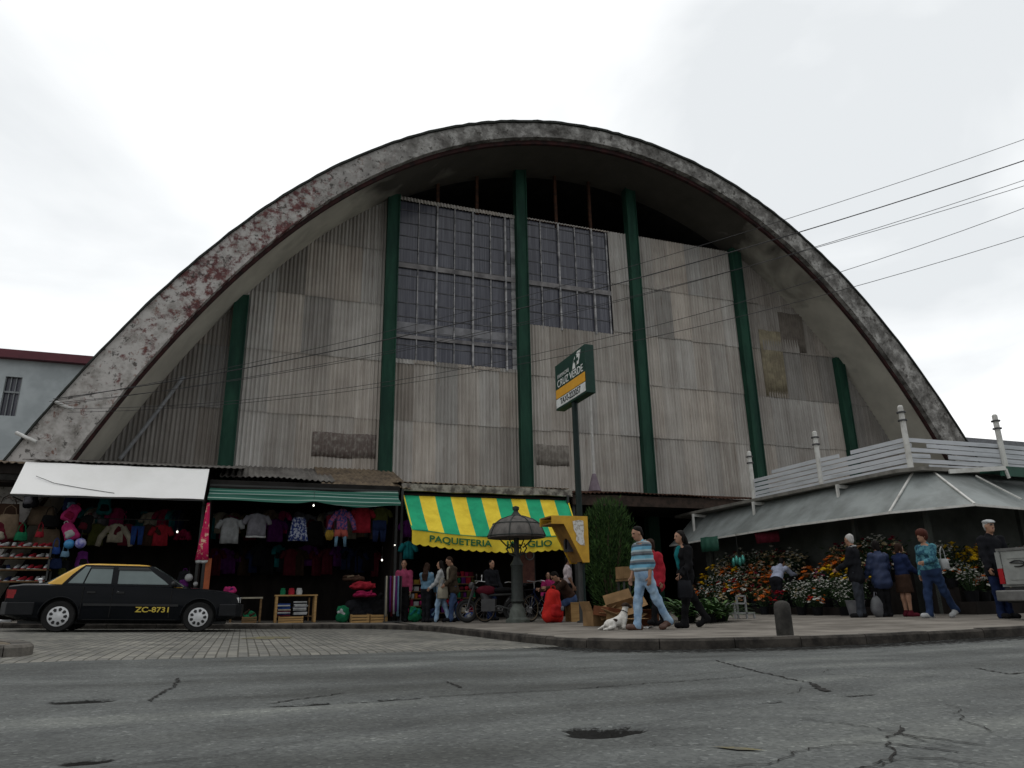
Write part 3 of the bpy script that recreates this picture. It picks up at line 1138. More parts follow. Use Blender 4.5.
def cladding():
    rr = random.Random(21)
    rows = [(4.45, 6.9), (6.86, 9.1), (9.05, 11.3), (11.25, 13.5), (13.45, TOPZ)]
    pitch, amp = .135, .028
    bays = [-6.5] + COLS + [31]
    v, f, tint = [], [], []
    for bi in range(len(bays) - 1):
        x0, x1 = bays[bi] + .12, bays[bi + 1] - .12
        ncol = max(1, int(round((x1 - x0) / .9)))
        w = (x1 - x0) / ncol
        for ci in range(ncol):
            a = x0 + ci * w
            e = a + w + .03
            for ri, (z0, z1) in enumerate(rows):
                tv = rr.uniform(.86, 1.12)
                hue = rr.uniform(-.03, .04)
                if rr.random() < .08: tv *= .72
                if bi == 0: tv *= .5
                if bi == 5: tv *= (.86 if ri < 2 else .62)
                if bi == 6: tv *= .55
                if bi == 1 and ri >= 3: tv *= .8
                zs0 = z0 + rr.uniform(-.03, .02)
                zs1 = z1
                dy = -.035 + rr.uniform(-.012, .006) + (ci % 2) * .004
                n = int(round((e - a) / pitch * 6))
                # split the sheet around windows
                spans = [(zs0, zs1)]
                for wx0, wx1, wz0, wz1 in WIN:
                    if a + w / 2 > wx0 - .05 and a + w / 2 < wx1 + .05:
                        ns = []
                        for (p, q) in spans:
                            if q <= wz0 or p >= wz1:
                                ns.append((p, q))
                            else:
                                if p < wz0: ns.append((p, wz0))
                                if q > wz1: ns.append((wz1, q))
                        spans = ns
                for (p, q) in spans:
                    if q - p < .06:
                        continue
                    base = len(v)
                    cnt = 0
                    for i in range(n + 1):
                        x = a + (e - a) * i / n
                        top = min(q, arch_i(x - CX) + .06)
                        if top <= p + .05:
                            top = p + .001
                        off = amp * math.sin(2 * PI * x / pitch)
                        v.append((x, TW + dy + off - .03, p))
                        v.append((x, TW + dy + off, max(top, p + .001)))
                        cnt += 1
                    if arch_i(a - CX) < p and arch_i(e - CX) < p:
                        v = v[:base]
                        continue
                    for i in range(cnt - 1):
                        f.append((base + 2 * i, base + 2 * i + 2, base + 2 * i + 3, base + 2 * i + 1))
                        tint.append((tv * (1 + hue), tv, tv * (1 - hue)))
    me = bpy.data.meshes.new('cladding')
    me.from_pydata(v, [], f)
    me.materials.append(M_CLAD)
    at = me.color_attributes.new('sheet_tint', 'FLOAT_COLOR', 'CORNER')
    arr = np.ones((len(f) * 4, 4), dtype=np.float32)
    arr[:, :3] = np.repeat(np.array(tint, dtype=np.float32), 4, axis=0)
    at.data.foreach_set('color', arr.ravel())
    o = bpy.data.objects.new('cladding', me)
    COL.objects.link(o)
    o.parent = hall
    o.location = -hall.location
    sm = o.modifiers.new('thick', 'SOLIDIFY')
    sm.thickness = .008
    sm.offset = 1


cladding()

# patches: old painted signboards on the sheets, a greenish replacement sheet
def patch(name, x0, x1, z0, z1, m, dy=-.075):
    b = MB()
    pitch, amp = .135, .028
    n = int((x1 - x0) / pitch * 6)
    b.sheet(lambda u, w: (x0 + (x1 - x0) * u, TW + dy + amp * math.sin(2 * PI * (x0 + (x1 - x0) * u) / pitch), z0 + (z1 - z0) * w + .015 * math.sin(9 * u)), n, 3, (0, .006, 0))
    b.build(name, m, hall, world=True, smooth=True)


M_OLDSIGN = mat('washed_out_red_paint', (.15, .122, .11), (.27, .25, .225), rough=.9, scale=6, lo=.34, hi=.52)
patch('faded_painted_panel', 1.78, 3.95, 5.42, 6.28, M_OLDSIGN)
patch('faded_painted_panel', 9.95, 11.3, 5.5, 6.3, mat('washed_out_brown_paint', (.19, .17, .15), (.29, .27, .24), rough=.9, scale=5, lo=.36, hi=.56))
patch('replacement_sheet', 20.9, 22.1, 9.05, 12.2, mat('ochre_stained_sheet', (.27, .24, .165), (.18, .155, .11), rough=.9, scale=3))
patch('replacement_sheet', 22.1, 23.5, 11.3, 13.2, mat('dark_stained_sheet', (.17, .15, .13), (.12, .105, .09), rough=.9, scale=3))

for s in COLS:
    b = MB()
    top = arch_i(s - CX) + .05
    b.box2((s - .235, TW - .30, 0), (s + .235, TW + .05, top))
    for dx in (-.235, .195):
        b.box2((s + dx, TW - .345, 3.9), (s + dx + .04, TW - .302, top))
    b.build('column', M_GREEN, hall, world=True)

for wi, (x0, x1, z0, z1) in enumerate(WIN):
    b = MB()
    b.box2((x0, TW + .02, z0), (x1, TW + .04, z1))
    wo = b.build('window', M_GLASSD, hall, world=True)
    k = MB()
    ys = TW - .05
    nn = 6 if wi == 0 else 5
    st = (x1 - x0) / nn
    rr = random.Random(4 + wi)
    xs_ = [5.29, 6.02, 6.74, 7.48, 8.23, 8.85] if wi == 0 else [10.42, 11.22, 11.99, 12.77]
    for i, x in enumerate(xs_):
        hv = i % 2 == 1
        k.box2((x - (.03 if hv else .016), ys - (.05 if hv else 0), z0 - .1), (x + (.03 if hv else .016), ys + .05, z1))
    for x, w_ in ((x0 + .02, .05), (x1 - .09, .17 if wi == 0 else .05)):
        k.box2((x - w_ / 2, ys + .005, z0), (x + w_ / 2, ys + .055, z1))
    z = z0 + .02
    k2 = MB()
    while z < z1:
        k2.box2((x0, ys + .052, z - .018), (x1, ys + .068, z + .018))
        z += .56
    k.build('mullion', M_MULL, wo)
    k2.build('glazing_bar', M_MULLD, wo)
    for za, zb in ([(12.88, 13.08), (10.02, 10.16)] if wi == 0 else [(12.88, 13.08)]):
        k3 = MB(); k3.box2((x0 + .002, ys - .012, za), (x1 - .002, ys + .046, zb))
        k3.build('transom', mat('dusty_transom', (.26, .25, .25), (.13, .125, .13), rough=.85, scale=2), wo)
    for o in wo.children:
        o.location = (0, 0, 0)
    if wi == 0:
        k4 = MB()
        k4.box2((x0 + .05, TW + .004, 10.30), (x1 - .05, TW + .015, 10.68))
        q = k4.build('frosted_panel', mat('whitened_glass', (.23, .23, .245), (.14, .14, .15), rough=.6, scale=2), wo)

b = MB()
for s in (6.04, 7.68, 11.19, 12.8):
    p = MB()
    p.box2((s - .06, TW - .02, 15.7), (s + .06, TW + .08, arch_i(s - CX) + .02))
    p.build('gable_stud', M_RUST, hall, world=True)
p = MB(); p.box2((4.3, TW + .02, TOPZ - .06), (20, TW + .1, TOPZ + .04)); p.build('gable_rail', M_RUST, hall, world=True)
# grey conduit climbing the left haunch
p = MB(); p.tube([(-3.9, TW - .35, 5.0), (-3.35, TW - .32, 6.0), (-2.4, TW - .3, 7.8)], .06, 8); p.build('conduit', mat('grey_pipe', (.25, .26, .27), rough=.6), hall, world=True)
# plain wall under the sheets, open passage between x=9.7 and 13.6
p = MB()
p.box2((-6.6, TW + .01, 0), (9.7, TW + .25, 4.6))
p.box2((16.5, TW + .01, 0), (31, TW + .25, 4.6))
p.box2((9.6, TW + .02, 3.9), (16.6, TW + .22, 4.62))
p.build('lower_wall', M_DARKIN, hall, world=True)
p = MB(); p.box2((-6.4, TW - .02, -.2), (31, 65, .10)); p.build('hall_floor', M_DARKIN, hall, world=True)

# ------------------------------------------------------------------ neighbours
nb = thing('pale_blue_house', 'pale blue rendered building with dark red roof edge behind the left foot of the arch', 'building', (-14, 27, 0))
M_BLUE = mat('pale_blue_render', (.50, .545, .56), (.40, .44, .455), rough=.9, scale=1.4, bump=.1)
p = MB()
p.box2((-22, 27, 0), (-7.98, 36, 8.75)); p.box2((-7.98, 27, 0), (-7.5, 36, 6.7)); p.box2((-7.98, 27, 8.03), (-7.5, 36, 8.75)); p.box2((-7.98, 27.25, 6.7), (-7.5, 36, 8.03))
p.box2((-7.5, 27, 0), (-4.6, 36, 8.75))
p.build('wall', M_BLUE, nb, world=True)
p = MB(); p.box2((-22.2, 26.75, 8.62), (-4.4, 36.2, 8.9)); p.build('roof_edge', mat('dark_red_metal', (.13, .022, .035), rough=.5, scale=2), nb, world=True)
p = MB(); p.box2((-7.97, 27.12, 6.71), (-7.51, 27.16, 8.02)); w_ = p.build('window', M_GLASSD, nb, world=True)
p = MB()
for x in (-7.97, -7.82, -7.67, -7.53):
    p.box2((x - .012, 27.05, 6.7), (x + .012, 27.075, 8.03))
p.box2((-7.98, 27.03, 7.48), (-7.5, 27.048, 7.54))
q = p.build('window_bars', mat('pale_bar', (.3, .32, .33)), w_); q.location = (0, 0, 0)

rb = thing('long_low_building', 'long low grey building roofline seen behind the white roof fence', 'building', (40, 26, 0))
p = MB(); p.box2((31.8, 26.3, 0), (75, 44, 7.9)); p.build('wall', mat('grey_render', (.26, .27, .28), rough=.9), rb, world=True)
p = MB(); p.box2((31.5, 26, 7.9), (75.5, 44.3, 8.25)); p.build('roof_edge', mat('grey_fascia', (.2, .21, .225), rough=.8), rb, world=True)

# ------------------------------------------------------------------ overhead wires
def wire(p, q, sag, r, label):
    b = MB()
    P, Q = Vector(p), Vector(q)
    b.tube([P.lerp(Q, i / 28) - Vector((0, 0, 4 * sag * (i / 28) * (1 - i / 28))) for i in range(29)], r, 6)
    tag(b.build('overhead_wire', M_WIRE), label, 'cable', 'overhead wires crossing in front of the gable')


M_WIRE = mat('black_cable', (.02, .02, .022), rough=.6)
wire((-5.48, 22.35, 6.12), (18.41, 8, 11.4), .75, .0065, 'topmost thin black wire of those crossing the right-hand sky')
wire((-5.40, 22.35, 6.2), (18.12, 8, 10.71), .8, .012, 'thickest black overhead cable, second from the top')
wire((-5.30, 22.35, 6.1), (17.9, 8, 10.17), .95, .0065, 'upper wire of the close pair in the middle of the overhead wires')
wire((-5.25, 22.35, 6.05), (17.85, 8, 9.93), .75, .0065, 'lower wire of the close pair in the middle of the overhead wires')
wire((-5.1, 22.35, 5.95), (17.6, 8, 9.52), 1.4, .0065, 'thin overhead wire just below the close pair')
wire((-5.0, 22.35, 5.85), (17.23, 8, 8.57), 1.1, .0065, 'lowest thin overhead wire crossing the right-hand sky')
# ------------------------------------------------------------------ market stalls along the hall front
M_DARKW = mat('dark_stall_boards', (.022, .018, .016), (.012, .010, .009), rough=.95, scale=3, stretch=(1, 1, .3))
M_TINROOF = mat('old_tin_roof', (.19, .18, .165), (.10, .092, .085), rough=.75, scale=2, stretch=(1, .3, 1))
M_BROWNTIN = mat('brown_rotten_sheet', (.20, .155, .105), (.09, .07, .055), rough=.9, scale=2.5)
M_BEAM = mat('mouldy_white_beam', (.33, .31, .27), (.10, .09, .08), rough=.92, scale=4, lo=.42, hi=.58)
M_POST = mat('dark_steel_post', (.035, .037, .036), rough=.6)
M_WOOD = mat('raw_pine_wood', (.38, .24, .10), (.26, .155, .06), rough=.8, scale=3, stretch=(.6, 6, 6))
M_WOODD = mat('aged_wood', (.17, .105, .05), (.10, .06, .03), rough=.85, scale=3, stretch=(.6, 6, 6))


def corr_sheet(b, x0, x1, y0, z0, y1, z1, pitch=.16, amp=.022, th=.012, wav=0., seed=1):
    rr = random.Random(seed)
    n = int((x1 - x0) / pitch * 5)
    ph = rr.uniform(0, 6)

    def fn(u, w):
        x = x0 + (x1 - x0) * u
        return (x, y0 + (y1 - y0) * w - wav * .5 * (1 - w) * math.sin(x * 1.3 + ph), z0 + (z1 - z0) * w + amp * math.sin(2 * PI * x / pitch) + wav * (1 - w) * (math.sin(x * .9 + ph) + .5 * math.sin(2.3 * x)))
    b.sheet(fn, n, 4, (0, 0, th))


def stall(label, x0, x1, roofs, front_y=21.5, ceil=3.75):
    st = thing('market_stall', label, 'market stall', ((x0 + x1) / 2, front_y, gp((x0 + x1) / 2, front_y)))
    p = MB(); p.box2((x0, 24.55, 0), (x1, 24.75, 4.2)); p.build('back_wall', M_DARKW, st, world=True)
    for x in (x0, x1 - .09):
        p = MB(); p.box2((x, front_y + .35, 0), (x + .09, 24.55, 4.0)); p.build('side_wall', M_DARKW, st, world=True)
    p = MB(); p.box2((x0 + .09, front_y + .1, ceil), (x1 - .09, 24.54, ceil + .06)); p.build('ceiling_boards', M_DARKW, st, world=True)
    for (m, nm, args) in roofs:
        p = MB(); corr_sheet(p, *args[:6], **args[6]); p.build(nm, m, st, world=True, smooth=30)
    for x in (x0 + .06, x1 - .06):
        p = MB(); p.box2((x - .035, front_y - .02, 0), (x + .035, front_y + .05, 3.9)); p.build('post', M_POST, st, world=True)
    return st


sa = stall('dark clothes and bag stall under the plain white awning', -7.2, -1.16, [(M_TINROOF, 'roof_sheet', (-5.6, -.25, 21.32, 4.30, 24.88, 4.98, dict(seed=2, amp=.012)))])
p = MB(); p.box2((-7.2, 21.42, 3.95), (-1.17, 21.56, 4.2)); p.build('front_beam', M_DARKW, sa, world=True)
p = MB(); corr_sheet(p, -7.3, -5.62, 21.3, 4.2, 24.88, 4.85, seed=8); p.build('roof_sheet', M_BROWNTIN, sa, world=True, smooth=30)

sb = stall('dark garment stall under the rolled green awning', -1.12, 4.16, [
    (M_TINROOF, 'roof_sheet', (-.9, 2.3, 21.75, 4.12, 24.86, 5.0, dict(seed=3, wav=.03))),
    (M_BROWNTIN, 'roof_sheet', (1.9, 4.5, 21.45, 3.98, 24.86, 5.06, dict(seed=4, wav=.045)))])
p = MB(); p.box2((-1.12, 21.4, 3.72), (4.16, 21.54, 3.98)); p.build('front_beam', M_DARKIN, sb, world=True)

sc_ = stall('parcel and toy stall behind the yellow and green striped awning', 4.2, 9.75, [
    (M_BROWNTIN, 'roof_sheet', (4.1, 9.8, 21.6, 4.12, 24.85, 4.62, dict(seed=5, wav=.02)))])
p = MB()
p.sheet(lambda u, w: (4.25 + 5.6 * u, 21.5 + .01 * math.sin(30 * u), 3.87 + .22 * w + .012 * math.sin(17 * u + 2 * w)), 30, 2, (0, .16, 0)); p.build('front_beam', M_BEAM, sc_, world=True)

# brown canopy over the passage
cn = thing('passage_canopy', 'low dark rust brown canopy edge over the passage behind the bush', 'canopy', (13.2, 21.6, .12))
p = MB(); corr_sheet(p, 9.9, 17.6, 21.5, 4.02, 24.84, 4.56, seed=9, wav=.03); p.build('roof_sheet', M_RUST, cn, world=True, smooth=30)
p = MB(); p.box2((9.9, 21.6, 3.62), (17.6, 21.72, 3.97)); p.build('front_beam', mat('charred_board', (.06, .042, .034), (.03, .024, .02), rough=.95), cn, world=True)
p = MB(); p.box2((9.92, 21.73, 3.66), (17.58, 24.8, 3.70)); p.build('ceiling_boards', M_DARKIN, cn, world=True)
for x in (10.0, 17.4):
    p = MB(); p.box2((x - .05, 21.74, 0), (x + .05, 21.84, 3.66)); p.build('post', M_POST, cn, world=True)

# mast with a pinkish cone foot on the canopy roof
ms = thing('flag_mast', 'thin white mast with a mauve cone foot on the canopy roof', 'mast', (11.42, 23, 4.3))
p = MB(); p.tube([(0, 0, .55), (0, 0, 2.0), (.02, 0, 3.45)], [.055, .05, .035], 10); p.build('pole', mat('off_white_paint', (.5, .49, .47), (.38, .37, .35), rough=.6), ms)
p = MB(); p.lathe([(.24, 0), (.22, .05), (.1, .5), (.07, .62), (.05, .63)], 16); p.build('base_cone', mat('mauve_paint', (.21, .17, .20), (.15, .12, .14), rough=.8), ms)

# ------------------------------------------------------------------ awnings
M_WHITEC = mat('white_canvas', (.90, .90, .885), (.80, .80, .775), rough=.85, scale=.9, lo=.25, hi=.55)
aw = thing('awning', 'plain white sloping canvas awning above the black and yellow car', 'awning', (-3.3, 20.7, 3.3))
p = MB()
p.sheet(lambda u, w: (-5.52 + 4.36 * u + (1 - w) * -.02, 20.62 + .72 * w, 3.33 + .91 * w - .012 * math.sin(PI * w) + .005 * math.sin(23 * u + 3 * w) - .006 * math.sin(PI * u)), 40, 8, (0, 0, .012))
p.build('canvas', M_WHITEC, aw, world=True, smooth=30)
for x in (-5.48, -1.2):
    p = MB(); p.bar((x, 20.66, 3.29), (x, 21.34, 4.14), .03); p.bar((x, 20.68, 3.27), (x, 21.5, 3.27), .025); p.build('frame_bar', M_POST, aw, world=True)
p = MB(); p.bar((-5.52, 20.65, 3.30), (-1.17, 20.65, 3.30), .03); p.build('front_bar', M_POST, aw, world=True)
p = MB(); p.tube([(-5.15, 20.98, 3.84), (-4.7, 20.86, 3.66), (-4.1, 20.78, 3.55), (-3.3, 20.69, 3.43)], .007, 5); p.build('loose_cord', M_WIRE, aw, world=True)

M_GREENC = stripes('green_striped_canvas', [(0, (.008, .085, .058)), (.25, (.30, .38, .35)), (.31, (.014, .12, .085)), (.50, (.22, .30, .27)), (.54, (.010, .09, .06)), (.80, (.30, .38, .34)), (.86, (.01, .10, .07))], 'Z', .36, wob=.35)
ag = thing('awning', 'sagging green awning with thin white stripes, gathered into folds', 'awning', (1.5, 20.9, 3.3))


def gfold(u, w):
    x = -1.1 + 5.2 * u
    sag = -.10 * math.exp(-((u - .78) / .13) ** 2) - .03 * math.exp(-((u - .3) / .15) ** 2) + .06 * math.exp(-((u - .53) / .05) ** 2)
    z = 3.80 + (-.46 + sag) * (1 - w)
    y = 21.45 - .62 * (1 - w) - .07 * math.sin(w * PI * 3.2 + 1.2 * math.sin(5 * u))
    return (x, y, z + .02 * math.sin(9 * u + 5 * w))


p = MB(); p.sheet(gfold, 50, 16, (0, .02, .01)); p.build('canvas', M_GREENC, ag, world=True, smooth=50)
p = MB(); p.bar((-1.1, 21.42, 3.83), (4.1, 21.42, 3.83), .05); p.build('roller_bar', M_POST, ag, world=True)

M_AWY = mat('yellow_canvas', (.86, .66, .06), (.70, .51, .04), rough=.8, scale=2)
M_AWG = mat('emerald_canvas', (.025, .41, .20), (.02, .31, .155), rough=.8, scale=2)
ay = thing('awning', 'yellow and green striped awning with scalloped yellow valance and green lettering', 'awning', (6.8, 20.2, 2.5))
b = MB()
X0, X1 = 4.30, 9.45
nst = 11
per = 8


def aslope(u, w):
    return Vector((X0 + (X1 - X0) * u + .32 * (u) * w, 20.2 + 1.5 * w, 2.6 - (.17 * math.sin(PI * min(1, u * 1.1) * .85) + .03 * u) * (1 - w) + 1.22 * w - .05 * math.sin(PI * w) + .018 * math.sin(PI * 2 * nst * u / 4) * (1 - w)))


top = []
for j in range(9):
    for i in range(nst * per + 1):
        top.append(aslope(i / (nst * per), j / 8))
wd = nst * per + 1
off = Vector((0, .01, -.016))
b.add(top + [q + off for q in top], [])
n0 = len(top)
for j in range(8):
    for i in range(nst * per):
        k = 1 if (i // per) % 2 == 0 else 0
        q = (j * wd + i, j * wd + i + 1, (j + 1) * wd + i + 1, (j + 1) * wd + i)
        b.f.append(q); b.m.append(k)
        b.f.append(tuple(n0 + a for a in q[::-1])); b.m.append(k)
b.build('canvas', [M_AWY, M_AWG], ay, world=True, smooth=50)
b = MB()


def vtop(u):
    return 2.595 - .17 * math.sin(PI * min(1, u * 1.1) * .85) - .03 * u


def val(u, w):
    sc = .045 * abs(math.sin(PI * u * 22)) - .03
    top = vtop(u)
    bot = top - .40 - sc - .03 * math.sin(PI * u)
    z = top + (bot - top) * (1 - w)
    return (X0 + (X1 - X0) * u, 20.185 - .02 * (1 - w) + .02 * (1 - w) * math.sin(31 * u) + .012 * math.sin(57 * u) * (1 - w), z)


b.sheet(val, 176, 5, (0, .012, 0))
vo = b.build('valance', M_AWY, ay, world=True, smooth=50)
b = MB(); b.sheet(lambda u, w: (X0 + (X1 - X0) * u, 20.165, vtop(u) - .012 + .018 * w), 40, 1, (0, .01, 0)); b.build('piping', M_AWG, vo)
RX = Matrix.Rotation(R(90), 4, 'X')
M_LET = mat('dark_green_lettering', (.03, .16, .06), (.02, .12, .05), rough=.8)


def vtext(txt, xs, z):
    for ch, x in zip(txt, xs):
        pass




def valance_word(txt, xc, size, sx, m):
    """lettering follows the sag of the valance"""
    q = text_part(txt, size, m, vo, Matrix.Translation((xc, 20.135, 0)) @ RX, bold=.006, sx=sx, name='lettering')
    for v in q.data.vertices:
        u = (v.co.x - X0) / (X1 - X0)
        v.co.z += vtop(u) - .205


valance_word('PAQUETERIA', 5.70, .25, 1.26, M_LET)
valance_word('JA', 7.22, .25, 1.26, M_LET)
valance_word('GLIO', 8.12, .25, 1.36, M_LET)
for x in (X0 + .02, X1 - .02):
    p = MB(); p.bar((x, 20.22, vtop((x - X0) / (X1 - X0)) - .02), (x + (.3 if x > 8 else 0), 21.6, 3.74), .03); p.build('frame_bar', M_AWY, ay, world=True)

# ------------------------------------------------------------------ cloth goods hanging in the stalls
def cloth(rows, th=.02, fold=.014, nf=3, n=10, seed=0):
    """rows: (z, x0, x1); a closed soft slab with vertical folds; faces -Y and +Y"""
    b = MB()
    ph = random.Random(seed).uniform(0, 6)
    vs = []
    for side in (-1, 1):
        for z, a, c in rows:
            for i in range(n + 1):
                u = i / n
                x = a + (c - a) * u
                e = math.sin(PI * min(1, max(0, u))) ** .5
                vs.append((x, side * th * e + fold * math.sin(u * nf * 2 * PI + ph + z * 2.2), z + .006 * math.sin(u * 9 + ph)))
    m = len(rows)
    w = n + 1
    fs = []
    for j in range(m - 1):
        for i in range(n):
            q = (j * w + i, j * w + i + 1, (j + 1) * w + i + 1, (j + 1) * w + i)
            fs.append(q)
            fs.append(tuple(m * w + k for k in q[::-1]))
    for i in range(n):
        fs.append((i + 1, i, m * w + i, m * w + i + 1))
        fs.append(((m - 1) * w + i, (m - 1) * w + i + 1, (2 * m - 1) * w + i + 1, (2 * m - 1) * w + i))
    for j in range(m - 1):
        fs.append((j * w, (j + 1) * w, (m + j + 1) * w, (m + j) * w))
        fs.append(((j + 1) * w + n, j * w + n, (m + j) * w + n, (m + j + 1) * w + n))
    b.add(vs, fs)
    return b


def hanger(o, w, z=0.):
    p = MB()
    p.tube([(-w * .42, 0, z - .05), (0, 0, z + .03), (w * .42, 0, z - .05)], .008, 5)
    p.tube([(0, 0, z + .03), (0, 0, z + .10), (.02, 0, z + .13), (.04, 0, z + .11)], .005, 5)
    p.build('hanger', M_POST, o)


def tee(name, label, loc, m, w=.5, h=.66, sl=.2, group=None, cat='shirt', long=False, hem=None, rz=0.):
    o = thing(name, label, cat, loc, rz, group)
    rows = [(0, -w * .16, w * .16), (-.03, -w * .34, w * .34), (-.07, -w * .46, w * .46), (-.25, -w * .44, w * .44), (-h * .7, -w * .45, w * .45), (-h, -w * .47, w * .47)]
    cloth(rows, seed=len(label)).build('body_panel', m, o, smooth=True)
    for s in (-1, 1):
        L_ = .46 if long else sl
        p = MB()
        p.tube([(s * w * .40, 0, -.09), (s * (w * .46 + L_ * .35), .01, -.12 - L_ * .55), (s * (w * .46 + L_ * .45), 0, -.12 - L_ * (1.05 if long else .9))], [.085, .075, .065], 8)
        p.build('sleeve', m, o, smooth=True)
    if hem:
        cloth([(-h + .004, -w * .475, w * .475), (-h - .045, -w * .475, w * .475)], th=.026, seed=len(label)).build('hem', hem, o, smooth=True)
    hanger(o, w)
    return o


def hung(name, label, loc, m, rows, cat='garment', nf=3, group=None):
    o = thing(name, label, cat, loc, 0, group)
    cloth(rows, nf=nf, seed=len(label)).build('body_panel', m, o, smooth=True)
    hanger(o, .36)
    return o


M_C = {k: mat('cloth_' + k, tuple(x * .62 for x in v), tuple(x * .42 for x in v), rough=.95, scale=5, spec=.08) for k, v in dict(
    white=(.62, .64, .64), dusty=(.40, .42, .43), grey=(.30, .30, .34), red=(.45, .03, .05), crimson=(.38, .02, .09), navy=(.022, .036, .10), olive=(.10, .11, .03), mustard=(.42, .27, .05),
    pink=(.62, .05, .22), black=(.018, .018, .02), blue=(.04, .10, .36), teal=(.02, .24, .26), brown=(.07, .04, .028), coral=(.62, .15, .12), tan=(.26, .19, .13), purple=(.16, .03, .2),
    orange=(.55, .17, .03), green=(.02, .22, .1), charcoal=(.022, .023, .028), sky=(.2, .36, .5), cream=(.5, .46, .36), maroon=(.15, .02, .035)).items()}
M_BLUEPRINT = mat('blue_white_print', (.33, .36, .44), (.02, .035, .14), rough=.9, scale=16, lo=.47, hi=.55)
M_PINKPRINT = mat('pink_print', (.72, .5, .35), (.52, .02, .10), rough=.9, scale=9, lo=.55, hi=.62)
M_MULTI = mat('multicolour_print', (.32, .09, .17), (.04, .055, .2), rough=.9, scale=14, lo=.47, hi=.53)
GH = 'garments hanging in the green awning stall'
tee('hanging_shirt', 'white short sleeved shirt hanging left under the green awning', (-.49, 21.6, 2.97), M_C['dusty'], .52, .70, group=GH)
tee('hanging_shirt', 'grey t-shirt with white hem hanging beside the white shirt', (.2, 21.6, 3.1), M_C['grey'], .56, .62, group=GH, hem=M_C['white'], rz=.1)
hung('hanging_dress', 'blue and white patterned sleeveless dress on a hanger', (1.33, 21.6, 3.02), M_BLUEPRINT, [(0, -.13, .13), (-.06, -.19, .19), (-.2, -.2, .2), (-.45, -.24, .24), (-.66, -.28, .28)], 'dress', group=GH)
hung('hanging_dress', 'red and mustard child dress hanging left of the pink shorts', (2.2, 21.5, 3.1), M_C['maroon'], [(0, -.08, .08), (-.06, -.13, .1), (-.4, -.12, .11)], 'dress', group=GH)
hung('hanging_skirt', 'small mustard yellow skirt hanging under the red dress', (2.18, 21.46, 2.66), M_C['mustard'], [(0, -.09, .09), (-.12, -.13, .13), (-.28, -.08, .08)], 'skirt', group=GH)
tee('hanging_shirt', 'small multicoloured child top with long sleeves above coral shorts', (2.52, 21.5, 3.28), M_MULTI, .34, .62, long=True, group=GH)
o = thing('hanging_shorts', 'coral pink child shorts with pale leggings hanging under the patterned top', 'shorts', (2.5, 21.45, 2.68), 0, GH)
for s in (-1, 1):
    cloth([(0, s * .085 - .09, s * .085 + .09), (-.2, s * .11 - .09, s * .11 + .1)], seed=3, nf=1).build('leg', M_C['coral'], o, smooth=True)
    cloth([(-.19, s * .115 - .05, s * .115 + .05), (-.48, s * .13 - .04, s * .13 + .04)], seed=4, nf=1, th=.03).build('legging', M_C['sky'], o, smooth=True)
tee('hanging_shirt', 'dark red t-shirt hanging high right of the child clothes', (3.1, 21.6, 3.35), M_C['red'], .56, .74, group=GH)
tee('hanging_shirt', 'olive green t-shirt hanging above the navy trousers', (3.66, 21.7, 3.38), M_C['olive'], .5, .5, group=GH)
o = thing('hanging_trousers', 'navy blue trousers hanging at the right end of the green awning', 'trousers', (3.62, 21.6, 2.98), 0, GH)
cloth([(0, -.2, .2), (-.3, -.21, .21)], seed=5).build('waist_panel', M_C['navy'], o, smooth=True)
for s in (-1, 1):
    cloth([(-.29, s * .105 - .10, s * .105 + .10), (-.62, s * .115 - .07, s * .115 + .07)], seed=6, nf=1, th=.03).build('leg', M_C['navy'], o, smooth=True)
hung('hanging_dress', 'black dress hanging unlit between the blue dress and the child clothes', (1.85, 22.3, 3.0), M_C['black'], [(0, -.13, .13), (-.06, -.2, .2), (-.7, -.26, .26)], 'dress', group=GH)
tee('hanging_shirt', 'dim violet shirt hanging deep behind the grey t-shirt', (.75, 23.0, 3.1), M_C['purple'], .5, .66, group=GH)
p = MB(); p.tube([(-1.0, 21.58, 3.50), (4.1, 21.58, 3.52)], .018, 6)
tag(p.build('clothes_rail', M_POST), 'thin dark rail holding the garments under the green awning', 'rail')

GW = 'garments hanging in the white awning stall'
tee('hanging_shirt', 'white long sleeved child top hanging in the white awning stall', (-3.42, 22.5, 2.84), M_C['cream'], .42, .5, long=True, group=GW)
for x, m, lab in ((-3.9, 'olive', 'dull olive t-shirt hanging left of the white long sleeved top'), (-2.3, 'red', 'deep red shirt hanging right in the white awning stall'),
                  (-2.62, 'brown', 'dull brown shirt hanging between the blue trousers and the red shirt'), (-3.15, 'maroon', 'dark maroon shirt hanging just right of the white long sleeved top')):
    tee('hanging_shirt', lab, (x, 22.52 + .05 * random.random(), 2.84), M_C[m], .42, .58, group=GW)
o = thing('hanging_trousers', 'blue child trousers hanging above the roof of the car', 'trousers', (-2.88, 22.45, 2.78), 0, GW)
for s in (-1, 1):
    cloth([(0, s * .08 - .08, s * .08 + .08), (-.5, s * .09 - .055, s * .09 + .055)], seed=6, nf=1, th=.03).build('leg', M_C['blue'], o, smooth=True)
tee('hanging_shirt', 'small bright red shirt hanging far right in the white awning stall', (-1.75, 22.8, 2.75), M_C['crimson'], .22, .3, group=GW)
p = MB(); p.tube([(-4.3, 22.5, 2.97), (-1.6, 22.5, 2.97)], .015, 6)
tag(p.build('clothes_rail', M_POST), 'thin dark rail holding shirts inside the white awning stall', 'rail')

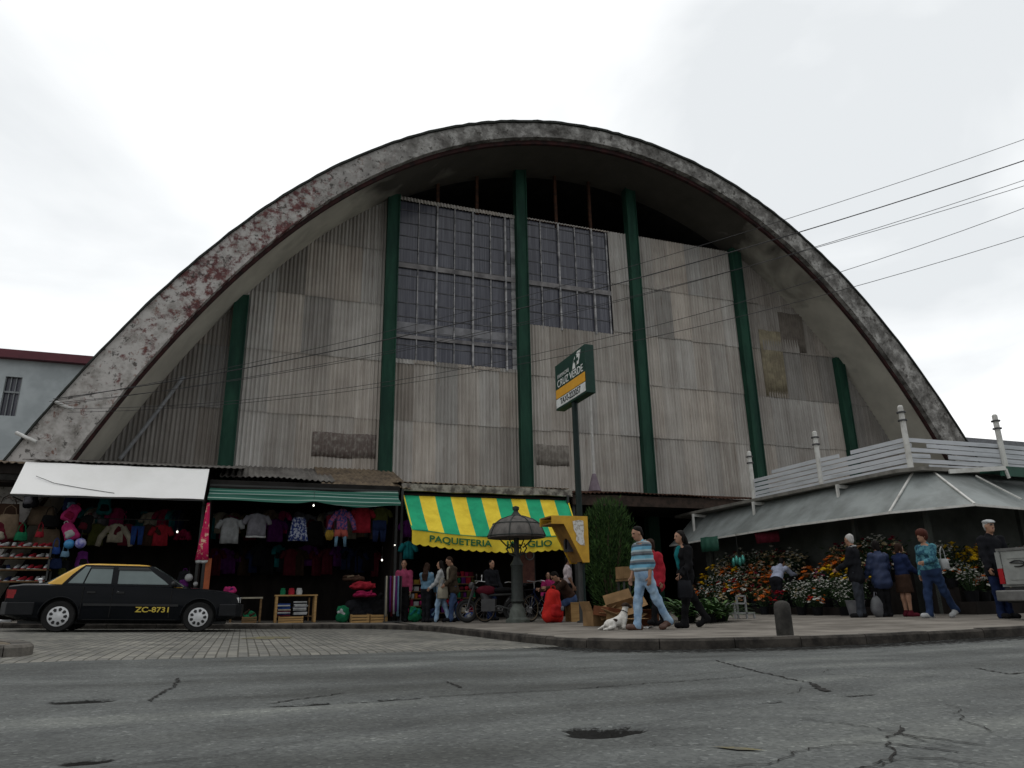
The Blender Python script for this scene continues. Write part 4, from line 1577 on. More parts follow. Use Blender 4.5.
DK = ['charcoal', 'brown', 'dusty', 'maroon', 'blue', 'olive', 'grey', 'crimson', 'teal', 'tan', 'pink', 'cream', 'navy']
rr = random.Random(17)
deep = {}
for (xa, xb, y, z, lab, grp) in ((-4.2, -1.5, 23.2, 3.35, 'dim garment on the upper rear rail of the white awning stall', 'rear garments of the white awning stall'),
                                 (-1.0, 4.0, 23.3, 3.3, 'dim garment on the upper rear rail of the green awning stall', 'rear garments of the green awning stall'),
                                 (-.9, 3.9, 23.9, 2.3, 'dim garment on the lower rear rail of the green awning stall', 'low rear garments of the green awning stall')):
    x = xa
    while x < xb:
        m = rr.choice(DK if z > 3 else ['charcoal', 'brown', 'maroon', 'navy', 'olive', 'black', 'teal', 'purple'])
        rz = rr.uniform(-1.2, 1.2)
        if m not in deep:
            deep[m] = tee('hanging_shirt', lab, (x, y, z), M_C[m], rr.uniform(.42, .54), rr.uniform(.6, .8), group=grp, rz=rz)
        else:
            dup(deep[m], (x, y + rr.uniform(-.08, .08), z + rr.uniform(-.12, .12)), rz, label=lab, group=grp)
        x += rr.uniform(.16, .34)
# red banner on an orange post
o = thing('cloth_banner', 'narrow red and pink cloth banner with a white fringe between two stalls', 'banner', (-1.05, 20.75, 3.2))
cloth([(.05, -.05, .02), (-.5, -.09, .06), (-1.0, -.15, .09), (-1.42, -.2, .13)], th=.03, fold=.02, nf=2, n=12).build('cloth_panel', M_PINKPRINT, o, smooth=True)
cloth([(-1.43, -.19, .12), (-1.5, -.17, .10)], th=.03, fold=.02, nf=2).build('fringe', M_C['white'], o, smooth=True)
o = thing('wooden_post', 'orange painted board post standing below the red banner', 'post', (-.92, 20.95, gp(-.92, 20.95)))
p = MB(); p.box((0, 0, .8), (.14, .05, 1.6)); p.build('board', mat('orange_brown_paint', (.36, .09, .03), (.25, .06, .02), rough=.7), o)
p = MB(); p.box((0, 0, .02), (.3, .2, .04)); p.build('foot', M_WOODD, o)


def bulb(loc, label):
    o = thing('light_bulb', label, 'light bulb', loc, 0, 'bare bulbs in the stalls')
    p = MB(); p.ell((0, 0, 0), (.025, .025, .032), 10, 8); p.build('glass_bulb', M_BULB, o, smooth=True)
    p = MB(); p.lathe([(.02, .04), (.02, .1), (.005, .11), (.005, .4)], 8); p.build('socket', M_POST, o, smooth=30)


M_BULB = mat('lit_bulb', (1, .95, .85), (1, .95, .85), emit=1.6)
bulb((1.65, 20.92, 3.28), 'small lit bulb just under the green awning')
bulb((4.08, 21.5, 2.26), 'small lit bulb at the right edge of the green awning stall')
bulb((3.8, 22.0, 1.86), 'small lit bulb hanging low above the scarf rack')
bulb((-1.86, 22.2, 2.62), 'small lit bulb deep in the white awning stall')


# ------------------------------------------------------------------ goods
def backpack(label, loc, m, m2, s=1., rz=0., tilt=0., name='backpack', cat='backpack', group=None, slump=0.):
    o = thing(name, label, cat, loc, rz, group)
    c, n = math.cos(tilt), math.sin(tilt)
    W_ = lambda x, y, z: (x * c + z * n, y, -x * n + z * c)
    C = SDF(.05)
    for x in (-.085, .085):
        C.cap(W_(x, 0, -.16), W_(x * (.7 - slump), .0, .14), .085, .075)
    C.cap(W_(-.08, 0, -.15), W_(.08, 0, -.15), .09); C.cap(W_(0, 0, -.12), W_(0, .01, .16), .10, .07)
    C.build('bag_body', m, o, .016, wr=.010, sc=s)
    C = SDF(.04)
    C.cap(W_(-.06, -.085, -.12), W_(.06, -.085, -.12), .055); C.cap(W_(-.05, -.085, -.03), W_(.05, -.085, -.04), .045)
    C.build('pocket', m2, o, .014, wr=.006, sc=s)
    p = MB(); p.tube([Vector(W_(*q)) * s for q in ((-.05, 0, .2), (-.03, 0, .27), (.03, 0, .27), (.05, 0, .2))], .011 * s, 6); p.build('strap', m2, o)
    return o


def handbag(label, loc, m, w=.36, h=.26, rz=0., group=None, name='handbag'):
    o = thing(name, label, 'bag', loc, rz, group)
    p = MB()
    pr = [(w * .5, -h), (w * .5, -h + .02), (w * .44, -.02), (w * .38, 0)]
    cloth([(0, -w * .4, w * .4), (-h * .5, -w * .48, w * .48), (-h * .9, -w * .5, w * .5), (-h, -w * .44, w * .44)], th=.07, fold=.006).build('bag_body', m, o, smooth=True)
    p.tube([(-w * .3, 0, -.02), (-w * .22, 0, .16), (0, 0, .24), (w * .22, 0, .16), (w * .3, 0, -.02)], .011, 6)
    p.build('strap', m, o)
    return o


def ball(label, loc, m, r=.11, group=None):
    o = thing('toy_ball', label, 'ball', loc, 0, group)
    p = MB(); p.ell((0, 0, 0), (r, r, r), 16, 10); p.build('shell', m, o, smooth=True)
    p = MB(); p.lathe([(.008, r), (.02, r + .01), (.004, r + .02), (.004, r + .2)], 6); p.build('net_cord', M_POST, o)


backpack('bright pink backpack hanging highest in the stall left of the car roof', (-4.34, 21.5, 3.0), M_C['pink'], M_C['crimson'], 1.0, .2, .5)
backpack('pink backpack with pale stripe hanging below the other pink one', (-4.3, 21.4, 2.52), M_C['pink'], M_C['white'], 1.05, -.2, -.5)
ball('blue toy ball hanging under the pink backpacks', (-4.25, 21.3, 2.2), mat('toy_blue', (.05, .25, .5), rough=.4), .12)
ball('pale lilac toy ball beside the blue ball', (-4.0, 21.3, 2.22), mat('toy_lilac', (.42, .42, .58), (.1, .1, .4), rough=.4, scale=9), .13)
handbag('upper tan handbag on the back boards of the white awning stall', (-5.2, 22.35, 3.25), M_C['tan'], .62, .5)
handbag('lower tan handbag below the upper tan one', (-5.0, 22.35, 2.65), M_C['tan'], .66, .48)
handbag('black handbag in front of the tan handbags', (-4.9, 22.0, 2.98), M_C['black'], .44, .3)
handbag('dusty brown bag hanging at the far left edge under the awning corner', (-5.9, 22.0, 3.25), M_C['brown'], .6, .6)
handbag('dull tan sack hanging in the far left corner of the stall', (-5.75, 21.7, 2.95), M_C['tan'], .5, .6)
rr = random.Random(11)
pal = ['red', 'white', 'red', 'crimson', 'white', 'navy', 'black', 'maroon', 'charcoal', 'red']


def shoe_proto(m, m2):
    o = thing('shoe', '', 'shoe', (0, 0, 0))
    p = MB()
    p.tube([(-.12, 0, .05), (-.05, 0, .055), (.04, 0, .045), (.12, 0, .03), (.145, 0, .03)], [.03, .05, .045, .035, .015], 10)
    p.tube([(-.09, 0, .06), (-.085, 0, .12)], [.045, .04], 10)
    p.build('upper', m, o, smooth=True)
    p = MB(); p.sheet(lambda u, w: (-.14 + .29 * u, (-.05 + .1 * w) * (1 - .5 * abs(u - .45)), .0), 8, 2, (0, 0, .022)); p.build('sole', m2, o)
    return o


def shelf(label, x0, x1, y, zs, d=.4):
    o = thing('display_rack', label, 'rack', ((x0 + x1) / 2, y, gp((x0 + x1) / 2, y)))
    g = gp((x0 + x1) / 2, y)
    for z in zs:
        p = MB(); p.box2((x0, y, z - .03), (x1, y + d, z)); p.build('shelf_board', M_WOODD, o, world=True)
    for x in (x0 + .02, x1 - .02):
        for yy in (y + .02, y + d - .02):
            p = MB(); p.box2((x - .02, yy - .02, g), (x + .02, yy + .02, zs[-1] - .031)); p.build('leg', M_POST, o, world=True)
    return o


shelf('dark shoe rack with red and white shoes left of the car', -6.2, -4.6, 21.25, [1.3, 1.58, 1.86, 2.12])
kinds = [('red', 'white', 'red shoe with white sole on the rack left of the car'), ('white', 'red', 'white shoe with red sole on the rack left of the car'),
         ('navy', 'white', 'navy shoe with white sole on the rack left of the car'), ('black', 'white', 'black shoe with white sole on the rack left of the car')]
protos = []
for a, c, lab in kinds:
    q = shoe_proto(M_C[a], M_C[c]); q['label'] = lab; q['group'] = lab.split(' with')[0] + 's on the rack'
    protos.append([q, False])
for z in (1.3, 1.58, 1.86, 2.12):
    for i in range(10):
        k = rr.choice([0, 0, 0, 1, 1, 2, 3])
        q, used = protos[k]
        loc = (-6.1 + i * .155 + rr.uniform(-.02, .02), 21.42 + rr.uniform(-.05, .05), z)
        rz = -PI / 2 + rr.uniform(-.4, .4)
        if not used:
            q.location = loc; q.rotation_euler.z = rz; protos[k][1] = True
        else:
            dup(q, loc, rz)
for lab, loc, m, w in (('blue plastic pouch piled under the balls', (-4.55, 21.4, 2.12), 'blue', .24), ('pale sky coloured pouch lying among the blue bags', (-4.32, 21.36, 2.02), 'sky', .2),
                       ('navy bag hanging lowest beside the shoe rack', (-4.55, 21.5, 1.85), 'navy', .36), ('dark green bag above the shoe rack', (-5.4, 21.6, 2.5), 'green', .3), ('red pouch beside the dark green bag', (-5.0, 21.6, 2.52), 'red', .2)):
    handbag(lab, loc, M_C[m], w, w * .7)
ball('white football in the stall behind the bonnet of the car', (-1.38, 21.3, 1.36), M_C['white'], .10)
ball('small white ball right of the football behind the bonnet', (-1.2, 21.3, 1.2), M_C['white'], .06)
backpack('black backpack with a violet pocket hanging behind the footballs', (-1.5, 21.5, 1.3), M_C['charcoal'], M_C['purple'], 1.1)


rr = random.Random(29)
for i, (x, y, z, m, m2, rz_, lab) in enumerate((
        (-5.6, 21.9, 2.55, 'red', 'black', .3, 'dull red bag hanging left of the tan handbags'), (-5.45, 22.1, 3.45, 'charcoal', 'grey', -.4, 'charcoal rucksack hanging under the far left end of the awning'),
        (-4.55, 22.2, 3.35, 'navy', 'sky', .5, 'navy rucksack hanging left of the upper pink backpack'), (-4.05, 21.9, 2.78, 'black', 'maroon', -.3, 'black rucksack hanging right of the pink backpacks'),
        (-4.0, 21.8, 1.85, 'purple', 'black', .6, 'violet rucksack below the lilac ball'), (-4.4, 21.9, 1.62, 'charcoal', 'olive', -.2, 'charcoal rucksack low behind the car boot'),
        (-5.9, 21.7, 2.5, 'maroon', 'cream', .1, 'maroon bag at the far left above the shoe rack'), (-3.8, 22.6, 3.35, 'teal', 'black', .2, 'dark teal rucksack hanging high above the olive t-shirt'))):
    backpack(lab, (x, y, z), M_C[m], M_C[m2], rr.uniform(.9, 1.15), rz_, rr.uniform(-.25, .25))


# tables, crates and heaps at the green awning stall
def crate(label, loc, w=.55, d=.36, h=.2, rz=0., m=None, group='wooden crates on the pavement in front of the stalls', n=3):
    m = m or M_WOOD
    o = thing('wooden_crate', label, 'crate', loc, rz, group)
    for sy in (-1, 1):
        p = MB()
        sh = h / n
        for k in range(n):
            p.box((0, sy * d / 2, sh * (k + .45)), (w, .014, sh * .72))
        p.build('side_slats', m, o)
    for sx in (-1, 1):
        p = MB(); p.box((sx * (w / 2 - .012), 0, h * .5), (.022, d - .016, h)); p.build('end_panel', m, o)
    p = MB(); p.box((0, 0, .012), (w - .05, d - .016, .016)); p.build('bottom', m, o)
    return o


G = lambda x, y: gp(x, y)
crate('pale wooden crate under the newspaper table', (1.23, 20.75, G(1.23, 20.75)), .62, .36, .17)
crate('left one of the two yellow pine crates under the red bag heap', (3.02, 20.7, G(3.0, 20.7)), .48, .36, .22)
crate('right one of the two yellow pine crates beside the scarf rack', (3.52, 20.7, G(3.5, 20.7)), .46, .36, .22)
crate('low dark wooden crate of greens beside the front of the car', (.2, 20.75, G(.2, 20.75)), .36, .36, .16, m=M_WOODD)
tb = thing('display_table', 'wooden table with newspapers and goods in the green awning stall', 'table', (1.35, 21.1, G(1.35, 21.1)))
p = MB(); p.box((0, 0, .70), (1.1, .6, .035)); p.build('tabletop', M_WOOD, tb)
for sx in (-1, 1):
    for sy in (-1, 1):
        p = MB(); p.box((sx * .5, sy * .26, .341), (.06, .06, .682)); p.build('leg', M_WOOD, tb)
p = MB(); p.box((.34, .0, .34), (.03, .44, .6)); p.build('partition', M_WOODD, tb)
p = MB(); p.box((0, 0, .16), (.94, .5, .02)); p.build('lower_shelf', M_WOODD, tb)


def stack(label, loc, cols, w, d, h, rz=0., cat='paper stack', name='magazine_stack'):
    o = thing(name, label, cat, loc, rz)
    n = len(cols)
    q = random.Random(n * 7 + int(loc[0] * 100))
    for i, c in enumerate(cols):
        p = MB(); p.box((q.uniform(-.02, .02), q.uniform(-.02, .02), h * (i + .5)), (w, d, h * .92), Matrix.Rotation(q.uniform(-.12, .12), 3, 'Z')); p.build('magazine', M_C[c], o)
    return o


gl = G(1.35, 21.1)
stack('stack of blue and dark magazines on the left of the table shelf', (1.05, 21.0, gl + .172), ['maroon', 'navy', 'white', 'maroon', 'cream', 'blue', 'blue', 'white', 'blue'], .32, .34, .036)
stack('stack of white newspapers on the right of the table shelf', (1.46, 20.98, gl + .172), ['charcoal', 'white', 'white', 'charcoal', 'white', 'white', 'grey', 'white', 'white', 'charcoal', 'white'], .34, .36, .034)
for lab, x, m, r in (('green jar on the table above the newspapers', 1.0, 'green', .07), ('red jar on the table above the newspapers', 1.22, 'red', .08), ('white jar with lid on the table above the newspapers', 1.42, 'white', .08)):
    o = thing('jar', lab, 'jar', (x, 21.0, gl + .718))
    p = MB(); p.lathe([(r, 0), (r * 1.02, .1), (r * .8, .14)], 12); p.build('pot', M_C[m], o, smooth=30)
    p = MB(); p.lathe([(r * .82, .141), (r * .8, .17), (.01, .175)], 12); p.build('lid', M_C[m], o, smooth=30)


def sack(label, loc, r, m, seed, name='cloth_bundle', cat='bundle', group=None, m2=None):
    """a slumped soft heap made of several crumpled lobes"""
    o = thing(name, label, cat, loc, 0, group)
    q = random.Random(seed)
    C = SDF(min(r) * .45)
    for i in range(7):
        a = q.uniform(0, 6.28)
        f = q.uniform(.25, .62)
        C.ell((math.cos(a) * r[0] * f, math.sin(a) * r[1] * f, r[2] * q.uniform(.35, 1.35)), (r[0] * q.uniform(.38, .62), r[1] * q.uniform(.45, .7), r[2] * q.uniform(.32, .6)))
    C.ell((0, 0, r[2] * .5), (r[0] * .95, r[1] * .9, r[2] * .5))
    C.build('bulk', m, o, max(.012, min(r) * .09), wr=.016, cuts=[((0, 0, -1), 0.0)])
    C = SDF(.03)
    for i in range(3):
        a = q.uniform(3.4, 6.0)
        C.cap((math.cos(a) * r[0] * .6, math.sin(a) * r[1] * .75, r[2] * q.uniform(.5, 1.4)), (math.cos(a + .9) * r[0] * .5, math.sin(a + .6) * r[1] * .75, r[2] * q.uniform(.6, 1.7)), min(r) * .3, min(r) * .2)
    C.build('fold', m2 or m, o, max(.012, min(r) * .09), wr=.01)
    return o


sack('green and white bag heaped beside the red bundles', (2.6, 20.95, G(2.6, 21)), (.2, .16, .26), M_C['green'], 4, m2=M_C['white'])
sack('black bag bulk at the bottom of the red bundles', (3.05, 21.05, G(3, 21)), (.42, .28, .36), M_C['charcoal'], 5)
sack('upper red rolled bundle on the black bag', (3.12, 20.85, 1.0), (.36, .2, .12), M_C['red'], 6)
sack('lower dark red rolled bundle on the black bag', (3.15, 20.75, .80), (.34, .18, .1), M_C['crimson'], 7)
sack('grey brown bundle lying on top of the heap', (2.85, 21.0, 1.22), (.3, .2, .11), M_C['brown'], 8, m2=M_C['tan'])
sack('big black plastic bag right of the red bundles', (3.62, 21.1, G(3.6, 21)), (.36, .3, .46), M_C['black'], 9)
sack('pink wrapped bouquet in front of the white awning stall edge', (-.35, 20.95, .92), (.16, .12, .12), M_C['pink'], 10, 'flower_bunch', 'flowers', m2=M_C['purple'])
sack('pile of greens in the dark crate near the car front', (.2, 20.75, G(.2, 20.7) + .03), (.16, .14, .17), M_C['green'], 12, 'vegetable_heap', 'vegetables', m2=M_C['brown'])
o = thing('display_table', 'small dark stand with a white cloth behind the car headlight', 'table', (.1, 21.1, G(.1, 21)))
p = MB(); p.box((0, 0, .62), (.8, .45, .04)); p.build('tabletop', M_C['cream'], o)
for sx in (-1, 1):
    p = MB(); p.box((sx * .36, 0, .3), (.05, .4, .6)); p.build('leg', M_WOODD, o)

# scarf rack
o = thing('scarf_rack', 'dark rack of hanging scarves in purple, white and black', 'rack', (3.87, 20.45, G(3.87, 20.45)))
p = MB(); p.tube([(-.22, 0, 1.2), (.22, 0, 1.2)], .015, 6); p.build('top_bar', M_POST, o)
for sx in (-1, 1):
    p = MB(); p.tube([(sx * .22, 0, 0), (sx * .22, 0, 1.2)], .016, 6); p.build('upright', M_POST, o)
p = MB(); p.box((0, 0, .02), (.5, .3, .03)); p.build('base', M_POST, o)
for i, m in enumerate(['cream', 'charcoal', 'purple', 'maroon', 'white', 'purple', 'sky', 'black']):
    x = -.19 + i * .054
    cloth([(1.22, x - .025, x + .025), (.7, x - .035, x + .03), (.16 + .06 * (i % 3), x - .04, x + .045)], th=.035, nf=1, seed=i, n=4).build('scarf', M_C[m], o, smooth=True)

# stall C: colourful heaps of toys and packets
HC = ['pink', 'purple', 'crimson', 'pink', 'orange', 'white', 'green', 'teal', 'red', 'mustard', 'cream', 'blue']


def packets(label, x0, x1, y, z0, z1, seed, pal):
    o = thing('goods_shelf', label, 'shelf', ((x0 + x1) / 2, y, gp(x0, y)))
    q = random.Random(seed)
    g = gp(x0, y)
    for i, z in enumerate(np.arange(z0, z1, .2)):
        p = MB(); p.box2((x0, y + .12 * i * .4, z - .025), (x1, y + .12 * i * .4 + .35, z)); p.build('shelf_board', M_WOODD, o, world=True)
        x = x0 + .02
        while x < x1 - .06:
            w = q.uniform(.07, .16)
            h = q.uniform(.1, .175)
            p = MB()
            if q.random() < .5:
                p.box((x + w / 2, y + .12 * i * .4 + .1, z + h / 2 + .002), (w * .9, .1, h))
                p.build('packet', M_C[q.choice(pal)], o, world=True)
            else:
                p.ell((x + w / 2, y + .12 * i * .4 + .1, z + h / 2 + .002), (w * .5, .06, h / 2), 10, 7, lump=.12, seed=q.randint(0, 99))
                p.build('soft_toy', M_C[q.choice(pal)], o, world=True, smooth=True)
            x += w + .01
    for x in (x0 + .02, x1 - .02):
        p = MB(); p.box2((x - .02, y + .36, g), (x + .02, y + .4, z1)); p.build('upright', M_WOODD, o, world=True)
    return o


packets('stepped shelf of pink, orange and green packets beside the pink shirted person', 4.3, 5.05, 20.9, .35, 1.3, 5, ['pink', 'purple', 'pink', 'crimson', 'orange', 'white', 'mustard', 'pink'])
packets('stepped shelf of red, green and purple toys left of the motorcycle', 5.35, 6.4, 20.9, .35, 1.4, 6, ['red', 'maroon', 'green', 'crimson', 'purple', 'brown', 'cream', 'olive'])
sack('green bag of toys on the pavement below the pink packets', (4.5, 20.55, G(4.5, 20.5)), (.2, .15, .22), M_C['green'], 21, 'toy_bag', 'bag', m2=M_C['teal'])
sack('dark blue bag beside the green toy bag', (4.95, 20.5, G(4.9, 20.5)), (.2, .15, .2), M_C['navy'], 22, 'toy_bag', 'bag', m2=M_C['sky'])
sack('white, yellow and blue plush toy on the pavement left of the motorcycle', (6.02, 20.45, G(6, 20.5)), (.14, .12, .13), M_C['blue'], 23, 'plush_toy', 'toy', m2=M_C['white'])
sack('white plush toy left of the blue and white one', (5.7, 20.45, G(5.7, 20.5)), (.12, .1, .14), M_C['white'], 24, 'plush_toy', 'toy', m2=M_C['mustard'])
tee('hanging_shirt', 'teal blue shirt hanging above the pink shirted person', (4.42, 21.2, 2.35), M_C['teal'], .34, .5)
tee('hanging_shirt', 'violet and white shirt hanging left behind the striped awning', (4.45, 21.6, 3.0), M_C['purple'], .34, .5)
o = thing('framed_poster', 'reddish brown framed picture with a pale ring hanging behind the lamp post', 'poster', (8.45, 22.2, 1.75))
p = MB(); p.box((0, 0, 0), (.62, .04, 1.2)); p.build('panel', mat('poster_red_brown', (.22, .085, .06), (.14, .05, .04), rough=.6), o)
p = MB(); p.tube([(.12 + .14 * math.cos(a), -.035, .28 + .14 * math.sin(a)) for a in np.linspace(0, 2 * PI, 20)[:-1]], .018, 6, closed=True); p.build('ring_motif', M_C['white'], o)
p = MB()
for a, c in (((-.31, -.03, -.6), (-.28, .03, .6)), ((.28, -.03, -.6), (.31, .03, .6)), ((-.279, -.03, .57), (.279, .03, .6)), ((-.279, -.03, -.6), (.279, .03, -.57))):
    p.box2(a, c)
p.build('frame', M_POST, o)
# ------------------------------------------------------------------ pharmacy sign
sg = thing('pharmacy_sign', 'dark green pharmacy sign box with orange band on a tall pole', 'sign', (7.5, 16.0, gp(7.5, 16)))
M_SIGNG = mat('sign_green', (.010, .045, .032), (.008, .036, .027), rough=.45, spec=.25)
M_SIGNW = mat('sign_white', (.74, .76, .74), rough=.5)
M_SIGNO = mat('sign_orange', (.72, .36, .03), (.66, .32, .025), rough=.45)
g0 = gp(7.5, 16)
p = MB(); p.tube([(0, 0, 0), (0, 0, 5.5)], .075, 12); p.build('pole', mat('dark_green_pole', (.012, .024, .022), rough=.6, spec=.2), sg, smooth=40)
p = MB(); p.lathe([(.16, 0), (.16, .03), (.09, .06)], 12); p.build('pole_foot', M_POST, sg)
ZB, ZT, Y0, Y1 = 5.42 - g0, 6.66 - g0, -.94, .94
p = MB(); p.box2((-.10, Y0, ZB), (.14, Y1, ZT)); sb_ = p.build('sign_box', M_SIGNG, sg)
bv = sb_.modifiers.new('bevel', 'BEVEL'); bv.width = .012; bv.segments = 2
p = MB(); p.box2((-.112, Y0 + .05, ZB + .30), (-.101, Y1 - .05, ZB + .54)); p.build('orange_band', M_SIGNO, sg)
p = MB(); p.box2((-.112, Y0 + .05, ZB + .05), (-.101, Y1 - .05, ZB + .28)); p.build('white_band', M_SIGNW, sg)
MS = Matrix(((0, 0, -1, 0), (-1, 0, 0, 0), (0, 1, 0, 0), (0, 0, 0, 1)))


def stext(txt, size, m, y, z, sx=1., bold=.0, off=-.108):
    Mx = Matrix.Translation((off, y, z)) @ MS
    return text_part(txt, size, m, sg, Mx, bold=bold, sx=sx, extrude=.003)


stext('TAXI-222057', .225, mat('sign_black', (.015, .02, .02), rough=.5), 0, ZB + .165, 1.0, .003, off=-.116)
stext('CRUZ VERDE', .27, M_SIGNW, 0.0, ZB + .67, 1.0, .002)
stext('FARMACIAS', .14, M_SIGNW, .40, ZB + .87, 1.0)
# emblem: a white wedge split by a green cross
p = MB()
for pts in ([(-.12, 0), (.06, 0), (.06, .30), (-.02, .22)], [(.10, .05), (.26, .05), (.42, .38), (.22, .38), (.14, .32), (.10, .24)]):
    p.prism(pts, .008, Matrix.Translation((-.104, -.30, ZB + .80)) @ MS)
p.build('emblem', M_SIGNW, sg)
p = MB()
for pts in ([(.0, .14), (.26, .14), (.26, .22), (.0, .22)], [(.09, .06), (.17, .06), (.17, .31), (.09, .31)]):
    p.prism(pts, .004 + .002 * len(p.f) / 6, Matrix.Translation((-.114, -.30, ZB + .80)) @ MS)
p.build('emblem_cross', M_SIGNG, sg)

# ------------------------------------------------------------------ yellow telephone hood
M_YEL = mat('yellow_fibreglass', (.62, .36, .025), (.46, .25, .02), rough=.5, scale=2.5, spec=.4)
M_YELD = mat('brown_stained_fibreglass', (.26, .14, .03), (.16, .085, .02), rough=.65, scale=4)
hd = thing('telephone_hood', 'yellow public telephone hood with a torn white notice on its side', 'telephone hood', (7.1, 15.6, gp(7.1, 15.6)))
HZ = -gp(7.1, 15.6)
side = [(-.50, 2.52), (.42, 2.52), (.42, 1.46), (.26, 1.46), (-.19, 2.33), (-.50, 2.33)]
for y in (0, .72):
    p = MB(); p.prism([(x, z + HZ) for x, z in side], .03, Matrix.Translation((0, y + .03, 0)) @ Matrix.Rotation(R(90), 4, 'X')); p.build('side_panel', M_YEL, hd)
p = MB(); p.box2((-.5, .031, 2.49 + HZ), (.42, .689, 2.522 + HZ)); p.build('roof_panel', M_YELD, hd)
p = MB(); p.box2((.385, .031, 1.46 + HZ), (.418, .689, 2.488 + HZ)); p.build('back_panel', M_YEL, hd)
p = MB(); p.add([(-.48, .03, 2.34 + HZ), (-.48, .69, 2.34 + HZ), (-.17, .69, 2.32 + HZ), (-.17, .03, 2.32 + HZ), (.27, .03, 1.48 + HZ), (.27, .69, 1.48 + HZ), (.29, .69, 1.48 + HZ), (.29, .03, 1.48 + HZ), (-.15, .69, 2.35 + HZ), (-.15, .03, 2.35 + HZ), (-.48, .69, 2.37 + HZ), (-.48, .03, 2.37 + HZ)],
                [(0, 1, 2, 3), (3, 2, 5, 4), (4, 5, 6, 7), (7, 6, 8, 9), (9, 8, 10, 11), (11, 10, 1, 0)]); p.build('inner_lining', M_YELD, hd)
p = MB(); p.box2((.0, .25, 1.72 + HZ), (.2, .5, 2.1 + HZ)); ph = p.build('telephone', mat('dark_telephone', (.05, .05, .06), rough=.4), hd)
p = MB(); p.box2((-.03, .30, 1.78 + HZ), (-.002, .36, 2.02 + HZ)); p.build('receiver', M_C['black'], ph)
rr = random.Random(3)
p = MB(); p.prism([(.03, 2.40 + HZ), (.2, 2.43 + HZ), (.30, 2.41 + HZ), (.31, 2.2 + HZ), (.29, 2.05 + HZ), (.32, 1.84 + HZ), (.2, 1.86 + HZ), (.1, 1.95 + HZ), (.11, 2.1 + HZ), (.05, 2.2 + HZ)], .006, Matrix.Translation((0, -.002, 0)) @ Matrix.Rotation(R(90), 4, 'X'))
p.build('torn_notice', mat('torn_paper', (.62, .62, .6), (.33, .3, .24), rough=.9, scale=12, lo=.4, hi=.5), hd)
p = MB(); p.tube([(.33, .35, 0), (.33, .35, 1.5 + HZ)], .06, 10); p.build('pole', M_POST, hd)

# ------------------------------------------------------------------ street lamp with a wide ribbed dome
LX, LY = 6.45, 17.6
lp = thing('street_lamp', 'low dark iron street lamp with a wide ribbed dome shade', 'street lamp', (LX, LY, gp(LX, LY)))
M_IRON = mat('dark_green_iron', (.028, .036, .032), (.016, .02, .018), rough=.6, scale=8)
M_DOME = mat('weathered_dome', (.125, .115, .105), (.065, .06, .055), rough=.7, scale=6, stretch=(1, 1, .4))
p = MB(); p.lathe([(.30, 0), (.30, .07), (.25, .10), (.22, .12), (.19, .30), (.13, .40), (.11, .46)], 20)
p.build('base', mat('grey_green_iron', (.10, .115, .10), (.06, .07, .06), rough=.7, scale=6), lp, smooth=30)
p = MB(); p.lathe([(.12, .45), (.17, .50), (.15, .56), (.145, 1.32), (.17, 1.38), (.10, 1.5), (.07, 1.6), (.065, 2.4)], 16); p.build('pole', M_IRON, lp, smooth=30)
prof = [(.735, 2.05), (.745, 2.10), (.67, 2.28), (.595, 2.40), (.45, 2.50), (.24, 2.575), (.15, 2.60)]
p = MB(); p.lathe(prof + [(.13, 2.58), (.4, 2.48), (.57, 2.37), (.65, 2.26), (.72, 2.08)], 32); sh = p.build('shade', M_DOME, lp, smooth=35)
p = MB()
for k in range(8):
    a = 2 * PI * k / 8 + .2
    p.tube([(r * 1.012 * math.cos(a), r * 1.012 * math.sin(a), z + .006) for r, z in prof], .014, 5)
for r, z in ((.60, 2.40), (.748, 2.095)):
    p.tube([(r * math.cos(a), r * math.sin(a), z) for a in np.linspace(0, 2 * PI, 41)[:-1]], .013, 5, closed=True)
p.build('ribs', M_IRON, sh)
p = MB(); p.lathe([(.17, 2.59), (.13, 2.63), (.085, 2.68), (.06, 2.72), (.06, 2.75), (.085, 2.76), (.09, 2.83), (.06, 2.845), (.02, 2.86)], 12); p.build('finial', M_IRON, lp, smooth=30)
for k in range(4):
    a = PI / 4 + k * PI / 2
    p = MB(); p.tube([(r * math.cos(a), r * math.sin(a), z) for r, z in ((.07, 1.6), (.2, 1.66), (.28, 1.78), (.22, 1.9), (.14, 1.86), (.18, 1.80), (.3, 1.88), (.5, 2.07))], .018, 6); p.build('scroll_bracket', M_IRON, lp)

# ------------------------------------------------------------------ bollard
bo = tag(MB().lathe([(.11, 0), (.108, .36), (.10, .41), (.07, .44), (.035, .452), (.005, .455)], 18).build('bollard', mat('dark_wet_concrete', (.055, .052, .047), (.026, .025, .023), rough=.9, scale=5, bump=.4), smooth=40),
         'short round grey concrete bollard at the kerb edge', 'bollard')
bo.location = (6.86, 8.35, gp(6.86, 8.35) - .004)

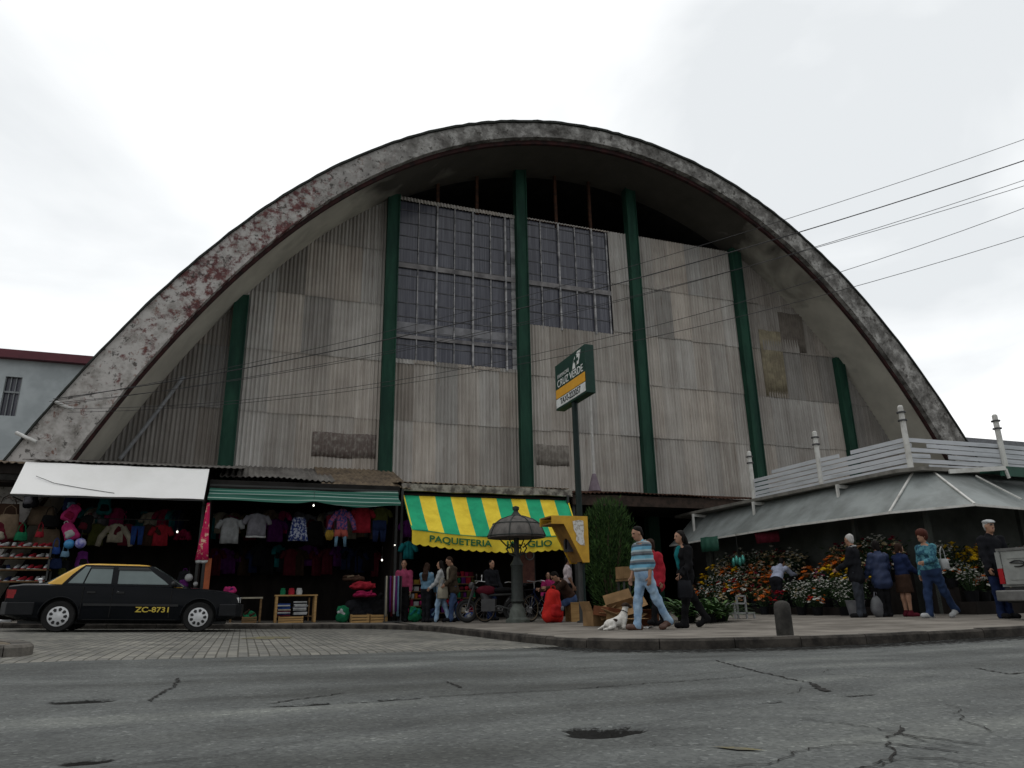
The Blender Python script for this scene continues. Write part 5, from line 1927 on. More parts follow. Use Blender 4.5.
# ------------------------------------------------------------------ bush behind the boxes
def foliage_mesh(b, blobs, n, size, seed, droop=0., needle=False, nk=2):
    rr = random.Random(seed)
    tot = sum(r[0] * r[1] * r[2] for _, r in blobs)
    for c, r in blobs:
        for _ in range(int(n * r[0] * r[1] * r[2] / tot)):
            while True:
                q = Vector((rr.uniform(-1, 1), rr.uniform(-1, 1), rr.uniform(-1, 1)))
                if .12 < q.length < 1 and rr.random() < .25 + .75 * q.length ** 2:
                    break
            pos = Vector(c) + Vector((q.x * r[0], q.y * r[1], q.z * r[2]))
            nrm = (q + Vector((rr.uniform(-.9, .9), rr.uniform(-.9, .9), rr.uniform(-.5, 1.0)))).normalized()
            d = nrm.cross(Vector((rr.uniform(-1, 1), rr.uniform(-1, 1), rr.uniform(-1, 1))))
            if needle:
                d = (q * .7 + Vector((rr.uniform(-.4, .4), rr.uniform(-.4, .4), .8))).normalized()
            if d.length < .1: continue
            d.normalize()
            e = d.cross(nrm).normalized()
            s = size * rr.uniform(.6, 1.3)
            w = s * (.28 if needle else .55)
            L_ = s * (1.5 if needle else 1.2)
            d = (d - Vector((0, 0, droop))).normalized()
            b.add([pos, pos + d * L_ * .5 + e * w * .5, pos + d * L_, pos + d * L_ * .5 - e * w * .5], [(0, 1, 2, 3)], rr.randrange(nk))


M_LEAF1 = mat('dark_leaf', (.027, .06, .018), (.016, .037, .011), rough=.8, scale=3)
M_LEAF2 = mat('mid_leaf', (.06, .12, .032), (.036, .072, .02), rough=.8, scale=3)
M_BARK = mat('bark', (.07, .05, .035), rough=.95, bump=.4)
bx, by = 9.3, 18.0
bs = thing('bush', 'tall dark green bush growing behind the cardboard boxes', 'bush', (bx, by, gp(bx, by)))
b = MB()
rr = random.Random(8)
blobs = [((0, 0, .8), (.6, .55, .7)), ((.1, 0, 1.7), (.74, .6, .7)), ((-.12, .1, 2.35), (.6, .5, .6)), ((.38, 0, 2.3), (.38, .4, .5)), ((-.45, -.05, 1.5), (.4, .45, .5)), ((.0, -.1, 2.7), (.5, .42, .42)), ((.55, -.1, 1.2), (.25, .35, .4))]
for k in range(44):
    a_, zz_ = rr.uniform(0, 2 * PI), rr.uniform(.7, 3.1)
    q_ = (.72 if zz_ < 2.3 else .5 if zz_ < 2.8 else .3) * rr.uniform(.8, 1.15)
    blobs.append(((q_ * math.cos(a_), q_ * .85 * math.sin(a_), zz_), (.12, .12, .2)))
foliage_mesh(b, blobs, 7500, .10, 5, nk=2, needle=True)
b.build('foliage', [M_LEAF1, M_LEAF2], bs)
p = MB()
for k in range(6):
    a = k * 1.05
    p.tube([(.06 * math.cos(a), .06 * math.sin(a), 0), (.2 * math.cos(a), .15 * math.sin(a), 1.0), (.36 * math.cos(a), .3 * math.sin(a), 2.0), (.4 * math.cos(a + .3), .3 * math.sin(a), 2.7)], [.04, .03, .02, .008], 6)
p.build('stems', M_BARK, bs)


def fern(label, loc, n, L0, seed, name='leafy_plant', mats=None, group=None):
    o = thing(name, label, 'plant', loc, 0, group)
    rr = random.Random(seed)
    b = MB()
    for k in range(n):
        a = rr.uniform(0, 2 * PI)
        el = rr.uniform(.7, 1.4)
        L_ = L0 * rr.uniform(.65, 1.1)
        st = Vector((rr.uniform(-.15, .15), rr.uniform(-.1, .1), rr.uniform(0, .15)))
        P = []
        for i in range(8):
            f = i / 7
            out = math.cos(el) * f + .35 * f * f
            P.append(st + Vector((math.cos(a) * out * L_, math.sin(a) * out * L_, (math.sin(el) * f - .55 * f * f) * L_)))
        e = Vector((-math.sin(a), math.cos(a), 0))
        k_ = rr.randrange(2)
        for i in range(7):
            w0 = .022 * (1 - abs(i / 7 - .35)) * L0 * 2; w1 = .022 * (1 - abs((i + 1) / 7 - .35)) * L0 * 2 * (0.05 if i == 6 else 1)
            b.add([P[i] - e * w0, P[i] + e * w0, P[i + 1] + e * w1, P[i + 1] - e * w1], [(0, 1, 2, 3)], k_)
    b.build('leaves', mats or [M_FERN1, M_FERN2], o)
    p = MB(); p.lathe([(.13, 0), (.17, .24), (.15, .24), (.13, .2)], 12); p.build('pot', M_C['black'], o)


M_FERN1 = mat('bright_fern', (.07, .155, .03), (.045, .10, .02), rough=.55)
M_FERN2 = mat('dark_fern', (.035, .09, .022), (.025, .06, .016), rough=.55)
for i, (x, y, lab) in enumerate(((9.0, 13.2, 'large bright green fern plant on the pavement right of the woman in black'), (8.75, 13.6, 'fern plant directly behind the woman in black'), (9.45, 13.5, 'rightmost green fern plant at the end of the flower stand'),
                                 (8.2, 14.4, 'low fern plant behind the woman in red'), (9.3, 14.6, 'tall fern plant at the back beside the flower stand'))):
    fern(lab, (x, y, gp(x, y)), 80, .85 if i != 3 else .45, 30 + i, group='green ferns on the pavement')

# ------------------------------------------------------------------ cardboard
M_CARD = mat('cardboard', (.25, .155, .075), (.17, .105, .05), rough=.9, scale=4)
M_CARDD = mat('red_brown_cardboard', (.14, .05, .022), (.10, .038, .018), rough=.9, scale=4)


def carton(label, loc, d, rz, flaps, m=None, tilt=(0, 0)):
    m = m or M_CARD
    o = thing('cardboard_box', label, 'box', loc, rz, 'cardboard boxes dumped by the dog')
    w, l, h = d
    t = .008
    T = Matrix.Rotation(tilt[0], 4, 'X') @ Matrix.Rotation(tilt[1], 4, 'Y')
    p = MB()
    for c, s in (((0, 0, t / 2), (w, l, t)), ((-w / 2, 0, h / 2 + t), (t, l - 2 * t, h)), ((w / 2, 0, h / 2 + t), (t, l - 2 * t, h)), ((0, -l / 2, h / 2 + t), (w, t, h)), ((0, l / 2, h / 2 + t), (w, t, h))):
        p.box(T @ Vector(c), s, T.to_3x3())
    p.build('carton', m, o)
    for i, a in enumerate(flaps):
        if a is None: continue
        p = MB()
        ax = i % 2
        sgn = 1 if i < 2 else -1
        if ax == 0:
            P = [Vector((sgn * w / 2, -l / 2, h + t)), Vector((sgn * w / 2, l / 2, h + t))]
            dv = Vector((sgn * math.cos(a), 0, math.sin(a))) * l * .5
        else:
            P = [Vector((-w / 2, sgn * l / 2, h + t)), Vector((w / 2, sgn * l / 2, h + t))]
            dv = Vector((0, sgn * math.cos(a), math.sin(a))) * l * .5
        n = dv.cross(P[1] - P[0]).normalized() * .006
        q = [P[0], P[1], P[1] + dv, P[0] + dv]
        vs = [T @ v for v in q] + [T @ (v + n) for v in q]
        p.add(vs, [(0, 1, 2, 3), (7, 6, 5, 4), (0, 4, 5, 1), (1, 5, 6, 2), (2, 6, 7, 3), (3, 7, 4, 0)])
        p.build('flap', m, o)
    return o


carton('open cardboard box with spread flaps lying nearest the dog', (6.95, 13.1, gp(6.95, 13.1)), (.5, .42, .2), .35, (.35, -.2, .5, .2), tilt=(.25, .0))
carton('large tan cardboard box lying tilted on top of the heap', (7.2, 13.5, .36), (.56, .42, .14), -.2, (.1, .5, -.1, .3), tilt=(.55, -.3))
carton('red brown cardboard box wedged under the tilted tan one', (6.8, 13.45, .3), (.42, .36, .17), .5, (None, None, None, None), M_CARDD, tilt=(.1, .12))
carton('flattened cardboard carton at the left of the heap', (6.75, 13.8, gp(6.9, 13.9)), (.4, .4, .28), .1, (.6, None, 1.2, None))
carton('dark carton between the dog and the man in stripes', (7.6, 13.3, gp(7.7, 13.3)), (.42, .4, .22), -.3, (.2, None, None, .4), M_CARDD)
cb = carton('small closed cardboard box on a tall stool behind the man in stripes', (7.86, 14.5, 1.05), (.34, .3, .24), .1, (PI - .02, None, PI - .02, None))
del cb['group']
o = thing('stool', 'tall dark stool carrying a small cardboard box', 'stool', (7.86, 14.5, gp(7.86, 14.5)))
p = MB(); p.box((0, 0, .90), (.36, .34, .04)); p.build('seat', M_WOODD, o)
for sx in (-1, 1):
    for sy in (-1, 1):
        p = MB(); p.bar((sx * .16, sy * .14, 0), (sx * .13, sy * .12, .88), .035); p.build('leg', M_POST, o)
rr = random.Random(9)
for i in range(5):
    x, y = 6.62 + rr.uniform(-.35, .3), 12.0 + rr.uniform(-.2, .3)
    p = MB(); p.sheet(lambda u, w: ((u - .5) * .16, (w - .5) * .11, .012 + .02 * math.sin(5 * u + i) * w), 5, 4, (0, 0, .002))
    q = p.build('paper_scrap', M_C['white'])
    q.location = (x, y, gp(x, y) + .008); q.rotation_euler.z = rr.uniform(0, 3)
    tag(q, 'crumpled white paper scrap on the pavement below the dog', 'paper scrap', 'paper scraps by the dog')
o = thing('seat_crate', 'upright pale wooden box under the seated person', 'box', (7.72, 17.0, gp(7.72, 17)))
p = MB(); p.box((0, 0, .215), (.34, .36, .43)); p.build('box_body', M_WOOD, o)
p = MB(); p.box((0, 0, .441), (.36, .38, .02)); p.build('lid', M_WOOD, o)
o = backpack('upright red rucksack on the pavement in front of the seated person', (7.02, 16.7, gp(7, 16.7) + .40), mat('scarlet_nylon', (.50, .022, .016), (.36, .015, .012), rough=.8, spec=.15), mat('scarlet_nylon_dark', (.4, .015, .015), rough=.8, spec=.15), 1.62, .3, .06, slump=.15)
p = MB(); p.ell((.1, -.24, -.08), (.05, .03, .06), 8, 6); p.build('buckle', M_C['grey'], o)

# ------------------------------------------------------------------ bicycles and motorcycle
M_RUB = mat('tyre_rubber', (.02, .02, .02), rough=.85)
M_TAN = mat('tan_rim', (.22, .16, .09), rough=.6)
M_STEEL = mat('bright_steel', (.45, .45, .46), rough=.35, metal=.8)


def wheel(o, c, r, tr, rim, spokes=14, hub=.03, nm='wheel'):
    p = MB()
    cx, cy, cz = c
    ring = [(cx + (r - tr) * math.cos(a), cy, cz + (r - tr) * math.sin(a)) for a in np.linspace(0, 2 * PI, 33)[:-1]]
    p.tube(ring, tr, 8, closed=True)
    w = p.build(nm, M_RUB, o, smooth=True)
    p = MB(); p.tube([(cx + (r - 2.1 * tr) * math.cos(a), cy, cz + (r - 2.1 * tr) * math.sin(a)) for a in np.linspace(0, 2 * PI, 33)[:-1]], tr * .5, 6, closed=True); p.build('rim', rim, w, smooth=True)
    p = MB()
    for k in range(spokes):
        a = 2 * PI * k / spokes
        p.bar((cx, cy + .02 * (-1) ** k, cz), (cx + (r - 2 * tr) * math.cos(a), cy, cz + (r - 2 * tr) * math.sin(a)), .005)
    p.tube([(cx, cy - .04, cz), (cx, cy + .04, cz)], hub, 8)
    p.build('spokes', M_STEEL, w)
    return w


def bicycle(label, loc, rz, m, rim):
    o = thing('bicycle', label, 'bicycle', loc, rz, 'bicycles parked around the lamp')
    wheel(o, (-.52, 0, .33), .33, .02, rim); wheel(o, (.52, 0, .33), .33, .02, rim)
    p = MB()
    bb, st, hd1, hd2 = (-.05, 0, .30), (-.2, 0, .78), (.36, 0, .80), (.39, 0, .70)
    for a, c in ((bb, st), (bb, hd2), (st, hd1), (hd1, hd2)):
        p.tube([a, c], .017, 8)
    for s in (-1, 1):
        p.tube([(-.52, s * .06, .33), bb], .009, 6); p.tube([(-.52, s * .06, .33), st], .009, 6)
    p.build('frame', m, o, smooth=40)
    p = MB()
    for s in (-1, 1):
        p.tube([(.39, s * .05, .70), (.45, s * .05, .5), (.52, s * .05, .33)], .011, 6)
    p.build('fork', m, o)
    p = MB(); p.tube([(.28, -.28, .98), (.36, -.22, 1.0), (.37, 0, .97), (.36, .22, 1.0), (.28, .28, .98)], .012, 6); p.tube([(.37, 0, .97), (.36, 0, .8)], .013, 6); p.build('handlebar', M_STEEL, o)
    p = MB(); p.ell((-.22, 0, .90), (.14, .07, .035), 10, 6); p.tube([(-.2, 0, .78), (-.22, 0, .9)], .013, 6); p.build('saddle', M_C['black'], o, smooth=True)
    p = MB(); p.lathe([(.09, -.01), (.09, .01)], 16, bb, Matrix.Rotation(R(90), 3, 'X')); p.bar((bb[0], -.07, bb[2]), (bb[0] + .12, -.07, bb[2] - .12), .018); p.bar((bb[0], .07, bb[2]), (bb[0] - .12, .07, bb[2] + .12), .018); p.build('crankset', M_STEEL, o)
    return o


bicycle('black bicycle with tan rims parked just left of the lamp base', (6.35, 18.5, gp(6.3, 18.5)), .25, M_C['charcoal'], M_TAN)
bicycle('dark blue bicycle parked right of the lamp with its front wheel to the left', (7.3, 18.0, gp(7.3, 18)), PI + .55, M_C['navy'], M_TAN)
bicycle('black bicycle standing half hidden behind the blue bicycle', (7.15, 18.5, gp(7.2, 18.5)), -.9, M_C['black'], M_STEEL)

M_KEYW = mat('glossy_white', (.8, .8, .8), rough=.2)
mo = thing('motorcycle', 'dark motorcycle with one bright mirror left of the lamp post', 'motorcycle', (5.95, 18.2, gp(5.9, 18.2)), PI - .5)
M_DST = mat('dull_dark_steel', (.06, .06, .062), rough=.5, metal=.4)
wheel(mo, (-.6, 0, .29), .29, .055, M_DST, 10, .06); wheel(mo, (.62, 0, .29), .29, .05, M_DST, 10, .05)
p = MB(); p.ell((.12, 0, .78), (.27, .13, .12), 14, 8); p.build('fuel_tank', M_C['maroon'], mo, smooth=True)
p = MB(); p.ell((-.35, 0, .78), (.35, .12, .07), 14, 8); p.build('seat', M_C['black'], mo, smooth=True)
p = MB(); p.box((.05, 0, .42), (.36, .24, .3)); p.lathe([(.1, 0), (.1, .25)], 10, (.1, 0, .5), Matrix.Rotation(.4, 3, 'Y')); p.build('engine', M_DST, mo)
p = MB()
p.tube([(-.55, 0, .68), (.1, 0, .66), (.38, 0, .86)], .03, 8); p.tube([(-.6, .1, .29), (-.2, .1, .4), (.1, .1, .3)], .02, 6); p.tube([(-.6, -.1, .29), (-.2, -.1, .4), (.1, -.1, .3)], .02, 6); p.build('frame', M_POST, mo)
p = MB()
for s in (-1, 1): p.tube([(.62, s * .09, .29), (.42, s * .09, .9)], .024, 8)
p.build('fork', M_DST, mo)
p = MB(); p.tube([(.22, -.36, 1.0), (.36, -.2, 1.02), (.4, 0, .95), (.36, .2, 1.02), (.22, .36, 1.0)], .014, 6); p.build('handlebar', M_STEEL, mo)
p = MB(); p.ell((.50, 0, .90), (.08, .1, .1), 12, 8); p.build('headlamp', M_DST, mo, smooth=True)
for s in (-1, 1):
    p = MB(); p.ell((.3, s * .34, 1.14), (.015, .065, .045), 10, 6); p.tube([(.3, s * .3, 1.0), (.3, s * .34, 1.12)], .008, 5); p.build('mirror', M_KEYW if s < 0 else M_DST, mo)
p = MB(); p.tube([(.05, -.16, .3), (-.3, -.18, .26), (-.75, -.18, .33)], [.03, .035, .045], 8); p.build('exhaust', M_DST, mo)
p = MB(); p.sheet(lambda u, w: (.62 + .34 * math.cos(.4 + 1.9 * u), (w - .5) * .13, .29 + .34 * math.sin(.4 + 1.9 * u)), 10, 3, (0, 0, .008)); p.build('mudguard', M_C['charcoal'], mo, smooth=True)
# ------------------------------------------------------------------ flower kiosk with skirt roof and fenced deck
M_KROOF = mat('grey_green_roof_sheet', (.245, .27, .265), (.15, .165, .16), rough=.65, scale=1.2, stretch=(1, 1, .4), spec=.35)
M_KWHITE = mat('chalky_white_paint', (.60, .60, .57), (.38, .37, .34), rough=.8, scale=3, lo=.3, hi=.55)
M_KGREEN = mat('bottle_green_paint', (.012, .075, .048), rough=.6)
M_KWALL = mat('dim_green_grey_wall', (.10, .11, .10), (.06, .066, .06), rough=.9, scale=1.5)
kk = thing('flower_kiosk', 'flower kiosk with grey skirt roof and a white slatted fence around its deck', 'kiosk', (16, 14, .15))
ZE, ZD = 2.40, 3.42
# eave outline (going along the side facing left, round the cut corner, then along the street side)
EAVE = [(14.05, 22.6), (13.45, 15.6), (13.68, 12.64), (14.35, 11.06), (16.2, 11.36), (26, 11.9)]
TOPL = [(15.0, 22.4), (14.75, 15.6), (14.95, 12.95), (15.35, 12.72), (16.6, 12.72), (26, 13.1)]
p = MB()


def strip(b, A, B, za, zb, th, nsub=6):
    for i in range(len(A) - 1):
        a0, a1, b0, b1 = A[i], A[i + 1], B[i], B[i + 1]
        b.sheet(lambda u, w: ((a0[0] * (1 - u) + a1[0] * u) * (1 - w) + (b0[0] * (1 - u) + b1[0] * u) * w,
                              (a0[1] * (1 - u) + a1[1] * u) * (1 - w) + (b0[1] * (1 - u) + b1[1] * u) * w,
                              za * (1 - w) + zb * w - .03 * math.sin(PI * w)), nsub, 4, (0, 0, th))


for i in range(len(EAVE) - 1):
    p = MB(); strip(p, EAVE[i:i + 2], TOPL[i:i + 2], ZE, ZD - .02, .02); p.build('roof_panel', M_KROOF, kk, world=True)
for i in (1, 2, 3, 4):
    pass
p = MB()
for a, c in zip(EAVE, EAVE[1:]):
    p.bar((a[0], a[1], ZE + .005), (c[0], c[1], ZE + .005), .035, .05)
p.build('eave_trim', M_KWHITE, kk, world=True)
for i in (2, 3):
    p = MB(); p.bar((EAVE[i][0], EAVE[i][1], ZE + .03), (TOPL[i][0], TOPL[i][1], ZD + .01), .045, .03); p.build('hip_strip', M_KWHITE, kk, world=True)
p = MB(); p.bar((16.0 + .55, 11.3 + .3, ZE + .26), (16.45, 12.5, ZD - .08), .045, .03); p.build('hip_strip', M_KWHITE, kk, world=True)
# deck slab with worn edge
DECK = [(14.45, 22.2), (14.45, 15.6), (14.5, 13.0), (14.85, 12.55), (16.5, 12.5), (26, 12.9)]
p = MB()
poly = [(x, y) for x, y in DECK] + [(26, 23), (14.6, 23)]
p.prism(poly, .09, Matrix.Translation((0, 0, ZD)))
p.build('deck', mat('grey_deck_edge', (.21, .20, .18), (.12, .115, .10), rough=.85, scale=3), kk, world=True)
# walls set back under the roof
p = MB(); p.box2((15.1, 13.6, 0), (15.25, 22, ZD - .01)); p.box2((15.25, 13.6, 0), (26, 13.75, ZD - .01)); p.build('wall', M_KWALL, kk, world=True)
for q in ((14.55, 14.6), (14.9, 12.75), (18.2, 12.9), (14.7, 18.0), (14.95, 21.5)):
    p = MB(); p.box2((q[0], q[1], 0), (q[0] + .1, q[1] + .1, 3.05)); p.build('post', M_KWALL, kk, world=True)
# white brackets that carry the deck over the roof skirt
for (y, z0) in ((21.55, 2.79), (18.3, 2.75), (14.85, 2.93)):
    p = MB(); p.bar((14.42, y, z0 - .05), (14.42, y, ZD - .01), .06); p.bar((14.42, y, ZD - .05), (14.95, y - .05, ZD - .09), .05, .09); p.build('bracket', M_KWHITE, kk, world=True)
# green boards under the street-side deck
p = MB(); p.box2((16.6, 11.95, ZD - .16), (24, 12.0, ZD + .0)); p.box2((16.6, 12.0, ZD - .02), (24, 12.5, ZD + .085)); p.build('green_fascia', M_KGREEN, kk, world=True)
p = MB(); p.bar((15.55, 12.47, ZD - .02), (16.7, 11.92, ZD + .02), .06, .10); p.bar((16.7, 11.92, ZD), (16.75, 11.92, ZD - .22), .05); p.build('bracket', M_KWHITE, kk, world=True)

# the fence on the deck: a thing of its own
fe = thing('deck_fence', 'white slatted fence with ringed posts and missing boards on the kiosk roof', 'fence', (15, 14, ZD + .09))
M_SLAT = mat('blue_white_slat_paint', (.55, .57, .60), (.40, .42, .44), rough=.75, scale=3, stretch=(.4, .4, 3), lo=.3, hi=.55)
FP = [(14.72, 18.55), (14.72, 15.65), (14.80, 12.85), (17.95, 12.85), (25.5, 13.2)]
for i in range(len(FP) - 1):
    a, c = Vector((*FP[i], 0)), Vector((*FP[i + 1], 0))
    d = (c - a); Ln = d.length; d.normalize()
    nb_ = 6
    rr = random.Random(30 + i)
    p = MB()
    for k in range(nb_):
        z = ZD + .16 + k * .128
        parts_ = [(0.03, Ln - .03)]
        if i == 1 and k == 5: parts_ = [(.03, .7), (1.1, Ln - .03)]
        if i == 2:
            if k == 0: parts_ = [(.03, .1), (.6, Ln)]
            if k == 2: parts_ = [(.03, .7), (1.3, Ln)]
            if k == 4: parts_ = [(.03, .15), (.65, Ln)]
        if i == 0 and k == 5: parts_ = [(.9, 2.8)]
        for u0, u1 in parts_:
            P, Q = a + d * u0, a + d * u1
            off_ = rr.uniform(-.01, .01)
            p.bar((P.x, P.y, z + off_), (Q.x, Q.y, z + rr.uniform(-.012, .012)), .02, .10)
    p.build('slat_panel', M_SLAT, fe, world=True)
for (x, y) in [(14.72, 18.6), (14.72, 15.7), (14.75, 12.8), (17.95, 12.8)]:
    p = MB(); p.lathe([(.068, ZD + .09), (.064, 5.02), (.04, 5.05)], 12, (x, y, 0)); q = p.build('post', M_KWHITE, fe, world=True, smooth=30)
    p = MB()
    for z in (4.66, 4.86):
        p.lathe([(.105, z), (.105, z + .03)], 14, (x, y, 0))
    q2 = p.build('post_ring', mat('dark_band', (.07, .07, .075), rough=.7), q)
    q2.location = (0, 0, 0)

# ------------------------------------------------------------------ flower display
p_ = thing('flower_stand', 'stepped dark flower stand along the left side of the kiosk', 'stand', (13.9, 17, .15))
for k in range(4):
    b = MB()
    x0 = 13.15 + k * .42
    b.box2((x0, 13.3, .14), (x0 + .40, 20.6, .36 + k * .27)); b.build('step', M_DARKW, p_, world=True)
p2_ = thing('flower_stand', 'stepped dark flower stand under the street side of the kiosk roof', 'stand', (16.5, 12, .15))
for k in range(3):
    b = MB()
    y0 = 11.75 + k * .42
    b.box2((14.7 + .1 * k, y0, .14), (20, y0 + .4, .45 + k * .3)); b.build('step', M_DARKW, p2_, world=True)

FL = {k: mat('petal_' + k, tuple(x * .85 for x in v), tuple(x * .6 for x in v), rough=.9, scale=20, spec=.1) for k, v in dict(
    red=(.42, .02, .025), orange=(.66, .15, .02), yellow=(.75, .48, .02), white=(.72, .72, .66), pink=(.6, .12, .26), peach=(.66, .34, .18), maroon=(.2, .012, .03), cream=(.6, .5, .3)).items()}
M_STEMG = mat('flower_stem_leaf', (.028, .052, .02), (.018, .036, .013), rough=.85, spec=.15)
M_STEMD = mat('shade_loving_leaf', (.018, .036, .016), (.012, .026, .012), rough=.85, spec=.15)


def bloom(b, c, r, nrm, k, petals=7):
    nrm = nrm.normalized()
    t = nrm.cross(Vector((.3, .1, 1))).normalized()
    e = nrm.cross(t)
    c = Vector(c)
    cone = c - nrm * r * .35
    for i in range(petals):
        a = 2 * PI * i / petals
        a1 = a + 2 * PI / petals * .5
        d0 = t * math.cos(a) + e * math.sin(a)
        da = t * math.cos(a - PI / petals) + e * math.sin(a - PI / petals)
        db = t * math.cos(a1) + e * math.sin(a1)
        b.add([cone, c + da * r * .62 + nrm * r * .1, c + d0 * r + nrm * r * .22, c + db * r * .62 + nrm * r * .1], [(0, 1, 2, 3)], k)
    b.ell(c + nrm * .12 * r, (r * .34, r * .34, r * .3), 6, 4, k=k)


def bouquet(label, cols, group, n=16, h=.42, spread=.2, br=.045, seed=0, tall=1.):
    o = thing('flower_bucket', label, 'flowers', (0, 0, -50), 0, group)
    rr = random.Random(seed)
    p = MB(); p.lathe([(.095, 0), (.13, .2), (.118, .2), (.09, .03)], 12); p.build('bucket', M_C['black'] if seed % 3 else M_C['charcoal'], o)
    b = MB(); s = MB()
    for i in range(n):
        a = rr.uniform(0, 2 * PI)
        q = spread * rr.random() ** .6
        c = Vector((q * math.cos(a), q * math.sin(a), .2 + h * rr.uniform(.35, 1) * tall - q * .5))
        nrm = Vector((math.cos(a) * q * 3, math.sin(a) * q * 3, .5 + rr.random()))
        bloom(b, c, br * rr.uniform(.75, 1.3), nrm, rr.randrange(len(cols)))
        s.bar((c.x * .25, c.y * .25, .15), (c.x, c.y, c.z - .01), .006)
    for i in range(46):
        a = rr.uniform(0, 2 * PI); q = spread * 1.05 * rr.random() ** .5
        c = Vector((q * math.cos(a), q * math.sin(a), .16 + h * rr.uniform(0, .8)))
        d = Vector((math.cos(a), math.sin(a), rr.uniform(-.2, 1.2))).normalized() * rr.uniform(.06, .12)
        e = d.cross(Vector((rr.uniform(-1, 1), rr.uniform(-1, 1), 1))).normalized() * .02
        s.add([c, c + d * .5 + e, c + d, c + d * .5 - e], [(0, 1, 2, 3)])
    b.build('blossom_cluster', [FL[c] for c in cols], o)
    s.build('stems_and_leaves', M_STEMG if seed % 2 else M_STEMD, o)
    return o


BK = [
    (['red', 'maroon'], 'bucket of dark red flowers on the kiosk stand'), (['orange', 'peach'], 'bucket of orange flowers on the kiosk stand'), (['yellow'], 'bucket of yellow flowers on the kiosk stand'),
    (['white'], 'bucket of white daisies on the kiosk stand'), (['pink', 'white'], 'bucket of pink and white flowers on the kiosk stand'), (['red', 'orange', 'white'], 'bucket of mixed red, orange and white flowers on the kiosk stand'),
    (['cream', 'white'], 'bucket of cream coloured flowers on the kiosk stand'), (['maroon', 'peach', 'cream'], 'bucket of dull maroon and peach flowers on the kiosk stand')]
PR = []
for i, (c, lab) in enumerate(BK):
    big = i in (1, 2)
    q = bouquet(lab, c, lab.replace('bucket', 'buckets'), n=(44 if i == 3 else 17 if big else 28), br=(.028 if i == 3 else .07 if big else .046), seed=50 + i, h=.46)
    PR.append([q, False])


def put(k, loc, sc=1.):
    q, used = PR[k]
    rz = random.uniform(0, 6.28)
    if not used:
        q.location = loc; q.rotation_euler.z = rz; PR[k][1] = True
        q.scale = (sc,) * 3
    else:
        dup(q, loc, rz, sc=sc)


rr = random.Random(77)
for k in range(4):
    y = 13.5
    while y < 20.4:
        near = y < 16.2
        c = rr.choice(([3, 3, 3, 6, 5, 1] if near else [3, 1, 6, 5, 7, 2], [2, 2, 1, 5, 4, 3] if near else [1, 2, 3, 7, 5], [2, 6, 3, 1, 5] if near else [7, 6, 2, 1, 3], [6, 3, 2, 7] if near else [7, 6, 3])[k])
        if not (k >= 1 and 15.6 < y < 16.5):
            put(c, (13.33 + k * .42 + rr.uniform(-.04, .04), y, .36 + k * .27), rr.uniform(.9, 1.2) * (1.25 if k == 3 else 1))
        y += rr.uniform(.28, .36)
for k in range(3):
    x = 14.85
    while x < 18.6:
        put(rr.choice([[3, 6, 5], [3, 2, 5, 6], [2, 2, 1, 3]][k]), (x, 11.93 + k * .42, .45 + k * .3), rr.uniform(.95, 1.25))
        x += rr.uniform(.29, .38)
# a few buckets on the pavement in front
for x, y, c in ((12.9, 15.0, 3), (12.85, 14.4, 5), (12.9, 16.4, 1), (12.85, 17.3, 7), (12.9, 18.2, 6), (13.0, 13.7, 3), (12.8, 15.7, 0)):
    put(c, (x, y, gp(x, y)), 1.0)
M_DULL = mat('dull_grey_plastic', (.15, .155, .16), (.11, .11, .12), rough=.8)
# large dark foliage arrangement and a white basin
fern('dark leafy arrangement standing high at the back of the flower stand', (14.45, 14.2, 1.2), 60, .6, 91, mats=[M_LEAF1, M_LEAF2])
fern('second dark leafy arrangement beside the old man in the dark suit', (14.3, 13.6, 1.2), 60, .55, 92, mats=[M_LEAF1, M_LEAF2])
for lab, loc in (('white plastic basin on the pavement between the flowers and the old man', (12.75, 13.1)),):
    o = thing('plastic_tub', lab, 'tub', (*loc, gp(*loc)))
    p = MB(); p.lathe([(.15, 0), (.2, .32), (.21, .32), (.21, .34), (.185, .34), (.14, .03)], 16); p.build('tub_wall', M_DULL, o, smooth=30)
o = thing('plastic_bag', 'pale grey plastic carrier bag standing beside the old man', 'bag', (12.55, 12.3, gp(12.5, 12.3)))
p = MB(); p.ell((0, 0, .2), (.17, .1, .22), 14, 10, lump=.12, seed=4); p.build('bag_body', M_DULL, o, smooth=True)
p = MB(); p.tube([(-.06, 0, .38), (-.03, 0, .5), (.03, 0, .5), (.06, 0, .38)], .012, 6); p.build('handle', M_C['grey'], o)
# small pale metal frame chair in front of the flowers
o = thing('metal_stand', 'small pale grey metal frame stand in front of the flowers left of the bollard', 'stand', (10.55, 14.1, gp(10.5, 14.1)))
M_PALE = mat('pale_grey_metal', (.26, .265, .27), rough=.5)
p = MB()
for a, c in (((-.25, 0, .12), (.25, 0, .12)), ((-.25, 0, .34), (-.25, 0, 0)), ((.05, 0, .50), (.05, 0, 0)), ((.25, 0, .14), (.25, 0, 0)), ((-.25, .3, .12), (.25, .3, .12)), ((-.25, .3, .34), (-.25, .3, 0)), ((.05, .3, .50), (.05, .3, 0)),
             ((-.25, 0, .32), (-.25, .3, .32)), ((.05, 0, .49), (.05, .3, .49)), ((-.25, .0, .33), (.05, 0, .33)), ((-.1, 0, .49), (.05, 0, .49))):
    p.bar(a, c, .035)
p.build('frame', M_PALE, o)
p = MB(); p.box((-.1, .15, .33), (.26, .28, .02)); p.build('seat', M_PALE, o)
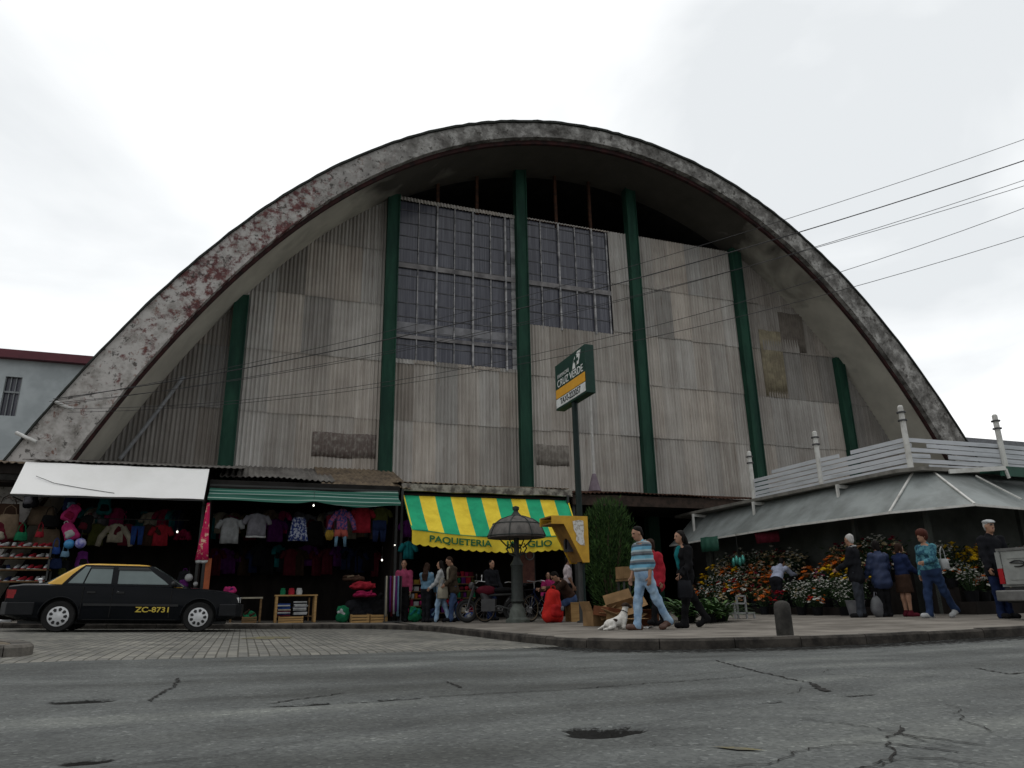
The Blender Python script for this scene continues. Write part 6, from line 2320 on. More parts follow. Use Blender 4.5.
# cloths clipped to the eave
tag_o = thing('hanging_cloth', 'small dark green cloth clipped to the kiosk eave above the woman in black', 'cloth', (13.52, 19.9, 2.42))
cloth([(.02, -.34, .34), (-.24, -.36, .35), (-.42, -.33, .34)], th=.02, nf=3).build('cloth_panel', M_KGREEN, tag_o, smooth=True)
tag_o.rotation_euler.z = -1.3
tag_o.location = (13.5, 19.4, 2.42)
tag_o2 = thing('hanging_cloth', 'dull reddish cloth hanging under the kiosk eave behind the green cloth', 'cloth', (13.75, 17.0, 2.38), -1.3)
cloth([(.0, -.4, .4), (-.3, -.36, .4)], th=.02).build('cloth_panel', M_C['maroon'], tag_o2, smooth=True)
o = thing('foil_decoration', 'silvery green foil bundle hanging over the flowers', 'decoration', (13.6, 18.2, 1.65))
p = MB()
for k in range(4): p.ell((.0, -.22 + k * .15, .03 * (-1) ** k), (.06, .07, .13), 10, 8, lump=.1, seed=k)
p.build('foil', mat('green_foil', (.08, .35, .3), rough=.25, metal=.5), o, smooth=True)
p = MB(); p.tube([(0, -.3, .15), (0, .3, .15)], .01, 5); p.tube([(0, 0, .15), (0, 0, .78)], .006, 5); p.build('cord', M_POST, o)
# ------------------------------------------------------------------ black taxi
M_CARB = mat('black_car_paint', (.0045, .0055, .0075), (.0035, .0045, .006), rough=.06, scale=2, spec=.13)
M_CARY = mat('yellow_car_roof', (.62, .36, .04), (.56, .32, .035), rough=.35, scale=2, coat=.2)
M_TRIM = mat('black_rubber_trim', (.014, .015, .016), rough=.6)
M_CGLASS = mat('tinted_car_glass', (.135, .175, .175), (.105, .14, .14), rough=.04, scale=1, spec=.5)
M_HUB = mat('silver_hubcap', (.62, .63, .64), (.5, .51, .52), rough=.4, metal=.1)
M_LAMPR = mat('red_lamp', (.32, .015, .02), (.22, .01, .012), rough=.25)
M_LAMPW = mat('clear_lamp', (.62, .63, .62), (.45, .46, .46), rough=.2)


def loft(b, secs, k=None, cap=True):
    n = len(secs[0])
    o = [p for s in secs for p in s]
    fs = []
    for i in range(len(secs) - 1):
        for j in range(n):
            j2 = (j + 1) % n
            fs.append((i * n + j, i * n + j2, (i + 1) * n + j2, (i + 1) * n + j))
    if cap:
        fs.append(tuple(range(n))[::-1])
        fs.append(tuple((len(secs) - 1) * n + j for j in range(n)))
    return b.add(o, fs, k)


def recalc(o):
    bm = bmesh.new(); bm.from_mesh(o.data)
    bmesh.ops.recalc_face_normals(bm, faces=bm.faces)
    bm.to_mesh(o.data); bm.free()


def car_wheel(car, x, y, r=.295, w=.185):
    o = thing('wheel', None, None, (x, y, r))
    o.parent = car
    RXm = Matrix.Rotation(R(90), 4, 'X')
    sgn = -1 if y < 0 else 1
    Mx = Matrix.Rotation(R(-90) if sgn > 0 else R(90), 3, 'X')
    p = MB(); p.lathe([(.19, -w / 2), (r - .02, -w / 2), (r, -w / 2 + .03), (r, w / 2 - .03), (r - .02, w / 2), (.20, w / 2), (.19, w / 2 - .02)], 36, M=Mx); p.build('tyre', M_RUB, o, smooth=30)
    p = MB(); p.lathe([(.195, w / 2 - .03), (.188, w / 2 - .002), (.17, w / 2 + .004), (.09, w / 2 + .018), (.05, w / 2 + .022), (.045, w / 2 + .028), (.0, w / 2 + .03)], 36, M=Mx); hcap = p.build('hubcap', M_HUB, o, smooth=30)
    p = MB()
    for k in range(9):
        a = 2 * PI * k / 9
        c, s = math.cos(a), math.sin(a)
        pts = [(.098, -.017), (.146, -.033), (.166, 0), (.146, .033), (.098, .017)]
        z0 = w / 2 + .0105
        vs = [Mx @ Vector((x_ * c - y_ * s, x_ * s + y_ * c, z0 + (.0115 - (x_ - .09) * .19) - .004)) for x_, y_ in pts]
        p.add(vs + [v - Mx @ Vector((0, 0, -.006)) for v in vs], [(0, 1, 2, 3, 4), (9, 8, 7, 6, 5)] + [(i, (i + 1) % 5, 5 + (i + 1) % 5, 5 + i) for i in range(5)])
    p.build('hubcap_slots', M_TRIM, hcap)
    return o


def taxi():
    lx, ly = -2.22, 17.0 + .83
    rot = math.atan2(gz(-.85, 17) - gz(-3.4, 17), 2.55)
    car = thing('car', 'black saloon taxi with a yellow roof and plate lettering on the door', 'car', (lx, ly, float(gz(lx, ly)) + .012))
    car.rotation_euler = (0, -rot, 0)
    # hull sections: x, bottom z, top z (centre), shoulder z, half width, nose tuck
    S = [(-2.17, .40, .86, .80, .66), (-2.13, .30, .895, .84, .76), (-1.9, .24, .925, .87, .81), (-1.5, .20, .94, .885, .83), (-1.0, .18, .93, .885, .835), (0, .17, .92, .88, .84), (.8, .17, .91, .87, .835),
         (1.0, .17, .895, .845, .83), (1.4, .19, .875, .815, .825), (1.8, .22, .835, .775, .80), (2.0, .25, .80, .745, .77), (2.11, .31, .765, .715, .73), (2.155, .40, .72, .68, .70)]
    secs = []
    for x, zb, zt, zs, hw in S:
        half = [(0, zb), (hw * .86, zb), (hw * .97, zb + .06), (hw, zb + (zs - zb) * .42), (hw * .995, zb + (zs - zb) * .72), (hw * .965, zs), (hw * .90, zs + (zt - zs) * .62), (hw * .6, zt - .006), (0, zt)]
        sec = [(x, -y, z) for y, z in half] + [(x, y, z) for y, z in half[-2:0:-1]]
        secs.append(sec)
    # denser loft by linear/cosine interpolation
    dense = []
    for a, c in zip(secs, secs[1:]):
        for i in range(3):
            f = i / 3
            dense.append([tuple(p * (1 - f) + q * f for p, q in zip(v, w)) for v, w in zip(a, c)])
    dense.append(secs[-1])
    b = MB(); loft(b, dense)
    body = b.build('body', M_CARB, car, smooth=38)
    recalc(body)
    cut = []
    for x in (-1.18, 1.37):
        p = MB(); p.lathe([(.345, -1.2), (.345, 1.2)], 40, (x, 0, .31), Matrix.Rotation(R(90), 3, 'X')); c = p.build('arch_cutter', M_TRIM); recalc(c)
        c.parent = car
        cut.append(c)
    bpy.context.view_layer.update()
    boolean_cut(body, cut)
    body.data.materials.clear(); body.data.materials.append(M_CARB)
    body.data.polygons.foreach_set('use_smooth', [True] * len(body.data.polygons))
    body.data.set_sharp_from_angle(angle=R(38))
    # dark inner arches and wheels
    p = MB(); p.box2((-1.54, -.61, .2), (-.82, .61, .68)); p.build('wheel_housing', M_TRIM, car)
    p = MB(); p.box2((1.01, -.61, .2), (1.73, .61, .68)); p.build('wheel_housing', M_TRIM, car)
    p = MB(); p.box2((-1.9, -.62, .155), (1.9, .62, .21)); p.build('underbody', M_TRIM, car)
    for x in (-1.18, 1.37):
        for s in (-1, 1):
            p = MB()
            pts = [(x + .352 * math.cos(a), s * (.838 if x < 0 else .822), .31 + .352 * math.sin(a)) for a in np.linspace(-.05, PI + .05, 22)]
            p.tube(pts, .014, 6)
            p.build('arch_lip', M_CARB, car, smooth=True)
    for x in (-1.18, 1.37):
        for s in (-1, 1):
            car_wheel(car, x, s * .735)
    # cabin
    lv = [(.86, -1.58, 1.02, .775), (.95, -1.45, .88, .76), (1.1, -1.26, .66, .715), (1.24, -1.06, .44, .665), (1.30, -.95, .32, .63)]
    b = MB()
    secs = []

    def rect(z, xa, xb, hw):
        r = .06
        P = []
        for cx, cy, a0 in ((xb - r * 1.5, hw - r, 0), (xa + r * 1.5, hw - r, 90), (xa + r * 1.5, -hw + r, 180), (xb - r * 1.5, -hw + r, 270)):
            for i in range(4):
                a = R(a0 + 30 * i)
                P.append((cx + r * 1.5 * math.cos(a), cy + r * math.sin(a), z))
        return P
    for z, xa, xb, hw in lv:
        secs.append(rect(z, xa, xb, hw))
    loft(b, secs)
    cabin = b.build('cabin', M_CARY, car, smooth=35); recalc(cabin)
    b = MB(); secs = [rect(1.298, -.96, .33, .632), rect(1.318, -.90, .27, .60), rect(1.334, -.72, .10, .50), rect(1.342, -.45, -.15, .3)]
    loft(b, secs); rf = b.build('roof_panel', M_CARY, car, smooth=60); recalc(rf)

    def sp(x, z, off, s):
        zz = [q[0] for q in lv]; hw = np.interp(z, zz, [q[3] for q in lv])
        return Vector((x, s * (hw + off), z))

    ZL = [.885, .93, .95, 1.0, 1.1, 1.17, 1.24, 1.262, 1.29]

    def side(name, L_, Rr, m, o0, o1, s, parent):
        """panel on the tumblehome between a left and a right edge, each a list of (x, z)"""
        za = max(L_[0][1], Rr[0][1]); zb = min(L_[-1][1], Rr[-1][1])
        zs = [za] + [z for z in ZL if za + .004 < z < zb - .004] + [zb]
        p = MB()
        n = len(zs)
        for o_ in (o0, o1):
            for z in zs:
                p.v.append(sp(np.interp(z, [q[1] for q in L_], [q[0] for q in L_]), z, o_, s)); p.v.append(sp(np.interp(z, [q[1] for q in Rr], [q[0] for q in Rr]), z, o_, s))
        for i in range(n - 1):
            p.f += [(2 * i, 2 * i + 1, 2 * i + 3, 2 * i + 2), tuple(2 * n + k for k in (2 * i + 2, 2 * i + 3, 2 * i + 1, 2 * i)), (2 * i, 2 * i + 2, 2 * n + 2 * i + 2, 2 * n + 2 * i), (2 * i + 1, 2 * n + 2 * i + 1, 2 * n + 2 * i + 3, 2 * i + 3)]
        p.f += [(0, 2 * n, 2 * n + 1, 1), (2 * n - 2, 2 * n - 1, 4 * n - 1, 4 * n - 2)]
        p.m = [0] * len(p.f)
        o = p.build(name, m, parent); recalc(o)
        return o
    for s in (-1, 1):
        fr = side('window_frame', [(-1.24, .885), (-1.19, .95), (-1.08, 1.1), (-.95, 1.24), (-.88, 1.299)], [(1.02, .885), (.92, .95), (.70, 1.1), (.47, 1.24), (.36, 1.299)], M_CARB, -.012, .012, s, car)
        side('quarter_glass', [(-1.12, .93), (-1.0, 1.1), (-.87, 1.26)], [(-.86, .93), (-.82, 1.1), (-.78, 1.26)], M_CGLASS, .004, .018, s, fr)
        side('rear_door_glass', [(-.83, .93), (-.79, 1.1), (-.75, 1.26)], [(-.35, .93), (-.36, 1.1), (-.37, 1.26)], M_CGLASS, .004, .018, s, fr)
        side('front_door_glass', [(-.23, .93), (-.24, 1.1), (-.25, 1.26)], [(.72, .93), (.64, 1.0), (.45, 1.13), (.27, 1.26)], M_CGLASS, .004, .018, s, fr)
        side('rain_guard', [(-.27, 1.205), (-.27, 1.262)], [(.36, 1.205), (.28, 1.262)], M_TRIM, .019, .035, s, fr)
        side('rain_guard', [(-.78, 1.235), (-.77, 1.262)], [(-.365, 1.235), (-.365, 1.262)], M_TRIM, .019, .035, s, fr)
    # windscreen and back light follow the cabin ends
    for nm, pts in (('windscreen', [(.99, .885), (.36, 1.285)]), ('rear_window', [(-1.545, .885), (-.975, 1.285)])):
        sg_ = 1 if nm == 'windscreen' else -1
        p = MB()
        (xa, za), (xb, zb) = pts
        p.sheet(lambda u, w: (xa + (xb - xa) * w + .012 * sg_ + .0 * u, (u - .5) * 2 * ((.68) * (1 - w) + .56 * w), za + (zb - za) * w), 6, 6, (.012 * sg_, 0, .012))
        p.build(nm, M_CGLASS, car)
    # doors: seams, handles, side moulding
    p = MB()
    for s in (-1, 1):
        y = s * .838
        for x in (-.29, .80, -.82):
            p.box2((x - .005, y - .008, .28), (x + .005, y + .008, .86))
        p.box2((-.75, y - .008, .235), (.95, y + .008, .245))
    p.build('door_seam', M_RUB, car)
    for s in (-1, 1):
        p = MB(); p.box2((-1.0 + .22, s * .832 - .012, .50), (.96, s * .832 + .014, .545)); p.build('side_moulding', M_TRIM, car)
        for x in (-.22, -.74):
            p = MB(); p.box((x + .07, s * .838, .76), (.15, .03, .035)); p.build('door_handle', M_TRIM, car)
        p = MB(); p.ell((.82, s * .90, .945), (.05, .09, .055), 10, 8); p.bar((.84, s * .76, .92), (.82, s * .88, .93), .03); p.build('mirror', M_TRIM, car, smooth=True)
        p = MB(); p.ell((-.19, s * .846, .768), (.014, .006, .014), 8, 6); p.build('door_lock', M_HUB, car)
        # tail lamp and headlamp wrap the corners
        p = MB(); p.box2((-2.165, s * .5 - .18, .62), (-2.10, s * .5 + .26, .80)); p.box2((-2.12, s * .765 - .02, .63), (-1.98, s * .765 + .045, .79)); p.build('tail_lamp', M_LAMPR, car)
        p = MB(); p.box2((2.05, s * .50 - .15, .585), (2.165, s * .50 + .15, .70)); p.box2((1.98, s * .69 - .03, .59), (2.13, s * .69 + .058, .695)); p.build('headlamp', M_LAMPW, car)
    for nm, x0, x1, hw in (('rear_bumper', -2.25, -1.62, .79), ('front_bumper', 1.75, 2.24, .765)):
        p = MB()
        sgx = -1 if x0 < 0 else 1
        xo, xi = (x0, x1) if sgx < 0 else (x1, x0)
        pts = [(xi, -hw - .045), (xo - sgx * .16, -hw - .02), (xo - sgx * .04, -hw + .12), (xo, -hw + .3), (xo, hw - .3), (xo - sgx * .04, hw - .12), (xo - sgx * .16, hw + .02), (xi, hw + .045), (xi, hw - .2), (xi, -hw + .2)]
        p.prism([(x, y) for x, y in pts], .25, Matrix.Translation((0, 0, .31)))
        q = p.build(nm, mat('bumper_plastic', (.010, .011, .013), rough=.4, spec=.2), car); recalc(q)
        bv_ = q.modifiers.new('bevel', 'BEVEL'); bv_.width = .02; bv_.segments = 3
    p = MB(); p.box2((2.14, -.34, .59), (2.172, .34, .69)); p.build('grille', M_TRIM, car)
    text_part('ZC-8731', .142, mat('gold_lettering', (.55, .42, .06), (.5, .38, .05), rough=.4), car, Matrix.Translation((.50, -.8485, .43)) @ RX, bold=.003, sx=1.25, name='lettering', extrude=.002)
    p = MB(); p.tube([(-1.7, -.3, .935), (-1.72, -.3, 1.0)], .03, 8); p.ell((-1.72, -.3, 1.0), (.05, .04, .03), 8, 6); p.build('boot_ornament', M_HUB, car)
    p = MB()
    p.ell((-.45, -.3, 1.0), (.10, .12, .16), 10, 8)
    p.build('headrest', M_TRIM, car)
    p = MB(); p.tube([(-2.05, -.4, .2), (-2.26, -.4, .2)], .025, 8); p.build('exhaust_pipe', M_HUB, car)


taxi()


# ------------------------------------------------------------------ pickup truck at the right edge
def pickup():
    M_TRK = mat('dusty_silver_paint', (.27, .28, .265), (.20, .21, .2), rough=.45, scale=3, spec=.45)
    M_BUMP = mat('dull_chrome_bumper', (.17, .17, .165), (.12, .12, .115), rough=.5, metal=.4)
    g = gp(13.5, 8.7)
    t = thing('pickup_truck', 'silver grey pickup truck seen from behind at the right edge', 'pickup truck', (12.55, 8.66, g))
    L_, hw = 4.6, .83
    b = MB(); b.box2((.05, -hw, .55), (2.1, -hw + .06, 1.17)); b.box2((.05, hw - .06, .55), (2.1, hw, 1.17)); b.box2((.05, -hw + .061, .55), (2.1, hw - .061, .62)); b.box2((2.04, -hw + .061, .621), (2.1, hw - .061, 1.17)); b.build('cargo_bed', M_TRK, t)
    b = MB(); b.box2((0, -hw + .10, .58), (.049, hw - .10, 1.15)); tg = b.build('tailgate', M_TRK, t)
    bv = tg.modifiers.new('bevel', 'BEVEL'); bv.width = .015; bv.segments = 2
    b = MB(); b.box2((-.012, -hw + .22, .66), (-.001, hw - .22, .69)); b.box2((-.012, -hw + .22, 1.02), (-.001, hw - .22, 1.05)); b.build('pressed_rib', M_TRK, tg)
    b = MB(); b.box2((-.02, -hw + .04, 1.155), (.07, hw - .04, 1.20)); b.build('tailgate_rail', M_BUMP, tg)
    b = MB(); b.tube([(-.012, .44 + .13 * math.cos(a), .93 + .05 * math.sin(a)) for a in np.linspace(.3, 5.2, 16)], .012, 6); b.tube([(-.012, .30, .93), (-.012, .58, .95)], .01, 6); b.build('swoosh_decal', M_TRIM, tg)
    for s in (-1, 1):
        b = MB(); b.box2((-.01, s * (hw - .05) - .045, .60), (.048, s * (hw - .05) + .045, .86)); b.build('tail_lamp', M_LAMPR, t)
        b = MB(); b.box2((-.008, s * (hw - .05) - .045, .862), (.046, s * (hw - .05) + .045, 1.14)); b.build('corner_panel', M_TRK, t)
    b = MB(); b.box2((-.16, -hw - .01, .31), (.02, hw + .01, .49)); q = b.build('rear_bumper', M_BUMP, t); bv = q.modifiers.new('bevel', 'BEVEL'); bv.width = .025; bv.segments = 3
    b = MB(); b.box2((.021, -hw + .05, .28), (.2, hw - .05, .54)); b.build('rear_valance', M_TRIM, t)
    # cab and bonnet
    secs = []
    for x, zt, w in ((2.12, 1.62, .70), (2.3, 1.68, .70), (3.0, 1.67, .69), (3.25, 1.55, .72), (3.7, 1.08, .80), (4.4, .98, .78), (4.6, .85, .74)):
        zl = min(1.05, zt - .06)
        half = [(0, .4), (hw * .97, .42), (hw, .75), (hw * .99, zl), (w, zt - .05), (w - .1, zt), (0, zt + .01)]
        secs.append([(x, -y, z) for y, z in half] + [(x, y, z) for y, z in half[-2:0:-1]])
    b = MB(); loft(b, secs); q = b.build('cab', M_TRK, t, smooth=35); recalc(q)
    for s in (-1, 1):
        b = MB(); b.prism([(2.3, 1.1), (3.45, 1.1), (3.05, 1.55), (2.32, 1.55)], .02, Matrix.Translation((0, s * .83 - (.01), 0)) @ Matrix.Rotation(s * R(0), 4, 'X') @ Matrix.Rotation(R(90), 4, 'X')); b.build('side_window', M_CGLASS, t)
    b = MB(); b.box2((2.10, -.56, 1.2), (2.117, .56, 1.55)); b.build('rear_window', M_CGLASS, t)
    for x in (.95, 3.75):
        for s in (-1, 1):
            w = thing('wheel', None, None, (x, s * .72, .335)); w.parent = t
            p = MB(); p.lathe([(.2, -.1), (.32, -.1), (.335, -.07), (.335, .07), (.32, .1), (.2, .1)], 30, M=Matrix.Rotation(R(90), 3, 'X')); p.build('tyre', M_RUB, w, smooth=30)
            p = MB(); p.lathe([(.2, -.08), (.19, .08), (.06, .06)], 20, M=Matrix.Rotation(R(90) if s < 0 else R(-90), 3, 'X')); p.build('rim', M_HUB, w, smooth=30)
    b = MB(); b.tube([(.95, -.7, .335), (.95, .7, .335)], .05, 8); b.box2((.2, -.4, .4), (3.9, -.32, .5)); b.box2((.2, .32, .4), (3.9, .4, .5)); b.build('chassis', M_TRIM, t)
    b = MB()
    for s in (-1, 1): b.box2((.5, s * .72 - .12, .22), (.53, s * .72 + .12, .5))
    b.build('mud_flap', M_TRIM, t)


pickup()
def Ry(a):
    c, s = math.cos(a), math.sin(a)
    return np.array([[c, 0, s], [0, 1, 0], [-s, 0, c]])


def Rz(a):
    c, s = math.cos(a), math.sin(a)
    return np.array([[c, -s, 0], [s, c, 0], [0, 0, 1]])


M_SKIN = mat('tan_skin', (.33, .18, .115), (.28, .15, .095), rough=.55, scale=9)
M_EYE = mat('dark_eye', (.02, .015, .012), rough=.3)
M_LIP = mat('lip', (.27, .10, .08), rough=.5)
M_HAIRK = mat('black_hair', (.006, .005, .005), (.010, .008, .007), rough=.75, spec=.12, scale=60, stretch=(1, 1, .2))
M_HAIRB = mat('brown_hair', (.030, .015, .009), (.018, .009, .006), rough=.75, spec=.12, scale=60, stretch=(1, 1, .2))
M_HAIRR = mat('reddish_hair', (.075, .022, .014), (.045, .014, .01), rough=.75, spec=.12, scale=60, stretch=(1, 1, .2))
M_HAIRW = mat('white_hair', (.45, .44, .42), (.33, .32, .31), rough=.6, scale=50, stretch=(1, 1, .2))
M_JEAN = mat('light_jeans', (.30, .42, .54), (.17, .27, .40), rough=.9, scale=7)
M_JEAND = mat('dark_jeans', (.05, .085, .17), (.03, .05, .11), rough=.9, scale=7)
M_SHOEB = mat('brown_leather', (.09, .045, .03), (.06, .03, .02), rough=.5)


def person(label, loc, yaw, H=1.68, lean=0., legs=((0, 0), (0, 0)), arms=((0, 6, 8), (0, 6, 8)), head=(0, 0), hair='short', hairm=None, top=None, topm=None, sleeves='long', bottom='trousers', botm=None,
           shoem=None, open_front=None, hat=None, build=1., female=False, res=.0105, seat=None, twist=0., collar=None, group=None, toplen=.0, skirtlen=.35):
    """legs: (hip swing deg forward, knee bend deg) left,right; arms: (swing fwd, away from body, elbow bend); local +X is forward"""
    o = thing('person', label, 'person', loc, yaw, group)
    sc = H / 1.72
    hipz = .90
    rl = R(lean)
    T = Ry(rl)
    hip = np.array([0, 0, hipz])

    def tor(p):
        return hip + T @ (np.array(p, float) - hip)
    B = SDF(.035)
    J = {}
    shw = .165 if female else .185
    low = []
    for i, s in enumerate((1, -1)):
        a, kb = R(legs[i][0]), R(legs[i][1])
        h0 = np.array([0, s * .092, hipz - .03])
        kn = h0 + .42 * np.array([math.sin(a), 0, -math.cos(a)]) + np.array([0, -s * .01, 0])
        sa = a - kb
        an = kn + .41 * np.array([math.sin(sa), 0, -math.cos(sa)]) + np.array([0, -s * .006, 0])
        fp = R(legs[i][2]) if len(legs[i]) > 2 else (min(0, sa) * .9 if sa < -.15 else max(0, sa) * .5)
        fd = np.array([math.cos(fp), s * .12, math.sin(fp)])
        toe = an + .17 * fd + np.array([0, 0, -.045])
        heel = an - .045 * fd + np.array([0, 0, -.04])
        J[i] = (h0, kn, an, heel, toe)
        low += [toe[2] - .03, heel[2] - .035]
        B.cap(h0, kn, .083 * build, .056); B.cap(kn, an, .055, .038); B.ell(kn + .12 * (an - kn) * 1.0 + np.array([-.018, 0, 0]), (.05, .05, .09))
        B.cap(heel, toe, .036, .03); B.cap(an, heel + np.array([.0, 0, .0]), .038, .036)
    # trunk
    B.ell(tor((0, 0, hipz + .02)), (.115 * build, .165 * build, .13), T); B.ell(tor((.005, 0, 1.10)), (.10 * build, .14 * build, .14), T); B.ell(tor((.0, 0, 1.29)), (.115 * build, .165, .17), T)
    if female:
        for s in (-1, 1): B.ell(tor((.085, s * .065, 1.27)), (.06, .065, .065), T)
    nb, nt_ = tor((-.01, 0, 1.42)), tor((.02, 0, 1.53))
    B.cap(nb, nt_, .062, .052)
    HR = Rz(R(head[0])) @ Ry(R(head[1]))
    HR = T @ HR if abs(lean) < 30 else HR @ Ry(rl * .4)
    hc = nt_ + HR @ np.array([.015, 0, .085])

    def hd_(p): return hc + HR @ np.array(p, float)
    B.ell(hd_((-.008, 0, .025)), (.093, .075, .095), HR); B.ell(hd_((.02, 0, -.04)), (.068, .058, .075), HR); B.cap(hd_((.055, 0, -.085)), hd_((.06, 0, -.082)), .03, .026)
    B.cap(hd_((.088, 0, .012)), hd_((.104, 0, -.022)), .011, .016, k=.012)
    B.cap(hd_((.08, -.02, .035)), hd_((.08, .02, .035)), .014, k=.02)
    for s in (-1, 1):
        B.ell(hd_((.078, s * .031, .014)), (.013, .015, .011), HR, m=1, k=.004)
        B.ell(hd_((-.002, s * .077, -.005)), (.02, .011, .032), HR, k=.008)
    B.cap(hd_((.084, -.02, -.052)), hd_((.084, .02, -.052)), .0085, m=2, k=.006)
    arm = []
    for i, s in enumerate((1, -1)):
        sw, ab, el = [R(q) for q in arms[i][:3]]
        tw = s * (R(arms[i][3]) if len(arms[i]) > 3 else 0)
        sh = tor((0, s * shw, 1.375))
        d = np.array([math.sin(sw) * math.cos(ab), s * math.sin(ab), -math.cos(sw) * math.cos(ab)])
        eb = sh + .285 * d
        f = np.array([math.sin(sw + el) * math.cos(ab * .3), s * math.sin(ab * .3), -math.cos(sw + el) * math.cos(ab * .3)])
        if tw: f = Rz(tw) @ f
        wr_ = eb + .245 * f
        arm.append((sh, eb, wr_, f))
        B.cap(sh, eb, .052, .040); B.cap(eb, wr_, .040, .027); B.ell(sh, (.06, .058, .06))
        n = np.cross(f, np.array([0, 0, 1.0])) if abs(f[2]) < .8 else np.array([0, -s, 0])
        n = n - f * (n @ f); n /= np.linalg.norm(n)
        if n[1] * s > 0: n = -n
        w = np.cross(f, n) * s
        if w[0] < 0 and abs(f[2]) > .5: w = -w
        Mh = np.stack([f, w, n], 1)
        B.ell(wr_ + f * .048, (.052, .039, .017), Mh, k=.02)
        for q, L_ in zip((-1.5, -.5, .5, 1.5), (.058, .072, .076, .066)):
            b0 = wr_ + f * .085 + w * q * .0195
            m1 = b0 + L_ * .55 * (f * .93 + n * .34)
            B.cap(b0, m1, .0095, .009, k=.004); B.cap(m1, m1 + L_ * .5 * (f * .66 + n * .75), .009, .0078, k=.004)
        t0 = wr_ + f * .03 + w * .03
        t1 = t0 + .035 * (f * .7 + w * .65 + n * .3)
        B.cap(t0, t1, .0125, .0105, k=.008); B.cap(t1, t1 + .03 * (f * .85 + w * .2 + n * .5), .0105, .009, k=.004)
    zmin = min(low)
    if seat is not None:
        dz = seat - (hipz - .11)
    else:
        dz = -zmin
    sh_ = np.array([0, 0, dz])
    for lst in [B.p]:
        for q in lst:
            q[1][:] += sh_
            if q[0] == 'c': q[2][:] += sh_
    for i in J: J[i] = tuple(v + sh_ for v in J[i])
    arm = [(a + sh_, b + sh_, c + sh_, f) for a, b, c, f in arm]
    hip = hip + sh_
    tor2 = lambda p: hip + T @ (np.array(p, float) - np.array([0, 0, hipz]))
    hc2 = hc + sh_
    hd2 = lambda p: hc2 + HR @ np.array(p, float)
    body = B.build('body', [M_SKIN, M_EYE, M_LIP], o, h=res, sc=sc)
    h2 = res * 1.25
    # lower clothing
    if bottom == 'trousers':
        C = SDF(.05)
        C.ell(tor2((0, 0, hipz + .03)), (.136 * build, .182 * build, .155), T)
        for i in J:
            h0, kn, an, *_ = J[i]
            C.cap(h0, kn, .098 * build, .074); C.cap(kn, an + np.array([0, 0, .0]), .074, .062); C.cap(an, an + (an - kn) * .08, .064, .066)
        C.build('trousers', botm, o, h2, wr=.010, sc=sc)
    elif bottom == 'skirt':
        C = SDF(.06)
        C.ell(tor2((0, 0, hipz + .03)), (.135 * build, .18 * build, .12), T)
        for i, s in enumerate((1, -1)):
            kn = J[i][1]
            C.cap(hip + np.array([0, s * .07, -.02]), hip + np.array([kn[0] * .6, s * .085, -skirtlen]), .13, .14)
        C.cap(hip + np.array([0, 0, -.05]), hip + np.array([0, 0, -skirtlen]), .13, .14)
        C.build('skirt', botm, o, h2, wr=.006, cuts=[((0, 0, -1), -(hip[2] - skirtlen - .02))], sc=sc)
    # upper clothing
    th = .020 if top in ('jacket', 'coat', 'sweater') else .013
    C = SDF(.028)
    C.ell(tor2((0, 0, 1.29)), (.126 * build + th * .5, .166 + th * .6, .17), T); C.ell(tor2((.004, 0, 1.12)), (.118 * build + th, .158 * build + th, .17), T)
    C.ell(tor2((0, 0, hipz + .085 - toplen * .3)), (.135 * build + th * .4, .178 * build + th * .5, .12 + toplen * .6), T)
    if top == 'coat' or toplen > .08:
        C.cap(hip + np.array([0, .05, 0]), hip + np.array([-.01, .06, -toplen]), .14 * build, .15 * build); C.cap(hip + np.array([0, -.05, 0]), hip + np.array([-.01, -.06, -toplen]), .14 * build, .15 * build)
    if female:
        for s in (-1, 1): C.ell(tor2((.085, s * .065, 1.27)), (.07, .075, .075), T)
    C.cap(tor2((-.012, .0, 1.40)), tor2((-.005, 0, 1.455)), .085, .070)
    for (sh, eb, wr_, f) in arm:
        C.ell(sh + np.array([0, 0, -.012]), (.058 + th * .7, .056 + th * .7, .06 + th * .6))
        if sleeves == 'long':
            C.cap(sh, eb, .060 + th, .050 + th); C.cap(eb, wr_ - f * .005, .050 + th, .037 + th)
        elif sleeves == 'rolled':
            C.cap(sh, eb, .060 + th, .052 + th); C.cap(eb, eb + (wr_ - eb) * .25, .052 + th, .048 + th)
        else:
            C.cap(sh, sh + (eb - sh) * .75, .060 + th, .056 + th)
    cuts = []
    nm = top or 'shirt'
    if not (top == 'coat' or toplen > .08):
        nrm = T @ np.array([0, 0, -1.0])
        c0 = tor2((0, 0, hipz - .02 - toplen))
        # keep the hands free: only clip low on the trunk when the arms hang outside
    tp = C.build(nm, topm, o, h2, wr=.010, sc=sc)
    if open_front is not None:
        C = SDF(.03)
        C.ell(tor2((.085 + th, 0, 1.30)), (.062, .05, .14), T); C.ell(tor2((.098 + th, 0, 1.14)), (.055, .045, .14), T)
        if female: C.ell(tor2((.128 + th, 0, 1.27)), (.04, .05, .09), T)
        C.cap(tor2((.06, 0, 1.42)), tor2((.06, 0, 1.36)), .045, .05)
        C.build('undershirt', open_front, o, h2, sc=sc)
    if collar is not None:
        C = SDF(.01)
        ring = [tor2((-.008 + .078 * math.cos(a), .078 * math.sin(a), 1.462 + (.012 if math.cos(a) < 0 else -.012))) for a in np.linspace(0, 2 * PI, 13)]
        for a, b in zip(ring, ring[1:]): C.cap(a, b, .018)
        C.build('collar', collar, o, h2, sc=sc)
